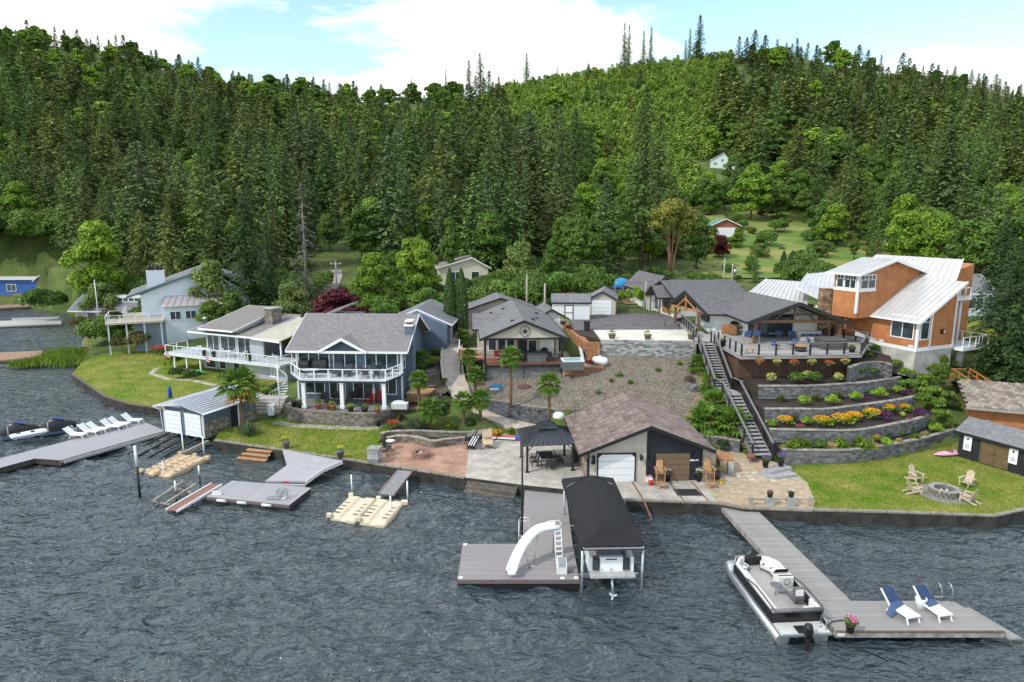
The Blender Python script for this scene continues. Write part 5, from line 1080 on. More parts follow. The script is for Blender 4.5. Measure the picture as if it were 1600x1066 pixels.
# ================= shingled cottage and black shed at the right
t=thing('lake_cottage','low orange cottage with a weathered wood shingle roof by the right lawn','cottage',(39.2,57.0,1.4),R_(-22)); 
wsh=M('weathered_shingle',(.20,.16,.125),.9,col2=(.36,.31,.26),scale=1.5,bump=.4,obj=.35)
walls(t,.6,11,.6,8,-.5,2.3,org); B().slab([(0,-.2,2.35),(11.5,-.2,2.35),(11.5,4.5,3.7),(0,4.5,3.7)],.15).build('roof',MATS['roof_underlay'],t); B().slab([(0,9,2.35),(11.5,9,2.35),(11.5,4.5,3.7),(0,4.5,3.7)],.15).build('roof',wsh,t)
me=B().cb((0,0,0),(1,1,1)).mesh('shingle',wsh); an=math.atan2(1.35,4.7); oth=B(); cnt=0
for i in range(12):
    for j in range(24):
        f=(i+.5)/12; x=11.5*(j+.5+(.5 if i%2 else 0))/24.5
        o=link('shingle',me,t,loc=(x,-.2+4.7*f,2.35+1.35*f+.03+rnd.uniform(-.008,.012))); o.rotation_euler=(an-.04,0,rnd.uniform(-.01,.01)); o.scale=(11.5/24.5-.03,.44,.03)
B().box(.0,11.5,-.26,-.2,2.1,2.35).build('fascia',M('cottage_fascia',(.32,.28,.25),.7),t); B().box(.55,2.0,.5,.6,-.4,1.1).build('concrete_base',concg,t)
a=G(1495,713,.85);c=G(1600,745,.85); ang=math.atan2(c.y-a.y,c.x-a.x)
t=SHD=thing('black_shed','black garden shed with brown double doors and two white game boards','shed',(a.x,a.y,.85),ang); Ls=(c-a).length+.4
blk=M('black_shed_siding',(.018,.02,.022),.6,.2,2,extra=bandsH(.3,.01)); walls(t,0,Ls,0,2.9,0,2.15,blk,2.9,'x'); gable(t,0,Ls,0,2.9,2.17,2.95,shl,axis='x',ov=.25,trim=blackm,th=.12)
brd=M('brown_shed_door',(.13,.09,.045),.65,.2,4)
for i in range(2):
    x=1.7+i*1.05; d_=B().box(x,x+1.03,-.05,0,.1,1.85).build('door',brd,t); b=B(); 
    for zz in(.1,.95,1.75): b.box(x,x+1.03,-.08,-.05,zz,zz+.1)
    b.box(x,x+.1,-.08,-.05,.2,1.75); b.box(x+.93,x+1.03,-.08,-.05,.2,1.75); b.build('door_frame',brd,d_)
for nm,x in(('left',.75),('right',4.05)):
    g_=thing('game_board',f'white cornhole board with a black sun drawing, {nm} of the brown shed doors','game board',tuple(t.matrix_basis@Vector((x,-.06,.75))),ang,None)
    B().box(-.3,.3,-.05,0,0,1.2).build('board',white,g_); k_=B(); 
    k_.add([(.09*math.cos(q),-.056,.93+.09*math.sin(q)) for q in np.linspace(0,6.28,13)[:-1]],[tuple(range(12))]); k_.build('hole',blackm,g_)
    b=B(); 
    for q in range(10):
        A_=q*.628; b.cb((.16*math.cos(A_),-.055,.35+.16*math.sin(A_)),(.12,.008,.02),0,0,-A_)
    b.tube([(.08*math.cos(q),-.056,.35+.08*math.sin(q)) for q in np.linspace(0,6.28,12)],.012,4); b.build('sun_drawing',blackm,g_)
# ================= outbuildings
t=thing('white_outbuilding','white house with dark hipped roof behind the asphalt drive','house',(20.6,85,7.4),R_(10))
walls(t,0,9,0,8,-.5,2.5,bwhite,3.9,'x'); gable(t,0,9,0,8,2.5,4.0,shd,axis='x',ov=.6,trim=blackm); walls(t,-.8,3,7,16,-.5,2.6,bwhite,4.2,'y'); gable(t,-.8,3,7,16,2.6,4.3,shd,axis='y',ov=.5,trim=blackm)
gable(t,-1.8,2.2,1.2,4.6,2.4,3.5,shd,axis='x',ov=.4,trim=blackm); B().box(-.06,0,1.4,4.4,0,2.3).build('timber_panel',M('warm_timber',(.36,.17,.07)),t); window(t,'W',-.07,2.9,.9,1.8,1.1,2,m=blackm); window(t,'W',0,6.4,.05,1.2,2.0,1,name='door'); window(t,'S',0,2,.9,1.6,1.0,3,m=blackm)
for y in (1.3,4.5): B().box(-1.75,-1.6,y-.08,y+.08,0,2.35).build('post',timber,t)
p=G(861,502,7.1); t=thing('white_shed','white storage shed with grey roof at the edge of the asphalt','shed',(5.0,83.9,7.1),R_(-3)); walls(t,0,4.6,0,3.2,-.3,2.2,bwhite,3.0,'x'); gable(t,0,4.6,0,3.2,2.22,3.05,shl,axis='x',ov=.15,trim=blackm,th=.1); 
b=B(); b.box(1.5,1.6,-.05,.0,.05,1.8); b.box(2.5,2.6,-.05,0,.05,1.8); b.box(1.5,2.6,-.05,0,1.8,1.9); b.box(1.6,2.5,-.05,0,.9,.98); d_=B().box(1.6,2.5,-.02,0,.05,1.8).build('door',white,t); b.build('door_frame',blackm,d_)
t=thing('beige_garage','small beige garage with white door behind the white shed','garage',(10.1,88.6,7.1),R_(-10)); walls(t,0,3.4,0,6,-.3,2.1,beigeV,3.0,'y'); gable(t,0,3.4,0,6,2.12,3.05,shl,axis='y',ov=.25,trim=blackm,th=.1); garage_door(t,.35,2.9,-.02,0,1.95,doorw,4)
p=GY(745,448,125); t=thing('cream_house','cream coloured house with grey brown roof behind the tall hedge','house',(p.x-6.8,124,H(p.x,124)+.1),R_(8)); walls(t,0,9,0,9,-1,3.4,M('cream_siding',(.60,.54,.42),.7,.08),5.0,'y',6.0); gable(t,0,9,0,9,3.4,5.1,shb,axis='y',ov=.5,trim=offwhite,xr=6.0); window(t,'S',0,6.6,1.2,1.3,1.4,1); window(t,'S',0,3,1.2,1.3,1.4,2); B().box(2,2.3,3,3.3,4,5.6).build('flue',M('rust',(.2,.08,.05)),t)
# hillside and far houses
p=hill_site(); t=thing('hill_house','pale green house high up in the woods on the hillside','house',(p.x-3,p.y,p.z),R_(-20)); t.scale=(.62,)*3; walls(t,0,11,0,9,-4,4,M('pale_green_siding',(.50,.58,.52),.7,.1),8,'y',7.5); gable(t,0,11,0,9,4,8.2,shingle('hill_roof',(.25,.23,.22)),axis='y',ov=.6,trim=white,xr=7.5); window(t,'S',0,7,3.2,1.6,1.6,2); window(t,'S',0,3,1.5,2,1.5,2); B().box(8,16,-3,.0,-2,.2).build('porch',white,t); walls(t,11,17,2,8,-4,2.6,white); 
p=G(1118,405,9.3); t=thing('red_garage','red brown garage with white door and green roof trim at the meadow','garage',(p.x,172,H(p.x,172)-.2),R_(-4)); walls(t,0,6.8,0,8,-1,3.1,M('red_barn_siding',(.30,.10,.07),.75,.15),4.6,'y'); gable(t,0,6.8,0,8,3.12,4.65,M('green_roof_edge',(.10,.26,.18),.6),axis='y',ov=.5,trim=offwhite); garage_door(t,1.4,5.8,-.02,0,2.6,doorw,4)
# white blue house on the far left
sky_=M('pale_blue_siding',(.58,.64,.69),.6,.06,2,extra=bands('Z',.25,.012)); t=WB=thing('pale_blue_house','pale blue lake house with a white chimney and glass railed deck','house',(-53.6,98,3.0),R_(25))
walls(t,0,14,0,9,-2.2,5.6,sky_); 
B().slab([(-1.8,-.4,5.4),(-1.8,11,5.4),(9,11,9.2),(9,-.4,9.2)],.22).build('roof',shl,t); B().slab([(9,-.4,9.2),(9,11,9.2),(16,11,6.6),(16,-.4,6.6)],.22).build('roof',shl,t); B().ext([(0,5.6),(14,5.6),(9,9.0)],'y',.1,8.8).build('gable_wall',sky_,t)
b=B(); b.bar((-1.8,-.45,5.3),(9,-.45,9.1),.08,.3); b.bar((9,-.45,9.1),(16,-.45,6.5),.08,.3); b.build('fascia',M('green_trim',(.07,.16,.14),.6),t)
B().box(.9,3.3,1.6,3.0,5,8.9).build('chimney',M('chimney_paint',(.60,.63,.68),.6,.05),t); [B().lathe([(.22,0),(.22,.8)],8,(x,2.3,8.9)).build('chimney_pot',blackm,t) for x in(1.3,1.8,2.4,2.9)]
walls(t,3,14,-3.2,0,-2.2,4.1,sky_,name='sunroom'); panel_roof(t,(2.4,-3.6,4.1),(14.5,-3.6,4.1),(14.5,.1,5.3),(3.2,.1,5.3),14,M('brownish_metal_roof',(.42,.38,.38),.5,.1,1,metal=.2))
for i in range(5): window(t,'S',-3.2,4.4+i*2.0,2.2,1.3,1.1,2)
window(t,'W',0,2,2.8,1.5,1.5,2); window(t,'W',0,5,2.8,1.5,1.5,2)
B().box(-4.3,2.9,-4.6,.0,2.1,2.35).build('deck',M('pale_deck_boards',(.50,.43,.34),.7,.12),t); railing(t,[(-4.2,.0,2.35),(-4.2,-4.5,2.35),(2.8,-4.5,2.35)],1.0,1.8,white,white,cglass,pw=.1); B().box(-2.5,0,0,6,2.1,2.35).build('deck',MATS['pale_deck_boards'],t); railing(t,[(-4.2,0,2.35),(-2.4,.5,2.35),(-2.4,6,2.35)],1.1,1.8,white,white,cglass,pw=.1)
for x in(-4,-1.8,.4,2.5): B().box(x-.1,x+.1,-4.4,-4.2,-2.5,2.1).build('post',greyp,t)
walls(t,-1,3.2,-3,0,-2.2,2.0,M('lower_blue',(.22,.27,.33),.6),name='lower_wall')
# grey boathouse in the bay, far blue and grey houses
p=G(95,499,.8); t=thing('grey_boathouse','long grey boathouse with a dormer strip by the small lawn across the bay','boathouse',(-76.5,118.3,.9),R_(-6)); walls(t,0,12.5,0,7,-1.5,2.9,M('pale_boathouse_wall',(.42,.40,.37),.7,.12),); gable(t,0,12.5,0,7,2.9,5.0,shl,axis='x',ov=.7,trim=offwhite,th=.15); b=B(); B().box(1.5,12,1.6,3.4,3.9,5.0).build('dormer',offwhite,t)
for i in range(8): window(t,'S',1.6,3.4+i*1.05,4.25,.7,.4,1,m=blackm,fw=.04)
window(t,'S',0,3.2,1.2,1.6,1.2,1); window(t,'S',0,9.5,1.2,1.2,1.2,1)
t=thing('far_blue_house','long low bright blue house at the far edge of the bay','house',(-128,156,1.9),R_(2)); walls(t,0,22,0,8,-2,3.4,M('bright_blue_siding',(.03,.10,.33),.6,.1)); B().box(-.5,22.5,-.6,8.5,3.4,3.65).build('roof',offwhite,t); window(t,'S',0,4,.6,1.8,1.8,1); window(t,'S',0,8,.6,2.4,1.8,2); window(t,'S',0,13,.8,2,1.5,2); B().box(11,21,-2.5,-.2,-.9,-.5).build('deck',cedar,t); railing(t,[(11.2,-2.4,-.5),(20.8,-2.4,-.5)],1.0,2,cedar,cedar,None,bal=.3)
t=thing('far_grey_house','small dark grey house with white windows across the bay','house',(-106.3,152,1.2),R_(6)); walls(t,0,5.2,0,9,-1.5,4.4,M('slate_siding',(.16,.17,.185),.7,.1),6.4,'y'); gable(t,0,5.2,0,9,4.4,6.5,shd,axis='y',ov=.4,trim=offwhite); window(t,'S',0,2.6,2.3,1.7,1.9,2); [window(t,'S',0,.9+i*1.1,.2,.75,1.1,1) for i in range(4)]
t=thing('hill_cabin','brown cabin half hidden by trees above the far grey house','cabin',(-120,186,10.5),R_(5)); walls(t,0,9,0,6,-4,3,M('brown_cabin_siding',(.2,.12,.09),.8,.1),5,'x'); gable(t,0,9,0,6,3,5,shb,axis='x',ov=.4); window(t,'S',0,3,.8,1.5,1.2,2)
t=thing('white_neighbour_house','pale house glimpsed right of the orange house balcony','house',(55,88,7.0),R_(10)); walls(t,0,9,0,7,-1,3,sky_,4.8,'x'); gable(t,0,9,0,7,3,4.9,shl,axis='x',ov=.5,trim=white); window(t,'S',0,2.5,.9,2,1.3,2); window(t,'S',0,6,.9,2,1.3,2)
ground('lawn',[(47,74),(62,76),(64,86),(50,88)],5,H(54,80)+.35,grass)
# ================= utility poles and wires
polem=M('utility_pole_wood',(.34,.31,.27),.9,.2,4)
def pole(x,y,z,h,label,arm=0,drum=False):
    t=thing('utility_pole',label,'utility pole',(x,y,z)); B().tube([(0,0,-.5),(0,0,h)],.16,8,.11).build('pole',polem,t)
    if arm: B().box(-arm,arm,-.06,.06,h-.5,h-.36).build('crossarm',polem,t); [B().lathe([(.05,0),(.06,.14),(.02,.18)],6,(x_,0,h-.36)).build('insulator',offwhite,t) for x_ in(-arm+.1,0,arm-.1)]
    if drum: B().lathe([(.25,0),(.25,.8),(.1,.9)],10,(.4,0,h-1.8)).build('transformer',galv,t)
    return Vector((x,y,z+h))
def poleat(px,yb,yt,Y,label,**k):
    p=GY(px,yb,Y);q=GY(px,yt,Y); return pole(p.x,Y,p.z,q.z-p.z,label,**k)
P1=poleat(823,490,428,93,'slim grey utility pole just behind the star house roof'); P2=poleat(851,497,443,88,'pale wooden pole beside the left end of the white shed'); P3=poleat(1008,483,440,92,'pale wooden pole at the left corner of the white outbuilding')
P4=poleat(1130,452,403,110,'pale utility pole left of the twin pole near the red garage'); P5=poleat(1143,452,412,112,'utility pole with a transformer near the red garage',drum=True); P6=poleat(921,462,418,120,'thin grey pole at the wood edge behind the beige garage'); P7=poleat(527,470,408,112,'grey utility pole standing beside the country road',arm=.9)
def wire(a,c,sag,label):
    pts=[a.lerp(c,i/16)-Vector((0,0,sag*4*(i/16)*(1-i/16))) for i in range(17)]; t=B().tube([p-a for p in pts],.018,4).build('power_line',M('power_line_cable',(.03,.03,.03),.6)); t.location=a; tag(t,label,'power line')
wire(P7,Vector((-13.5,76,9.2)),.9,'dark cable sagging from the roadside pole to the blue house roof'); wire(P1,Vector((-1.5,80,9.4)),.6,'short cable from the slim pole down to the star house roof'); wire(P1,P6,.8,'cable running from the slim pole to the pole at the wood edge'); wire(P6,P3,1.0,'cable between the wood edge pole and the outbuilding pole'); wire(P3,P4,1.0,'cable between the outbuilding pole and the twin pole'); wire(P1,P2,.7,'short cable between the slim pole and the shed pole')
# ================= docks
boardm=greywood; pinkb=M('mauve_composite_boards',(.275,.25,.248),.65,.1,2,bump=.15,obj=.06); paleb=M('pale_grey_composite_boards',(.34,.33,.345),.6,.08,2,bump=.1,obj=.05)
wetw=M('wet_dock_timber',(.06,.05,.04),.8,.4,3,bump=.4); fgrey=M('dock_fascia_grey',(.26,.245,.23),.8,.35,2.5,bump=.3)
def frame_of(p,q):  return (Vector(p),math.atan2((Vector(q)-Vector(p)).y,(Vector(q)-Vector(p)).x),(Vector(q)-Vector(p)).length)
# centre L dock
t=thing('swim_dock','mauve composite L shaped dock with the white slide','dock',(-2.95,34.1,.5),R_(0))
B().box(.04,6.56,.04,4.02,-.75,-.045).build('float',M('black_float',(.015,.015,.016),.5,.2),t); B().prism([(3.62,4.02),(6.5,4.02),(6.75,12.0),(3.85,12.3)],-.5,-.045).build('frame',wetw,t)
boards(t,0,6.6,.0,4.1,0,pinkb,.14,'x'); 
n=58
for i in range(n):
    f=(i+.5)/n; y=4.1+f*8.1; xa,xb=3.58+.28*f,6.6+.2*f; 
    if i==0: me=B().cb((0,0,0),(1,1,1)).mesh('plank',pinkb)
    o=link('plank',me,t,loc=((xa+xb)/2,y,-.02)); o.scale=(xb-xa,.13,.04)
b=B(); b.box(-.03,6.63,-.05,-.005,-.22,.01); b.box(-.05,-.005,0,4.1,-.22,.01); b.build('fascia',M('mauve_fascia',(.16,.11,.115),.6,.15),t)
for x,y in((.15,.15),(.15,3.95),(5.7,.1),(6.45,.15)): B().box(x-.12,x+.12,y-.1,y+.1,.0,.05).build('corner_plate',offwhite,t)
# white slide
t=thing('water_slide','tall white water slide with a curved chute on the swim dock','slide',(.2,34.6,.5),0)
pts=[Vector(p) for p in((2.45,2.05,1.86),(2.05,1.85,1.9),(1.5,1.75,1.88),(1.0,1.5,1.7),(.55,1.15,1.3),(.2,.75,.9),(-.05,.3,.52),(-.2,-.1,.32),(-.25,-.5,.28))]
def sweep(P,prof,m,name,par):
    b=B(); k=len(P); n=len(prof); vs=[]
    for i,p in enumerate(P):
        d=(P[min(i+1,k-1)]-P[max(i-1,0)]).normalized(); s=d.cross(Vector((0,0,1))).normalized(); u=s.cross(d)
        vs+=[p+s*a+u*c for a,c in prof]
    b.add(vs,[(i*n+j,i*n+j+1,(i+1)*n+j+1,(i+1)*n+j) for i in range(k-1) for j in range(n-1)],True); return b.build(name,m,par)
PP=[]
for i in range(len(pts)-1):
    for j in range(4): PP.append(pts[i].lerp(pts[i+1],j/4))
PP.append(pts[-1]); PP=[(PP[max(i-2,0)]+PP[max(i-1,0)]+PP[i]+PP[min(i+1,len(PP)-1)]+PP[min(i+2,len(PP)-1)])/5 for i in range(len(PP))]
sweep(PP,[(a*.8,c*.85) for a,c in((-.36,.02),(-.37,.24),(-.31,.24),(-.27,.06),(-.15,0),(0,-.02),(.15,0),(.27,.06),(.31,.24),(.37,.24),(.36,.02),(.2,-.06),(-.2,-.06),(-.36,.02))],wplastic,'chute',t)
def rung(parent,a0,a1,b0,b1,n,m,name='step'):
    for i in range(n): f=(i+.6)/n; B().bar(Vector(a0).lerp(Vector(b0),f),Vector(a1).lerp(Vector(b1),f),.12,.04).build(name,m,parent)
L0=Vector((2.3,1.1,0)); L1=Vector((2.7,1.15,0)); U0=Vector((2.25,1.75,1.85)); U1=Vector((2.6,1.8,1.85))
b=B(); b.tube([L0,U0],.03,6); b.tube([L1,U1],.03,6); b.build('ladder_frame',white,t); rung(t,L0,L1,U0,U1,7,white)
b=B(); 
for s,p in((-1,U0),(1,U1)): b.tube([p+Vector((0,0,-.2)),p+Vector((0,.05,.3)),p+Vector((-.15,.15,.45)),p+Vector((-.45,.1,.4)),p+Vector((-.65,0,.12))],.025,6)
b.build('hand_rail',white,t); b=B(); b.tube([(1.3,1.65,1.8),(1.0,.9,0)],.03,6); b.tube([(.45,1.05,1.15),(.8,.7,0)],.03,6); b.tube([(2.2,2.0,1.85),(2.2,2.5,0)],.03,6); b.build('support_leg',galv,t); B().lathe([(.12,0),(.12,.03)],10,(1.0,.9,0)).build('foot_plate',offwhite,t)
t=thing('power_box','small white box with a grey slanted panel beside the slide','dock box',(2.75,34.85,.5)); b=B().ext([(-.22,0),(.25,0),(.25,.75),(-.22,.42)],'x',-.28,.28); b.build('body',offwhite,t); B().slab([(-.2,-.235,.46),(.2,-.235,.46),(.2,.2,.77),(-.2,.2,.77)],.02).build('panel',M('grey_panel',(.25,.28,.3),.3),t); b=B(); b.tube([(.28,0,.06),(.7,-.05,.02),(1.15,-.2,.02)],.015,5); b.build('cable',blackm,t)
t=thing('dock_ladder','white swim ladder rails fixed to the left side of the swim dock walkway','ladder',(.55,39.3,.5)); b=B(); 
for y in(0,.5): b.tube([(-.12,y,-.6),(-.12,y,.75),(.0,y,.95),(.4,y,.95),(.5,y,.8),(.5,y,0)],.025,6)
b.build('hand_rail',white,t); [B().bar((-.12,0,z),(-.12,.5,z),.06,.03).build('step',white,t) for z in(-.4,-.1,.2,.45)]
t=thing('mooring_pole','very tall slim black pole at the left edge of the swim dock','pole',(.62,39.0,-.5)); B().tube([(0,0,0),(0,0,7.6)],.06,8).build('pole',blackm,t); B().lathe([(.1,0),(.1,.15)],8,(0,0,1.0)).build('bracket',galv,t)
# black canopy boat lift with white boat
t=thing('boat_lift','black canopy boat lift standing between the swim dock and the garage','boat lift',(5.2,38.4,0),R_(2)); cv=M('black_canvas',(.012,.012,.014),.85,.3,4,bump=.3,bscale=8)
hw,y0,y1,ze2,zt=1.7,-4.85,4.6,2.75,3.55
def can(): 
    b=B(); prof=[(-hw-.05,ze2-.22),(-hw,ze2),(-hw*.5,(ze2+zt)/2+.06),(0,zt),(hw*.5,(ze2+zt)/2+.06),(hw,ze2),(hw+.05,ze2-.22)]
    ys=[y0+1.9+(y1-y0-3.4)*i/7 for i in range(8)]; vs=[]
    for i,y in enumerate(ys): vs+=[(x,y,z-(.03 if i%2 and j not in(0,6) else 0)) for j,(x,z) in enumerate(prof)]
    b.add(vs,[(i*7+j,i*7+j+1,(i+1)*7+j+1,(i+1)*7+j) for i in range(7) for j in range(6)],True)
    for yy,ye,sg in((ys[0],y0,-1),(ys[-1],y1,1)):
        o=[(-hw,ye,ze2),(hw,ye,ze2),(hw,yy,ze2),(hw*.5,yy,(ze2+zt)/2+.06),(0,yy,zt),(-hw*.5,yy,(ze2+zt)/2+.06),(-hw,yy,ze2),(-hw-.03,ye+sg*.04,ze2-.22),(hw+.03,ye+sg*.04,ze2-.22)]
        b.add(o,[(0,4,5),(0,5,6),(0,1,4),(1,3,4),(1,2,3),(0,7,8,1)])
        b.add([(-hw,yy,ze2),(-hw,ye,ze2),(-hw-.05,ye,ze2-.22),(-hw-.05,yy,ze2-.22),(hw,yy,ze2),(hw,ye,ze2),(hw+.05,ye,ze2-.22),(hw+.05,yy,ze2-.22)],[(0,1,2,3),(4,7,6,5)])
    return b.build('canopy',cv,t)
can()
for x in(-1.62,1.62):
    for y in(-4.7,3.9): B().tube([(x,y,-1.3),(x,y,2.75)],.07,8).build('post',galv,t)
b=B(); [b.bar((x,-5.0,2.68),(x,4.4,2.68),.06,.08) for x in(-1.6,1.6)]; [b.bar((-1.6,y,2.68),(1.6,y,2.68),.06,.08) for y in(-5,-2,1,4.2)]; b.build('canopy_frame',galv,t)
b=B(); [b.bar((-1.7,y,.25),(1.7,y,.25),.15,.2) for y in(-3.4,2.6)]; [b.bar((x,-4,.42),(x,3.6,.42),.14,.14) for x in(-.7,.7)]; b.build('cradle',galv,t)
t=thing('motor_boat','white motor boat seen stern first under the black canopy','boat',(5.2,38.4,.55),R_(2)); 
sec=[(-4.35,1.22,.25,1.05),(-2,1.27,.2,1.1),(1,1.2,.1,1.2),(2.8,.8,.15,1.3),(3.9,.12,.6,1.4)]
b=B(); vs=[]
for y,wd,zb,zt_ in sec: vs+=[(-wd,y,zt_),(-wd*.97,y,zb+.45),(-wd*.7,y,zb+.12),(0,y,zb-.1),(wd*.7,y,zb+.12),(wd*.97,y,zb+.45),(wd,y,zt_)]
b.add(vs,[(i*7+j,(i+1)*7+j,(i+1)*7+j+1,i*7+j+1) for i in range(4) for j in range(6)],True); b.add([vs[j] for j in range(7)],[tuple(range(7))]); b.build('hull',wplastic,t)
b=B(); b.box(-1.2,1.2,-5.0,-4.3,.42,.52); b.build('swim_platform',M('platform_tread',(.42,.42,.42),.7),t); b=B(); b.box(-.62,.62,-4.42,-4.2,.5,1.32); b.box(-1.22,-1.02,-4.4,-3.2,.5,1.3); b.box(1.02,1.22,-4.4,-3.2,.5,1.3); b.build('transom',wplastic,t)
for x in(-.82,.82): B().box(x-.18,x+.18,-4.46,-4.36,.6,1.22).build('seat_back',darkf,t)
B().box(-.3,.3,-4.44,-4.42,1.18,1.24).build('vent',blackm,t); [B().cb((x,-4.44,.62),(.06,.02,.06)).build('fitting',blackm,t) for x in(-.5,0,.8,1.0)]
b=B(); b.box(-1.15,1.15,-4.2,2.6,.55,.6); b.build('cockpit_floor',M('cockpit_floor',(.35,.34,.33),.8),t); B().box(-1.1,1.1,.4,.9,.6,1.6).build('windscreen',glass,t); [B().box(x-.3,x+.3,-1.2,-.6,.6,1.3).build('seat',wplastic,t) for x in(-.6,.6)]
b=B(); b.tube([(0,-4.7,.4),(0,-4.9,-.2),(0,-4.95,-.55)],.09,8,.06); b.box(-.14,.14,-5.05,-4.75,-.6,-.5); b.build('outdrive',galv,t); b=B(); [b.cb((.13*math.cos(a),-5.1,-.55+.13*math.sin(a)),(.2,.04,.1),0,0,-a) for a in(0.3,2.4,4.5)]; b.build('propeller',offwhite,t)
# right L dock
A0,B0=(14.1,44.2),(16.2,44.4); t=thing('long_dock','long weathered L shaped dock at the right with loungers at its end','dock',(15.33,29.3,.6)); o=t.location
wl=[(14.05,44.6),(16.2,44.6),(17.3,32.2),(17.3,31.9),(22.5,31.9),(23.35,29.3),(15.35,29.3)]
me=B().cb((0,0,0),(1,1,1)).mesh('plank',boardm)
for x0,x1,y in clip_rows(wl,29.3,44.5,.135): q=link('plank',me,t,loc=((x0+x1)/2-o.x,y+.067-o.y,-.02+rnd.uniform(-.004,.003))); q.scale=(x1-x0,.122,.04)
B().prism([(14.1,44.4),(16.1,44.4),(17.2,32.2),(17.2,31.8),(22.4,31.8),(23.2,29.4),(15.4,29.4)],.22,.555).build('frame',wetw,t,off=o)
b=B(); b.bar((15.36,29.29,.42),(23.35,29.29,.42),.05,.3); b.bar((15.33,29.3,.42),(14.03,44.5,.42),.05,.3); b.build('fascia',fgrey,t,off=o); b=B(); b.bar((15.36,29.27,.585),(23.3,29.27,.585),.09,.06); b.build('edge_trim',brownw,t,off=o)
for x,y in((15.7,29.7),(22.6,29.8),(22.2,31.5),(17.1,33),(15.4,34),(16.8,38),(14.9,39),(16.3,43)): B().tube([(x,y,-1.5),(x,y,.55)],.12,8).build('pile',wetw,t,off=o)
B().prism([(22.75,31.7),(23.3,31.7),(24.1,29.1),(23.5,29.1)],.25,.33).build('swim_step',boardm,t,off=o); B().box(15.4,15.75,29.2,29.26,.38,.52).build('reflector',offwhite,t,off=o)
# left dock by the boathouse
c=[G(40,703,.5),G(94,719,.5),G(258,673,.5),G(262,645,.5),G(232,650,.5),G(60,660,.5),G(0,672,.5),G(-60,690,.5),G(-60,690,.5),G(-30,697,.5)]
ang=math.atan2((c[2]-c[1]).y,(c[2]-c[1]).x); t=thing('lounge_dock','wide grey dock left of the boathouse with a row of white loungers','dock',c[1],ang); lc=[toloc(t,p) for p in c]
poly=[(lc[0].x,lc[0].y),(0,0),(lc[2].x,0),(lc[2].x+.6,4.9),(-9.5,4.7),(-9.5,lc[0].y*.6),(lc[0].x,lc[0].y)]
xl=lc[2].x; poly=[(0,0),(xl,0),(xl+.6,4.6),(-10,4.6),(-10,2.2),(-.9,2.2)]
me=B().cb((0,0,0),(1,1,1)).mesh('plank',paleb)
for x0,x1,y in clip_rows(poly,0,4.6,.17): q=link('plank',me,t,loc=((x0+x1)/2,y+.085,-.02)); q.scale=(x1-x0,.155,.04)
B().prism([(.05,.05),(xl,.05),(xl+.5,4.5),(-9.9,4.5),(-9.9,2.3),(-.9,2.3)],-.5,-.045).build('float',wetw,t); B().box(.2,xl-.1,-.22,-.02,-.32,-.12).build('bumper_step',paleb,t); b=B(); b.bar((0,-.02,-.13),(xl,-.02,-.13),.04,.24); b.build('fascia',fgrey,t)
LD=t
# zigzag grey ramp
rz_=lambda *q:[G(*p) for p in q]
RP=rz_((441,702,.98),(535,718,.98),(478,752,.62),(415,751,.62)); RPm=[G(441,702,.98),G(535,720,.98),G(505,733,.85),G(478,752,.62),G(415,751,.62),G(448,727,.85)]
t=thing('dock_ramp','pale grey angled gangway from the small lawn down to the float','gangway',RPm[4]); o=t.location; B().slab([RPm[0],RPm[1],RPm[2],RPm[5]],.14).build('upper_ramp',paleb,t,off=o); B().slab([RPm[5],RPm[2],RPm[3],RPm[4]],.14).build('lower_ramp',paleb,t,off=o)
b=B(); b.bar(RPm[1]-Vector((0,0,.12)),RPm[2]-Vector((0,0,.12)),.06,.28); b.bar(RPm[2]-Vector((0,0,.12)),RPm[3]-Vector((0,0,.12)),.06,.28); b.build('edge_board',offwhite,t,off=o)
p,q=RPm[4],RPm[3]; d=(q-p).normalized(); nr_=Vector((d.y,-d.x,0))
for k in range(2): B().prism([p+nr_*(.02+.28*k),q+nr_*(.02+.28*k),q+nr_*(.3+.28*k),p+nr_*(.3+.28*k)],.0,.42-.2*k).build('step',paleb,t,off=o)
m_=(p+q)/2+nr_*.0; B().cb((m_.x,m_.y-.04,.52),(.45,.03,.12),math.atan2(d.y,d.x)).build('red_sign',M('red_sign',(.45,.04,.06),.5),t,off=o)
# grey float
c=[G(322,776,.42),G(452,789,.42),G(482,763,.42),G(352,750,.42)]; ang=math.atan2((c[1]-c[0]).y,(c[1]-c[0]).x); t=thing('grey_float','square pale grey float with white bumpers and an anchor on it','float',c[0],ang); lc=[toloc(t,p) for p in c]; Lx=lc[1].x; Ly=lc[3].y
boards(t,0,Lx,0,Ly,0,paleb,.2,'y'); B().box(.04,Lx-.04,.04,Ly-.04,-.42,-.05).build('float',M('dark_float_side',(.05,.04,.04),.7,.3),t); b=B(); b.bar((0,-.03,-.12),(Lx,-.03,-.12),.05,.2); b.build('fascia',M('mauve_fascia',(.16,.11,.115)),t)
for x in(1.3,2.9,4.8): B().tube([(x-.35,-.12,-.14),(x+.35,-.12,-.14)],.1,8).build('bumper',offwhite,t)
t2=thing('folding_anchor','grey metal reel lying on the right end of the pale float','reel',tuple(t.matrix_basis@Vector((Lx-1.0,.8,.42)))); b=B(); 
for s in(-.14,.14): b.tube([(.38*math.cos(a),s,.38*math.sin(a)) for a in np.linspace(0,6.28,15)],.035,5)
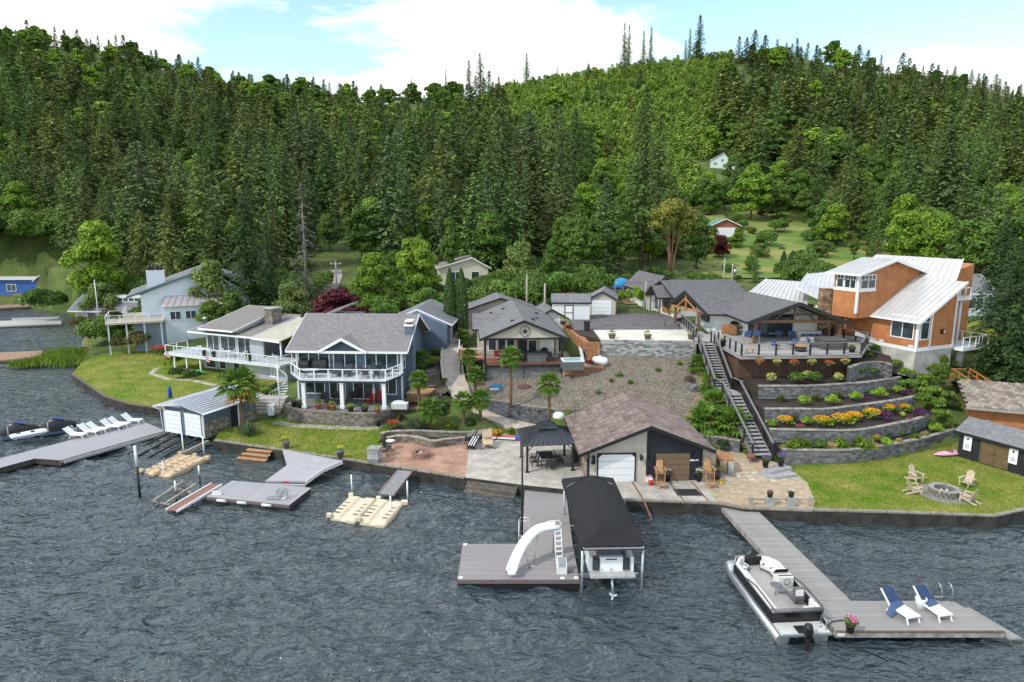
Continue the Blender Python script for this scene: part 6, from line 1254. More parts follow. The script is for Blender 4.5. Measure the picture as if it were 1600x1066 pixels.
b.tube([(0,-.2,0),(0,.2,0)],.1,8); [b.bar((0,s,0),(.36*math.cos(a),s,.36*math.sin(a)),.03,.03) for s in(-.14,.14) for a in(0,1.05,2.1,3.14,4.2,5.24)]; b.build('wheel',galv,t2); b=B(); b.bar((-.1,-.15,-.3),(-1.1,-.1,-.36),.1,.08); b.bar((-.1,.15,-.3),(-1.1,.2,-.36),.1,.08); b.build('bracket',galv,t2)
t2=thing('cleat_fitting','white plastic fitting at the left corner of the pale float','fitting',tuple(t.matrix_basis@Vector((.5,.5,0)))); b=B(); b.box(-.3,.35,-.15,.15,0,.12); b.tube([(-.3,0,.2),(.3,0,.2)],.05,6); b.build('body',offwhite,t2)
# brown gangplank left of it, and the boat hoist frame
p,q=G(268,798,.3),G(338,757,.45); t=thing('gangplank','narrow white edged brown gangplank sloping into the lake','gangplank',p); d=(q-p).normalized(); sd=Vector((d.y,-d.x,0)); B().bar(Vector((0,0,0)),q-p,.85,.06).build('tread',M('brown_carpet',(.24,.13,.10),.9,.2),t); b=B(); [b.bar(sd*s*.45,q-p+sd*s*.45,.08,.16) for s in(-1,1)]; b.build('edge_rail',white,t)
t=thing('boat_hoist','submerged grey boat hoist rails between black topped posts','boat hoist',(-24.5,45.5,-.3)); o=t.location
for (x0,y0_),(x1,y1_) in(((240,783),(286,753)),((260,786),(306,757))): B().bar(G(x0,y0_,.25),G(x1,y1_,.4),.14,.18).build('bunk',M('weathered_timber',(.33,.29,.24),.85,.3,3),t,off=o)
b=B(); b.bar(G(238,785,.0),G(275,790,.0),.1,.12); b.bar(G(280,765,.0),G(300,770,.0),.1,.12); [b.bar(G(x,y,-.6),G(x,y-4,.3),.1,.1) for x,y in((245,792),(264,793),(281,778),(298,775))]; b.build('frame',MATS['weathered_timber'],t,off=o)
def post(px,yb,yt,label,bl=.5,r=.07):
    p=G(px,yb,-.2); q=GY(px,yt,p.y); t=thing('mooring_post',label,'post',p); h=q.z-p.z; B().tube([(0,0,-.6),(0,0,h*bl)],r,8).build('lower_sleeve',blackm,t); B().tube([(0,0,h*bl),(0,0,h)],r*.95,8).build('post',white,t)
post(219,780,697,'white and black post left of the near jet ski float',.62,.1); post(276,785,752,'short white topped post standing in the hoist frame',.55); post(313,762,728,'short white and black post behind the boat hoist',.6); post(257,757,720,'slanted slim grey post at the lower edge of the left jet ski float',0,.04)
post(287,712,676,'slim white post at the upper left of the left jet ski float',0,.06); post(319,712,682,'slim white post at the right end of the left jet ski float',0,.06)
p,q=G(225,738,.15),G(325,690,.35); t=thing('float_boom','long weathered beam floating behind the left jet ski float','beam',p); B().bar((0,0,0),q-p,.22,.25).build('beam',MATS['weathered_timber'],t)
# jet ski floats
jm=M('beige_plastic_float',(.62,.52,.38),.6,.08,3,bump=.1); jm2=M('tan_plastic_float',(.55,.40,.25),.65,.12,3,bump=.1)
def jetfloat(label,c,m,n=2,dimples=True):
    ang=math.atan2((c[1]-c[0]).y,(c[1]-c[0]).x); t=thing('jet_ski_float',label,'float',c[0],ang); lc=[toloc(t,p) for p in c]; Lx=(lc[1].x+(lc[2].x-lc[3].x))/2; Ly=(lc[2].y+lc[3].y)/2; sk=lc[3].x/max(Ly,.1); w_=Lx/n
    for k in range(n):
        b=B(); x0=k*w_+.03; x1=(k+1)*w_-.03; xm=(x0+x1)/2
        sec=[]
        for f,ins,zt in((0,.16,-.16),(.06,.05,.0),(.5,.0,.03),(.94,.0,.05),(1,.12,-.05)):
            y=Ly*f; s=sk*y; sec.append([(x0+ins+s,y,-.42),(x0+ins+s,y,zt-.1),(x0+ins+.1+s,y,zt),(xm-.28+s,y,zt),(xm-.12+s,y,zt-.1),(xm+.12+s,y,zt-.1),(xm+.28+s,y,zt),(x1-ins-.1+s,y,zt),(x1-ins+s,y,zt-.1),(x1-ins+s,y,-.42)])
        V=[v for s in sec for v in s]; nn_=10; b.add(V,[(i*nn_+j,i*nn_+j+1,(i+1)*nn_+j+1,(i+1)*nn_+j) for i in range(4) for j in range(nn_-1)]); b.add(sec[0],[tuple(range(nn_))[::-1]]); b.add(sec[-1],[tuple(range(nn_))]); mdl=b.build('module',m,t)
        bb=B()
        for j in range(5):
            for s in(-.48,-.4,-.32,.34,.44): f=.18+.15*j; bb.cb((xm+s*w_*.8+sk*Ly*f,Ly*f,.033),(.13,.12,.012))
        if dimples: bb.build('grip_hole',M('grip_hole',(.09,.07,.05),.9),mdl)
        for f in(.0,.97): B().cb((x0+.08+sk*Ly*f,Ly*f,.06),(.3,.3,.22),.3).build('corner_lug',m,t)
    B().cb((Lx+sk*Ly*.9,Ly*.93,.04),(.45,.4,.22),.3).build('corner_lug',m,t)
    return t
J1=[G(512,806,.35),G(598,817,.35),G(638,786,.35),G(549,772,.35)]; jetfloat('large cream double jet ski float in front of the red patio',J1,jm,2)
post(550,770,742,'slim white post behind the cream double float',0,.06); post(637,783,752,'slim white post at the right end of the cream float',0,.06); post(611,808,775,'slim white post at the front right of the cream float',0,.06)
J2=[G(219,736,.3),G(262,742,.3),G(326,717,.3),G(287,706,.3)]; jetfloat('smaller tan jet ski float near the blue boathouse',J2,jm2,2)
p,q=G(633,736,.88),G(603,773,.4); p2=p; t=thing('patio_gangway','narrow grey gangway from the red patio down to the cream float','gangway',q); d=p-q; B().bar((0,0,0),d,1.05,.06).build('tread',M('grey_carpet',(.22,.215,.22),.85,.12),t); sd=Vector((d.y,-d.x,0)).normalized(); b=B(); [b.bar(sd*s*.56,d+sd*s*.56,.07,.14) for s in(-1,1)]; b.build('edge_rail',M('mauve_edge',(.30,.2,.19),.7),t)
# wooden steps into the lake
p=G(388,698,.8);q=G(440,703,.8); ang=math.atan2((q-p).y,(q-p).x); t=thing('lake_steps','brown wooden steps descending from the small lawn into the lake','steps',(p.x,p.y,.0),ang)
for k in range(4): B().box(-.2*k,2.35,-.38*k-.36,-.38*k,.58-.24*k,.66-.24*k).build('tread',teak if k<3 else wetw,t); B().box(-.2*k+.05,2.3,-.38*k-.33,-.38*k-.28,.3-.24*k,.58-.24*k).build('riser',brownw,t)
# ================= pontoon boat
t=thing('pontoon_boat','black and white pontoon boat with grey seats moored at the long dock','boat',(13.55,32.2,.1),R_(4.0)); hwb=1.25; alum=M('brushed_aluminium',(.55,.55,.56),.3,.08,3,metal=.8); blkp=M('gloss_black_panel',(.015,.015,.018),.2,.1,3); ivory=M('ivory_vinyl',(.66,.64,.60),.5,.06,4); dgv=M('dark_grey_vinyl',(.13,.13,.14),.55,.1,4)
for x in(-.95,.95):
    b=B(); b.tube([(x,-2.95,.1),(x,2.6,.1),(x,3.2,.22),(x,3.6,.5)],.33,12,.33); b.build('pontoon',alum,t)
fl=[(-hwb,-3.3),(hwb,-3.3),(hwb,2.7),(.9,3.35),(-.9,3.35),(-hwb,2.7)]; B().prism(fl,.46,.56).build('deck_frame',alum,t); B().prism([(x*.98,y*.99) for x,y in fl],.56,.58).build('floor',M('grey_vinyl_floor',(.36,.35,.34),.7,.08),t)
# fence panels
pan=[(-hwb+.03,-2.35),(-hwb+.03,2.4),(-.85,3.05),(-.35,3.1)],[(.35,3.1),(.85,3.05),(hwb-.03,2.4),(hwb-.03,-2.35)],[(hwb-.03,-2.35),(.0,-2.35),(-hwb+.03,-2.35)]
for L_ in pan:
    for a,c in zip(L_[:-1],L_[1:]): b=B(); b.bar((*a,.86),(*c,.86),.05,.56); b.build('side_panel',blkp,t); b=B(); b.bar((*a,1.17),(*c,1.17),.06,.06); b.bar((*a,.6),(*c,.6),.06,.05); b.build('rail',alum,t)
B().bar((-.35,3.08,.86),(.35,3.08,.86),.04,.5).build('bow_gate',blackm,t)
def cush(pts,z,w,h,m,name,back=True):
    b=B()
    for a,c in zip(pts[:-1],pts[1:]): b.bar((*a,z),(*c,z),w,h)
    b.build(name,m,t)
for s in(-1,1):
    pl=[(s*.92,-.2 if s>0 else -2.1),(s*.92,2.2),(s*.62,2.7),(s*.42,2.78)] if s<0 else [(s*.92,.9),(s*.92,2.2),(s*.62,2.7),(s*.42,2.78)]
    cush(pl,.76,.52,.32,ivory,'bench_seat'); po=[(x*1.23,y*1.03 if y>2.3 else y) for x,y in pl]; cush(po,1.03,.16,.42,ivory,'bench_back'); cush([(x*1.0,y) for x,y in pl],.66,.56,.14,dgv,'bench_base')
cush([(.92,-1.55),(.92,-2.1),(.2,-2.1)],.76,.5,.32,ivory,'bench_seat'); cush([(1.12,-1.4),(1.12,-2.28),(.1,-2.28)],1.03,.16,.42,ivory,'bench_back'); cush([(-1.1,-2.28),(.1,-2.28)],1.05,.16,.36,dgv,'bench_back')
b=B().ext([(.3,.58),(1.0,.58),(.95,1.25),(.6,1.45),(.32,1.4)],'x',.3,1.1); c=b.build('console',ivory,t); B().slab([(.33,.42,1.47),(1.07,.42,1.47),(1.07,.92,1.3),(.33,.92,1.3)],.02).build('dashboard',blackm,c); b=B(); b.tube([(.7+.17*math.cos(a),.2,1.2+.17*math.sin(a)) for a in np.linspace(0,6.28,14)],.018,5); b.build('steering_wheel',blackm,c); B().slab([(.3,1.0,1.3),(1.1,1.0,1.3),(1.05,.8,1.6),(.35,.8,1.6)],.02).build('windscreen',M('smoked_glass',(.03,.03,.03),.1),c)
b=B(); b.box(.42,.98,-.95,-.4,.85,1.05); b.build('helm_seat',dgv,t); b=B(); b.box(.42,.98,-1.1,-.92,.98,1.6); b.build('helm_back',dgv,t); B().tube([(.7,-.7,.58),(.7,-.7,.86)],.08,8).build('helm_pedestal',alum,t); B().box(.5,.9,-1.13,-1.1,1.2,1.55).build('headrest',ivory,t)
B().lathe([(.3,0),(.3,.03)],16,(.05,.05,1.15)).build('table',dgv,t); B().tube([(.05,.05,.58),(.05,.05,1.15)],.035,6).build('table_post',alum,t)
b=B(); b.box(-hwb+.1,hwb-.1,-3.28,-2.4,.57,.64); b.build('stern_platform',M('pale_stern_deck',(.55,.54,.52),.6,.06),t); B().box(-.38,.38,-3.3,-2.7,.645,.655).build('motor_well',blackm,t)
for y0_,y1_ in((-2.3,-.8),): 
    for x in(-hwb+.02,hwb-.02): b=B(); b.tube([(x,-2.2,1.2),(x,-2.3,1.38),(x,-.4,1.42),(x,.6,1.24)],.03,6); b.build('bimini_bar',blackm,t)
b=B(); b.tube([(-1.2,-2.45,1.3),(1.2,-2.45,1.3)],.1,8); b.build('folded_bimini',dgv,t)
b=B(); b.tube([(1.05,-2.6,.6),(1.05,-2.6,1.1),(1.05,-3.1,1.1),(1.05,-3.1,.6)],.03,6); b.build('boarding_rail',alum,t)
m_=thing('outboard_motor','black outboard motor hanging at the stern of the pontoon boat','motor',tuple(t.matrix_basis@Vector((.0,-3.45,.55))),R_(4)); b=B(); b.lathe([(.14,.0),(.2,.15),(.21,.45),(.17,.62),(.06,.68)],10); b.build('cowling',blkp,m_); b=B(); b.box(-.08,.08,-.08,.08,-.9,.0); b.box(-.07,.07,-.3,.1,-.55,-.5); b.build('leg',blackm,m_); B().box(-.1,.1,.05,.3,-.1,.1).build('bracket',galv,m_)
t=thing('mooring_rope','dark mooring rope from the pontoon boat stern to the dock corner','rope',(15.4,30.0,.62)); B().tube([(-.75,-.6,.15),(-.3,-.3,-.05),(.1,.0,.03),(.6,.1,.03),(1.0,-.05,.03)],.03,5).build('rope',blackm,t)
# far bay docks and shoreline posts
def fdock(label,c,m,z=.5):
    p=c[0]; t=thing('bay_dock',label,'dock',p); B().prism([tuple(q)[:2] for q in c],z-.25,z).build('deck',m,t,off=p); B().prism([tuple(q)[:2] for q in c],-.8,z-.26).build('float',wetw,t,off=p)
fdock('red brown dock reaching in from the left below the reeds',[G(-60,566,.5),G(66,559,.5),G(66,548,.5),G(-60,553,.5)],M('red_brown_boards',(.30,.19,.13),.8,.15))
fdock('long pale narrow dock across the bay near the grey boathouse',[G(-60,512,.5),G(96,505,.5),G(96,499,.5),G(-60,503,.5)],M('worn_pale_dock',(.45,.43,.41),.8,.15)); fdock('second thin dock just behind the long pale dock in the bay',[G(18,501,.5),G(92,498,.5),G(92,495,.5),G(18,497,.5)],paleb)
fdock('reddish dock below the bright blue house',[G(-40,483,.6),G(45,478,.6),G(45,474,.6),G(-40,478,.6)],MATS['red_brown_boards'])
t=thing('flagpole','bare white flagpole beside the grey boathouse','flagpole',GY(153,490,104)); B().tube([(0,0,-1),(0,0,5.0)],.08,6,.05).build('pole',white,t); B().lathe([(.1,0),(.1,.15),(.03,.2)],8,(0,0,5.0)).build('finial',white,t)
# ---------------- garden plants
def blades(n,h,spread,wd,seed,droop=.35):
    r=np.random.default_rng(seed); a=r.uniform(0,6.28,n); t=r.random(n)**.7*spread; l=h*r.uniform(.6,1.1,n)
    d=np.stack([np.cos(a)*np.sin(t),np.sin(a)*np.sin(t),np.cos(t)],1); P=d*(l*.5)[:,None]; side=np.stack([-np.sin(a),np.cos(a),np.zeros(n)],1); N_=np.cross(d,side)+r.normal(0,.2,(n,3))
    V=leaf_quads(P,unit(N_),l,wd*r.uniform(.7,1.3,n),r,d).reshape(-1,4,3); V[:,2,2]-=droop*l*np.sin(t)*.8; V[:,2,:2]*=1+.15*droop; return V.reshape(-1,3)
def mound(w,h,n,size,seed,lumps=7):
    r=np.random.default_rng(seed); bl=lump(None,0,0,h*.5,w*.55,w*.55,h*.5,lumps,r)+[(0,0,h*.5,w*.36,w*.36,h*.42)]; return crown(bl,n,size,r)
def tops(w,h,n,size,seed):
    r=np.random.default_rng(seed); a=r.uniform(0,6.28,n);q=np.sqrt(r.random(n)); P=np.stack([np.cos(a)*q*w*.5,np.sin(a)*q*w*.5,h*(.62+.42*np.sqrt(1-q*q*.8))+r.normal(0,.03,n)],1); N_=unit(np.array([0,0,1.])+r.normal(0,.6,(n,3))); return leaf_quads(P,N_,size,size*.8,r)
PL={}
def regp(kind,**parts): PL[kind]={k:B().np(V).mesh(k,m) for k,(V,m) in parts.items()}
lm_green=leafmat('shrub_leaves',(.07,.14,.02),(.13,.22,.03),.35,.2); lm_dark=leafmat('dark_shrub_leaves',(.03,.06,.016),(.06,.10,.025),.35,.2); lm_olive=leafmat('olive_shrub',(.12,.15,.04),(.18,.2,.06),.3,.15); lm_yucca=leafmat('yucca_blades',(.10,.15,.07),(.2,.26,.13),.35,.1); lm_var=leafmat('variegated_leaves',(.38,.40,.10),(.50,.50,.2),.3,.1); lm_brush=leafmat('brownish_shrub_leaves',(.09,.10,.025),(.17,.13,.05),.35,.2)
regp('lime',foliage=(mound(1,.75,420,.11,1),lm_lime)); regp('green',foliage=(mound(1.1,.8,420,.12,2),lm_green)); regp('dark',foliage=(mound(1.6,1.3,900,.15,3),lm_dark)); regp('olive',foliage=(blades(260,.9,.75,.05,4),lm_olive)); regp('grassy',foliage=(np.concatenate([blades(360,.8,1.15,.05,5,.6),mound(.8,.5,120,.1,6)]),lm_grass)); regp('straw',foliage=(np.concatenate([blades(240,.65,1.2,.05,7,.6),mound(.7,.4,100,.1,8)]),lm_straw))
regp('orange',foliage=(mound(1.1,.7,300,.11,9),lm_lime),blossom=(tops(1.15,.72,330,.1,10),fl_or)); regp('purple',foliage=(mound(1,.7,420,.1,11),fl_pur)); regp('pink',foliage=(mound(.8,.3,140,.09,12),lm_green),blossom=(tops(.8,.32,130,.08,13),leafmat('magenta_blossom',(.45,.03,.14),(.55,.06,.2),.2,.05)))
regp('variegated',foliage=(mound(.9,.95,330,.13,14),lm_var)); regp('yucca',foliage=(blades(170,1.3,1.25,.09,15,.15),lm_yucca)); regp('flax',foliage=(blades(90,1.0,.8,.08,16,.2),M('dark_flax',(.05,.03,.03),.6,.3,island=.3))); regp('wild',foliage=(mound(1.5,1.2,900,.14,17,10),leafmat('wild_shrub_leaves',(.11,.19,.025),(.2,.29,.05),.35,.2))); regp('rhodie',foliage=(mound(3,2.2,2400,.17,18,14),lm_brush)); regp('laurel',foliage=(mound(4.2,4.4,5200,.26,19,18),lm_green)); regp('laurel2',foliage=(mound(4.2,4.0,5200,.26,20,18),lm_dec2)); regp('reeds',foliage=((lambda V,r_: (V.reshape(-1,4,3)+np.concatenate([r_.normal(0,.55,(len(V)//4,1,2)),np.zeros((len(V)//4,1,1))],2)).reshape(-1,3))(blades(1500,1.1,.35,.05,21,.1),np.random.default_rng(3)),lm_grass)); regp('redbush',foliage=(mound(1.8,1.3,700,.13,22),lm_green),blossom=(tops(1.9,1.35,240,.14,23),fl_red)); regp('brownbush',foliage=(mound(1.3,.8,500,.08,24),lm_brown)); regp('youngtree',foliage=(mound(1.1,2.6,900,.14,25,12),lm_lime))
def cyp(h,w,n,seed):
    r=np.random.default_rng(seed); f=r.random(n)**.8; z=h*f; rr=w*.5*np.minimum(1,(1-f)*2.2)**.6*np.minimum(1,.55+f*3)*r.uniform(.8,1.06,n); a=r.uniform(0,6.28,n); P=np.stack([np.cos(a)*rr,np.sin(a)*rr,z],1); N_=unit(np.stack([np.cos(a),np.sin(a),np.full(n,.3)],1)+r.normal(0,.4,(n,3))); T=np.array([0,0,1.])+r.normal(0,.3,(n,3)); return leaf_quads(P,N_,.3*r.uniform(.7,1.3,n),.12,r,T)
regp('cypress',foliage=(cyp(3.2,1.05,1300,26),lm_hedge),core=(mound(.6,2.2,60,.3,27),lm_hedge)); regp('tallcypress',foliage=(cyp(9,1.7,3800,28),lm_hedge),core=(cyp(8.4,1.1,600,29),lm_hedge))
def boxhedge(w,d,h,n,seed):
    r=np.random.default_rng(seed); P=[];N_=[]
    for ax,s,area in((0,1,d*h),(0,-1,d*h),(1,1,w*h),(1,-1,w*h),(2,1,w*d*1.3)):
        k=int(n*area/(2*d*h+2*w*h+1.3*w*d)); p=r.uniform(-1,1,(k,3))*[w/2,d/2,h/2]; p[:,ax]=s*[w/2,d/2,h/2][ax]*r.uniform(.88,1.05,k); q=np.zeros((k,3)); q[:,ax]=s; P.append(p+[0,0,h/2]);N_.append(q+r.normal(0,.45,(k,3)))
    P=np.concatenate(P); return leaf_quads(P,unit(np.concatenate(N_)),.16,.11,r)
regp('hedge',foliage=(boxhedge(3.4,2.4,3.0,3600,30),lm_green))
def fan(b,c,d,up,R_f,n,r,seg):
    s=d.cross(up).normalized(); u=s.cross(d)
    for i in range(n):
        a=-1.9+3.8*i/(n-1); t=d*math.cos(a)+s*math.sin(a); l=R_f*(.8+.2*math.cos(a))*r.uniform(.85,1.1); w=s*math.cos(a)-d*math.sin(a); e=c+t*l+Vector((0,0,-.25*l)); m=c+t*l*.5; seg.append([c,m+w*.085,e,m-w*.085])
def palm_crown(R0,n,seed,stem=.75,low=-.9):
    r=random.Random(seed); seg=[]
    for i in range(n):
        a=i*2.4+r.uniform(-.2,.2); el=low+(1.35-low)*(i/n)+r.uniform(-.1,.1); d=Vector((math.cos(a)*math.cos(el),math.sin(a)*math.cos(el),math.sin(el))); c=d*stem*R0*r.uniform(.8,1.1); seg.append([Vector((0,0,0)),c+d.cross(Vector((0,0,1))).normalized()*.02,c*1.01,c-d.cross(Vector((0,0,1))).normalized()*.02]); fan(None,c,(d+Vector((0,0,-.25))).normalized(),Vector((0,0,1)),R0*.8,11,r,seg)
    return np.array([[list(v) for v in q] for q in seg]).reshape(-1,3)
PC1=palm_crown(.95,30,1); PC2=palm_crown(1.05,24,2,low=-.3)
def palm(label,px,py,z,h,m=None,R0=1.0,old=False,group=None):
    p=G(px,py,z); t=thing('fan_palm',label,'palm',p,rnd.uniform(0,6),group); b=B(); b.tube([(0,0,-.3),(.04,0,h*.35),(0,.05,h*.7),(0,0,h)],.13,8,.15)
    r=np.random.default_rng(int(px)); 
    b.build('trunk',M('fibrous_palm_trunk',(.17,.115,.07),.95,.35,9,bump=1,bscale=22),t); sh=r.normal(size=(140,3)); ang_=r.uniform(0,6.28,140); zz=r.uniform(.1,1,140)*h; P=np.stack([np.cos(ang_)*.15,np.sin(ang_)*.15,zz],1); B().np(leaf_quads(P,unit(np.stack([np.cos(ang_),np.sin(ang_),.3+0*zz],1)),.2,.07,r,np.array([0,0,1.])+r.normal(0,.3,(140,3)))).build('trunk_fibre',M('fibrous_palm_trunk',(.17,.115,.07)),t)
    o=link('crown',PALMM[0 if not old else 1],t,loc=(0,0,h)); o.scale=(R0,)*3
    if old: o2=link('dry_fronds',PALMM[2],t,loc=(0,0,h-.25)); o2.scale=(R0*1.02,)*3
    return t
PALMM=[B().np(PC1).mesh('crown',lm_palm),B().np(PC2).mesh('crown',lm_palm),B().np(palm_crown(.85,16,5,low=-.75)[:16*12*4*1//2]).mesh('dry_fronds',lm_palmy)]
def plant(kind,name,label,p,s=1.0,cat='shrub',group=None,sz=None):
    t=thing(name,label,cat,p,rnd.uniform(0,6.28),group); t.scale=(s,s,s if sz is None else sz)
    for k,me in PL[kind].items(): link(k,me,t)
    return t
# terrace planting: (px,py,kind,scale)
NM={'lime':('lime_shrub','bright lime mounded shrub'),'green':('green_shrub','rounded green shrub'),'olive':('ornamental_grass','upright olive ornamental grass'),'grassy':('ornamental_grass','green fountain grass tuft'),'straw':('ornamental_grass','straw yellow grass tuft'),'orange':('flowering_shrub','orange yellow flowering shrub'),'purple':('purple_shrub','dark purple shrub'),'pink':('flowering_plant','low magenta flowering plant'),'variegated':('variegated_shrub','pale yellow variegated shrub'),'dark':('dark_shrub','dark green shrub')}
TP=[(1.9,'lowest terrace',[(1224,700,'straw',.6),(1237,701,'grassy',1.1),(1243,694,'grassy',1.2),(1258,700,'grassy',1.15),(1278,701,'green',.95),(1299,701,'straw',1.1),(1313,699,'grassy',1.3),(1340,695,'grassy',1.1),(1353,701,'grassy',1.2),(1364,700,'straw',1.0),(1366,690,'orange',.8),(1384,685,'dark',.5),(1385,697,'lime',.85),(1406,692,'straw',.8),(1406,681,'green',.75),(1422,676,'dark',.5),(1429,686,'grassy',.75),(1445,682,'straw',.9),(1463,676,'lime',.95),(1452,669,'lime',.75),(1481,671,'olive',.8)]),
 (3.0,'second terrace',[(1207,667,'lime',.8),(1226,665,'orange',1.1),(1239,660,'olive',.9),(1250,670,'pink',.9),(1260,664,'lime',.85),(1283,667,'orange',1.25),(1299,664,'lime',.7),(1313,665,'orange',1.35),(1334,660,'orange',1.2),(1346,650,'olive',1.0),(1361,656,'orange',1.3),(1384,647,'orange',1.25),(1383,657,'purple',1.25),(1400,648,'olive',.8),(1411,644,'orange',1.0),(1422,645,'lime',.8),(1411,652,'variegated',.5),(1420,657,'pink',.6),(1438,651,'purple',1.2)]),
 (4.03,'third terrace',[(1220,628,'olive',.9),(1255,633,'lime',1.0),(1275,627,'olive',.8),(1300,632,'lime',1.05),(1309,624,'olive',.9),(1336,626,'lime',1.0),(1350,618,'olive',.9),(1355,629,'purple',.8),(1374,622,'lime',1.15),(1381,614,'olive',.8),(1403,615,'lime',.9),(1417,618,'purple',.95)]),
 (5.2,'top terrace',[(1202,598,'variegated',1.0),(1240,599,'green',1.35),(1257,595,'variegated',1.0),(1272,599,'green',1.3),(1312,597,'variegated',.9),(1341,590,'green',1.3),(1358,588,'green',1.2),(1381,586,'green',.7)])]
for z,nm,L_ in TP:
    cnt={}; tot={}
    for a in L_: tot[NM[a[2]][1]]=tot.get(NM[a[2]][1],0)+1
    for px,py,k,s in L_:
        n_,d_=NM[k]; i=cnt.get(d_,0); cnt[d_]=i+1
        lab=f'{d_} on the {nm}'+('' if tot[d_]==1 else f', {ORD[i]} of its kind from the stairs')
        plant(k,n_,lab,G(px,py,z-.05),s*(1.06 if k not in('orange','purple') else .95),group=f'{d_}s on the {nm}' if tot[d_]>1 else None)
r=np.random.default_rng(5)
# hanging baskets under the deck edge
for i,(px,py,m,cn) in enumerate(((1186,566,fl_red,'red'),(1214,567,fl_peach,'peach'),(1240,567,fl_red,'red'),(1268,567,fl_peach,'peach'),(1294,568,fl_red,'red'),(1320,566,fl_peach,'peach'))):
    p=GY(px,py,60.0+.075*i); t=thing('hanging_basket',f'{cn} flower basket hung on the slatted skirt, {ORD[i]} from the stairs','hanging basket',(p.x,p.y-.1,p.z-.1),0,'flower baskets along the slatted deck skirt')
    B().lathe([(.05,-.18),(.16,-.05),(.2,.08)],8).build('basket',brownw,t); B().np(mound(.7,.5,110,.1,50+i)-[0,0,.05]).build('foliage',lm_lime,t); B().np(tops(.8,.5,150,.09,60+i)-[0,0,.12]).build('blossom',m,t); B().tube([(0,0,.1),(0,0,.55)],.01,4).build('hanger',blackm,t)
# shrubs on the slope right of the terraces
sl=[(1392,560,'wild',1.0),(1400,575,'wild',.9),(1415,590,'wild',1.0),(1410,605,'wild',.8),(1432,610,'wild',1.2),(1445,600,'wild',1.1),(1452,622,'wild',1.3),(1440,632,'wild',1.2),(1462,640,'wild',1.2),(1475,628,'wild',1.2),(1470,655,'wild',1.0),(1486,640,'dark',.9),(1500,600,'wild',.9),(1490,575,'wild',.8),(1515,610,'dark',1.0),(1455,585,'wild',1.2),(1484,660,'grassy',1.0),(1495,668,'wild',.6)]
for i,(px,py,k,s) in enumerate(sl): plant(k,'wild_shrub',f'wild {"dark " if k=="dark" else "bright " if k=="wild" else "grassy "}green shrub on the slope right of the terraces, number {ORD[i%16]} downhill' if False else f'wild {"dark" if k=="dark" else "bright" if k=="wild" else "grassy"} green shrub on the bank between terraces and orange house',GT(px,py),s*.82,group='wild shrubs on the bank right of the terraces')
p=GT(1468,618); tree('alder','young_tree','young bright green tree below the concrete base of the orange house','tree',p,3.9)
# ferny short palms left of the stairs
PL['fern']={'fronds':PALMM[1]}
for i,(px,py,s,d_) in enumerate(((1094,582,1.0,'uppermost, beside the gravel bank'),(1113,612,1.0,'second from the top'),(1117,642,1.15,'middle, beside the stair landing'),(1100,672,1.45,'large one behind the garage roof'),(1142,676,1.4,'large one nearest the lower stairs'))):
    p=GT(px,py); t=thing('short_palm','short bright fan palm left of the garden stairs, '+d_,'palm',p,i*1.3,'short palms left of the stairs'); B().tube([(0,0,-.2),(0,0,.5)],.14,7).build('trunk',MATS['fibrous_palm_trunk'] if 'fibrous_palm_trunk' in MATS else bark,t); o=link('crown',PALMM[1],t,loc=(0,0,.55)); o.scale=(s*1.05,)*3
block_wall('small_block_wall','small curved block wall beside the short palms left of the stairs','retaining wall',[tuple(GT(x,y))[:2] for x,y in((1072,608),(1082,614),(1096,613),(1108,607))],lambda s:H(*tuple(GT(1090,612))[:2])-.3,lambda s:H(*tuple(GT(1090,612))[:2])+.75,gblock)
block_wall('small_block_wall','low dark block wall behind the foot of the garden stairs','retaining wall',[(13.9,55.6),(15.3,54.9),(17.0,54.2),(18.6,53.2)],.8,1.8,gblock,cap=gcap)
for i,(px,py,k,s) in enumerate(((1075,600,'brownbush',1.0),(1062,570,'grassy',.7),(1085,560,'green',.6),(1028,582,'green',.6),(968,588,'grassy',.8),(985,600,'grassy',.7),(1000,640,'green',.7),(935,617,'green',.55),(955,598,'olive',.6),(1105,655,'green',.7),(1128,700,'dark',.6),(1160,690,'grassy',.6))): plant(k,'bank_weed',['dry brown bush on the gravel bank','wispy tuft high on the gravel bank','low green weed beside the parking wall','green weed in the middle of the gravel bank','grass tuft below the propane tank','grass tuft right of the propane tank','bright weed just above the garage ridge','small weed left of the garage ridge','sparse olive tuft below the big block kerb','low green plant beside the large short palm','dark shrub behind the garage by the stairs','grass tuft under the garden stairs'][i],GT(px,py),s)
# palms
palm('tall fan palm rising in front of the star house porch',798,632,2.8,4.5,R0=.95); palm('medium fan palm on the gravel bank behind the gazebo',858,652,2.75,3.0,R0=.95); palm('small fan palm beside the side deck of the star house',733,592,3.6,2.3,R0=.8); palm('small fan palm above the stepped path wall',743,617,3.0,2.0,R0=.8)
palm('fan palm over the yuccas behind the curved patio bench',673,673,.9,2.0,R0=1.0); palm('fan palm left of the two beside the egg chair path',725,668,1.0,2.5,R0=.85); palm('fan palm right of the two beside the egg chair path',751,664,1.2,2.4,R0=.9); palm('large yellowing fan palm beside the blue boathouse',380,668,.9,3.9,R0=1.5,old=True)
palm('fan palm at the upper side bed of the blue house',660,590,2.6,2.2,R0=.9); palm('fan palm by the wooden tub box right of the blue house',655,640,1.9,2.9,R0=.85); palm('fan palm behind the rear wing of the blue house',690,512,4.4,3.2,R0=1.0); palm('small fan palm at the top of the path beside the star house',724,538,4.8,1.0,R0=.8)
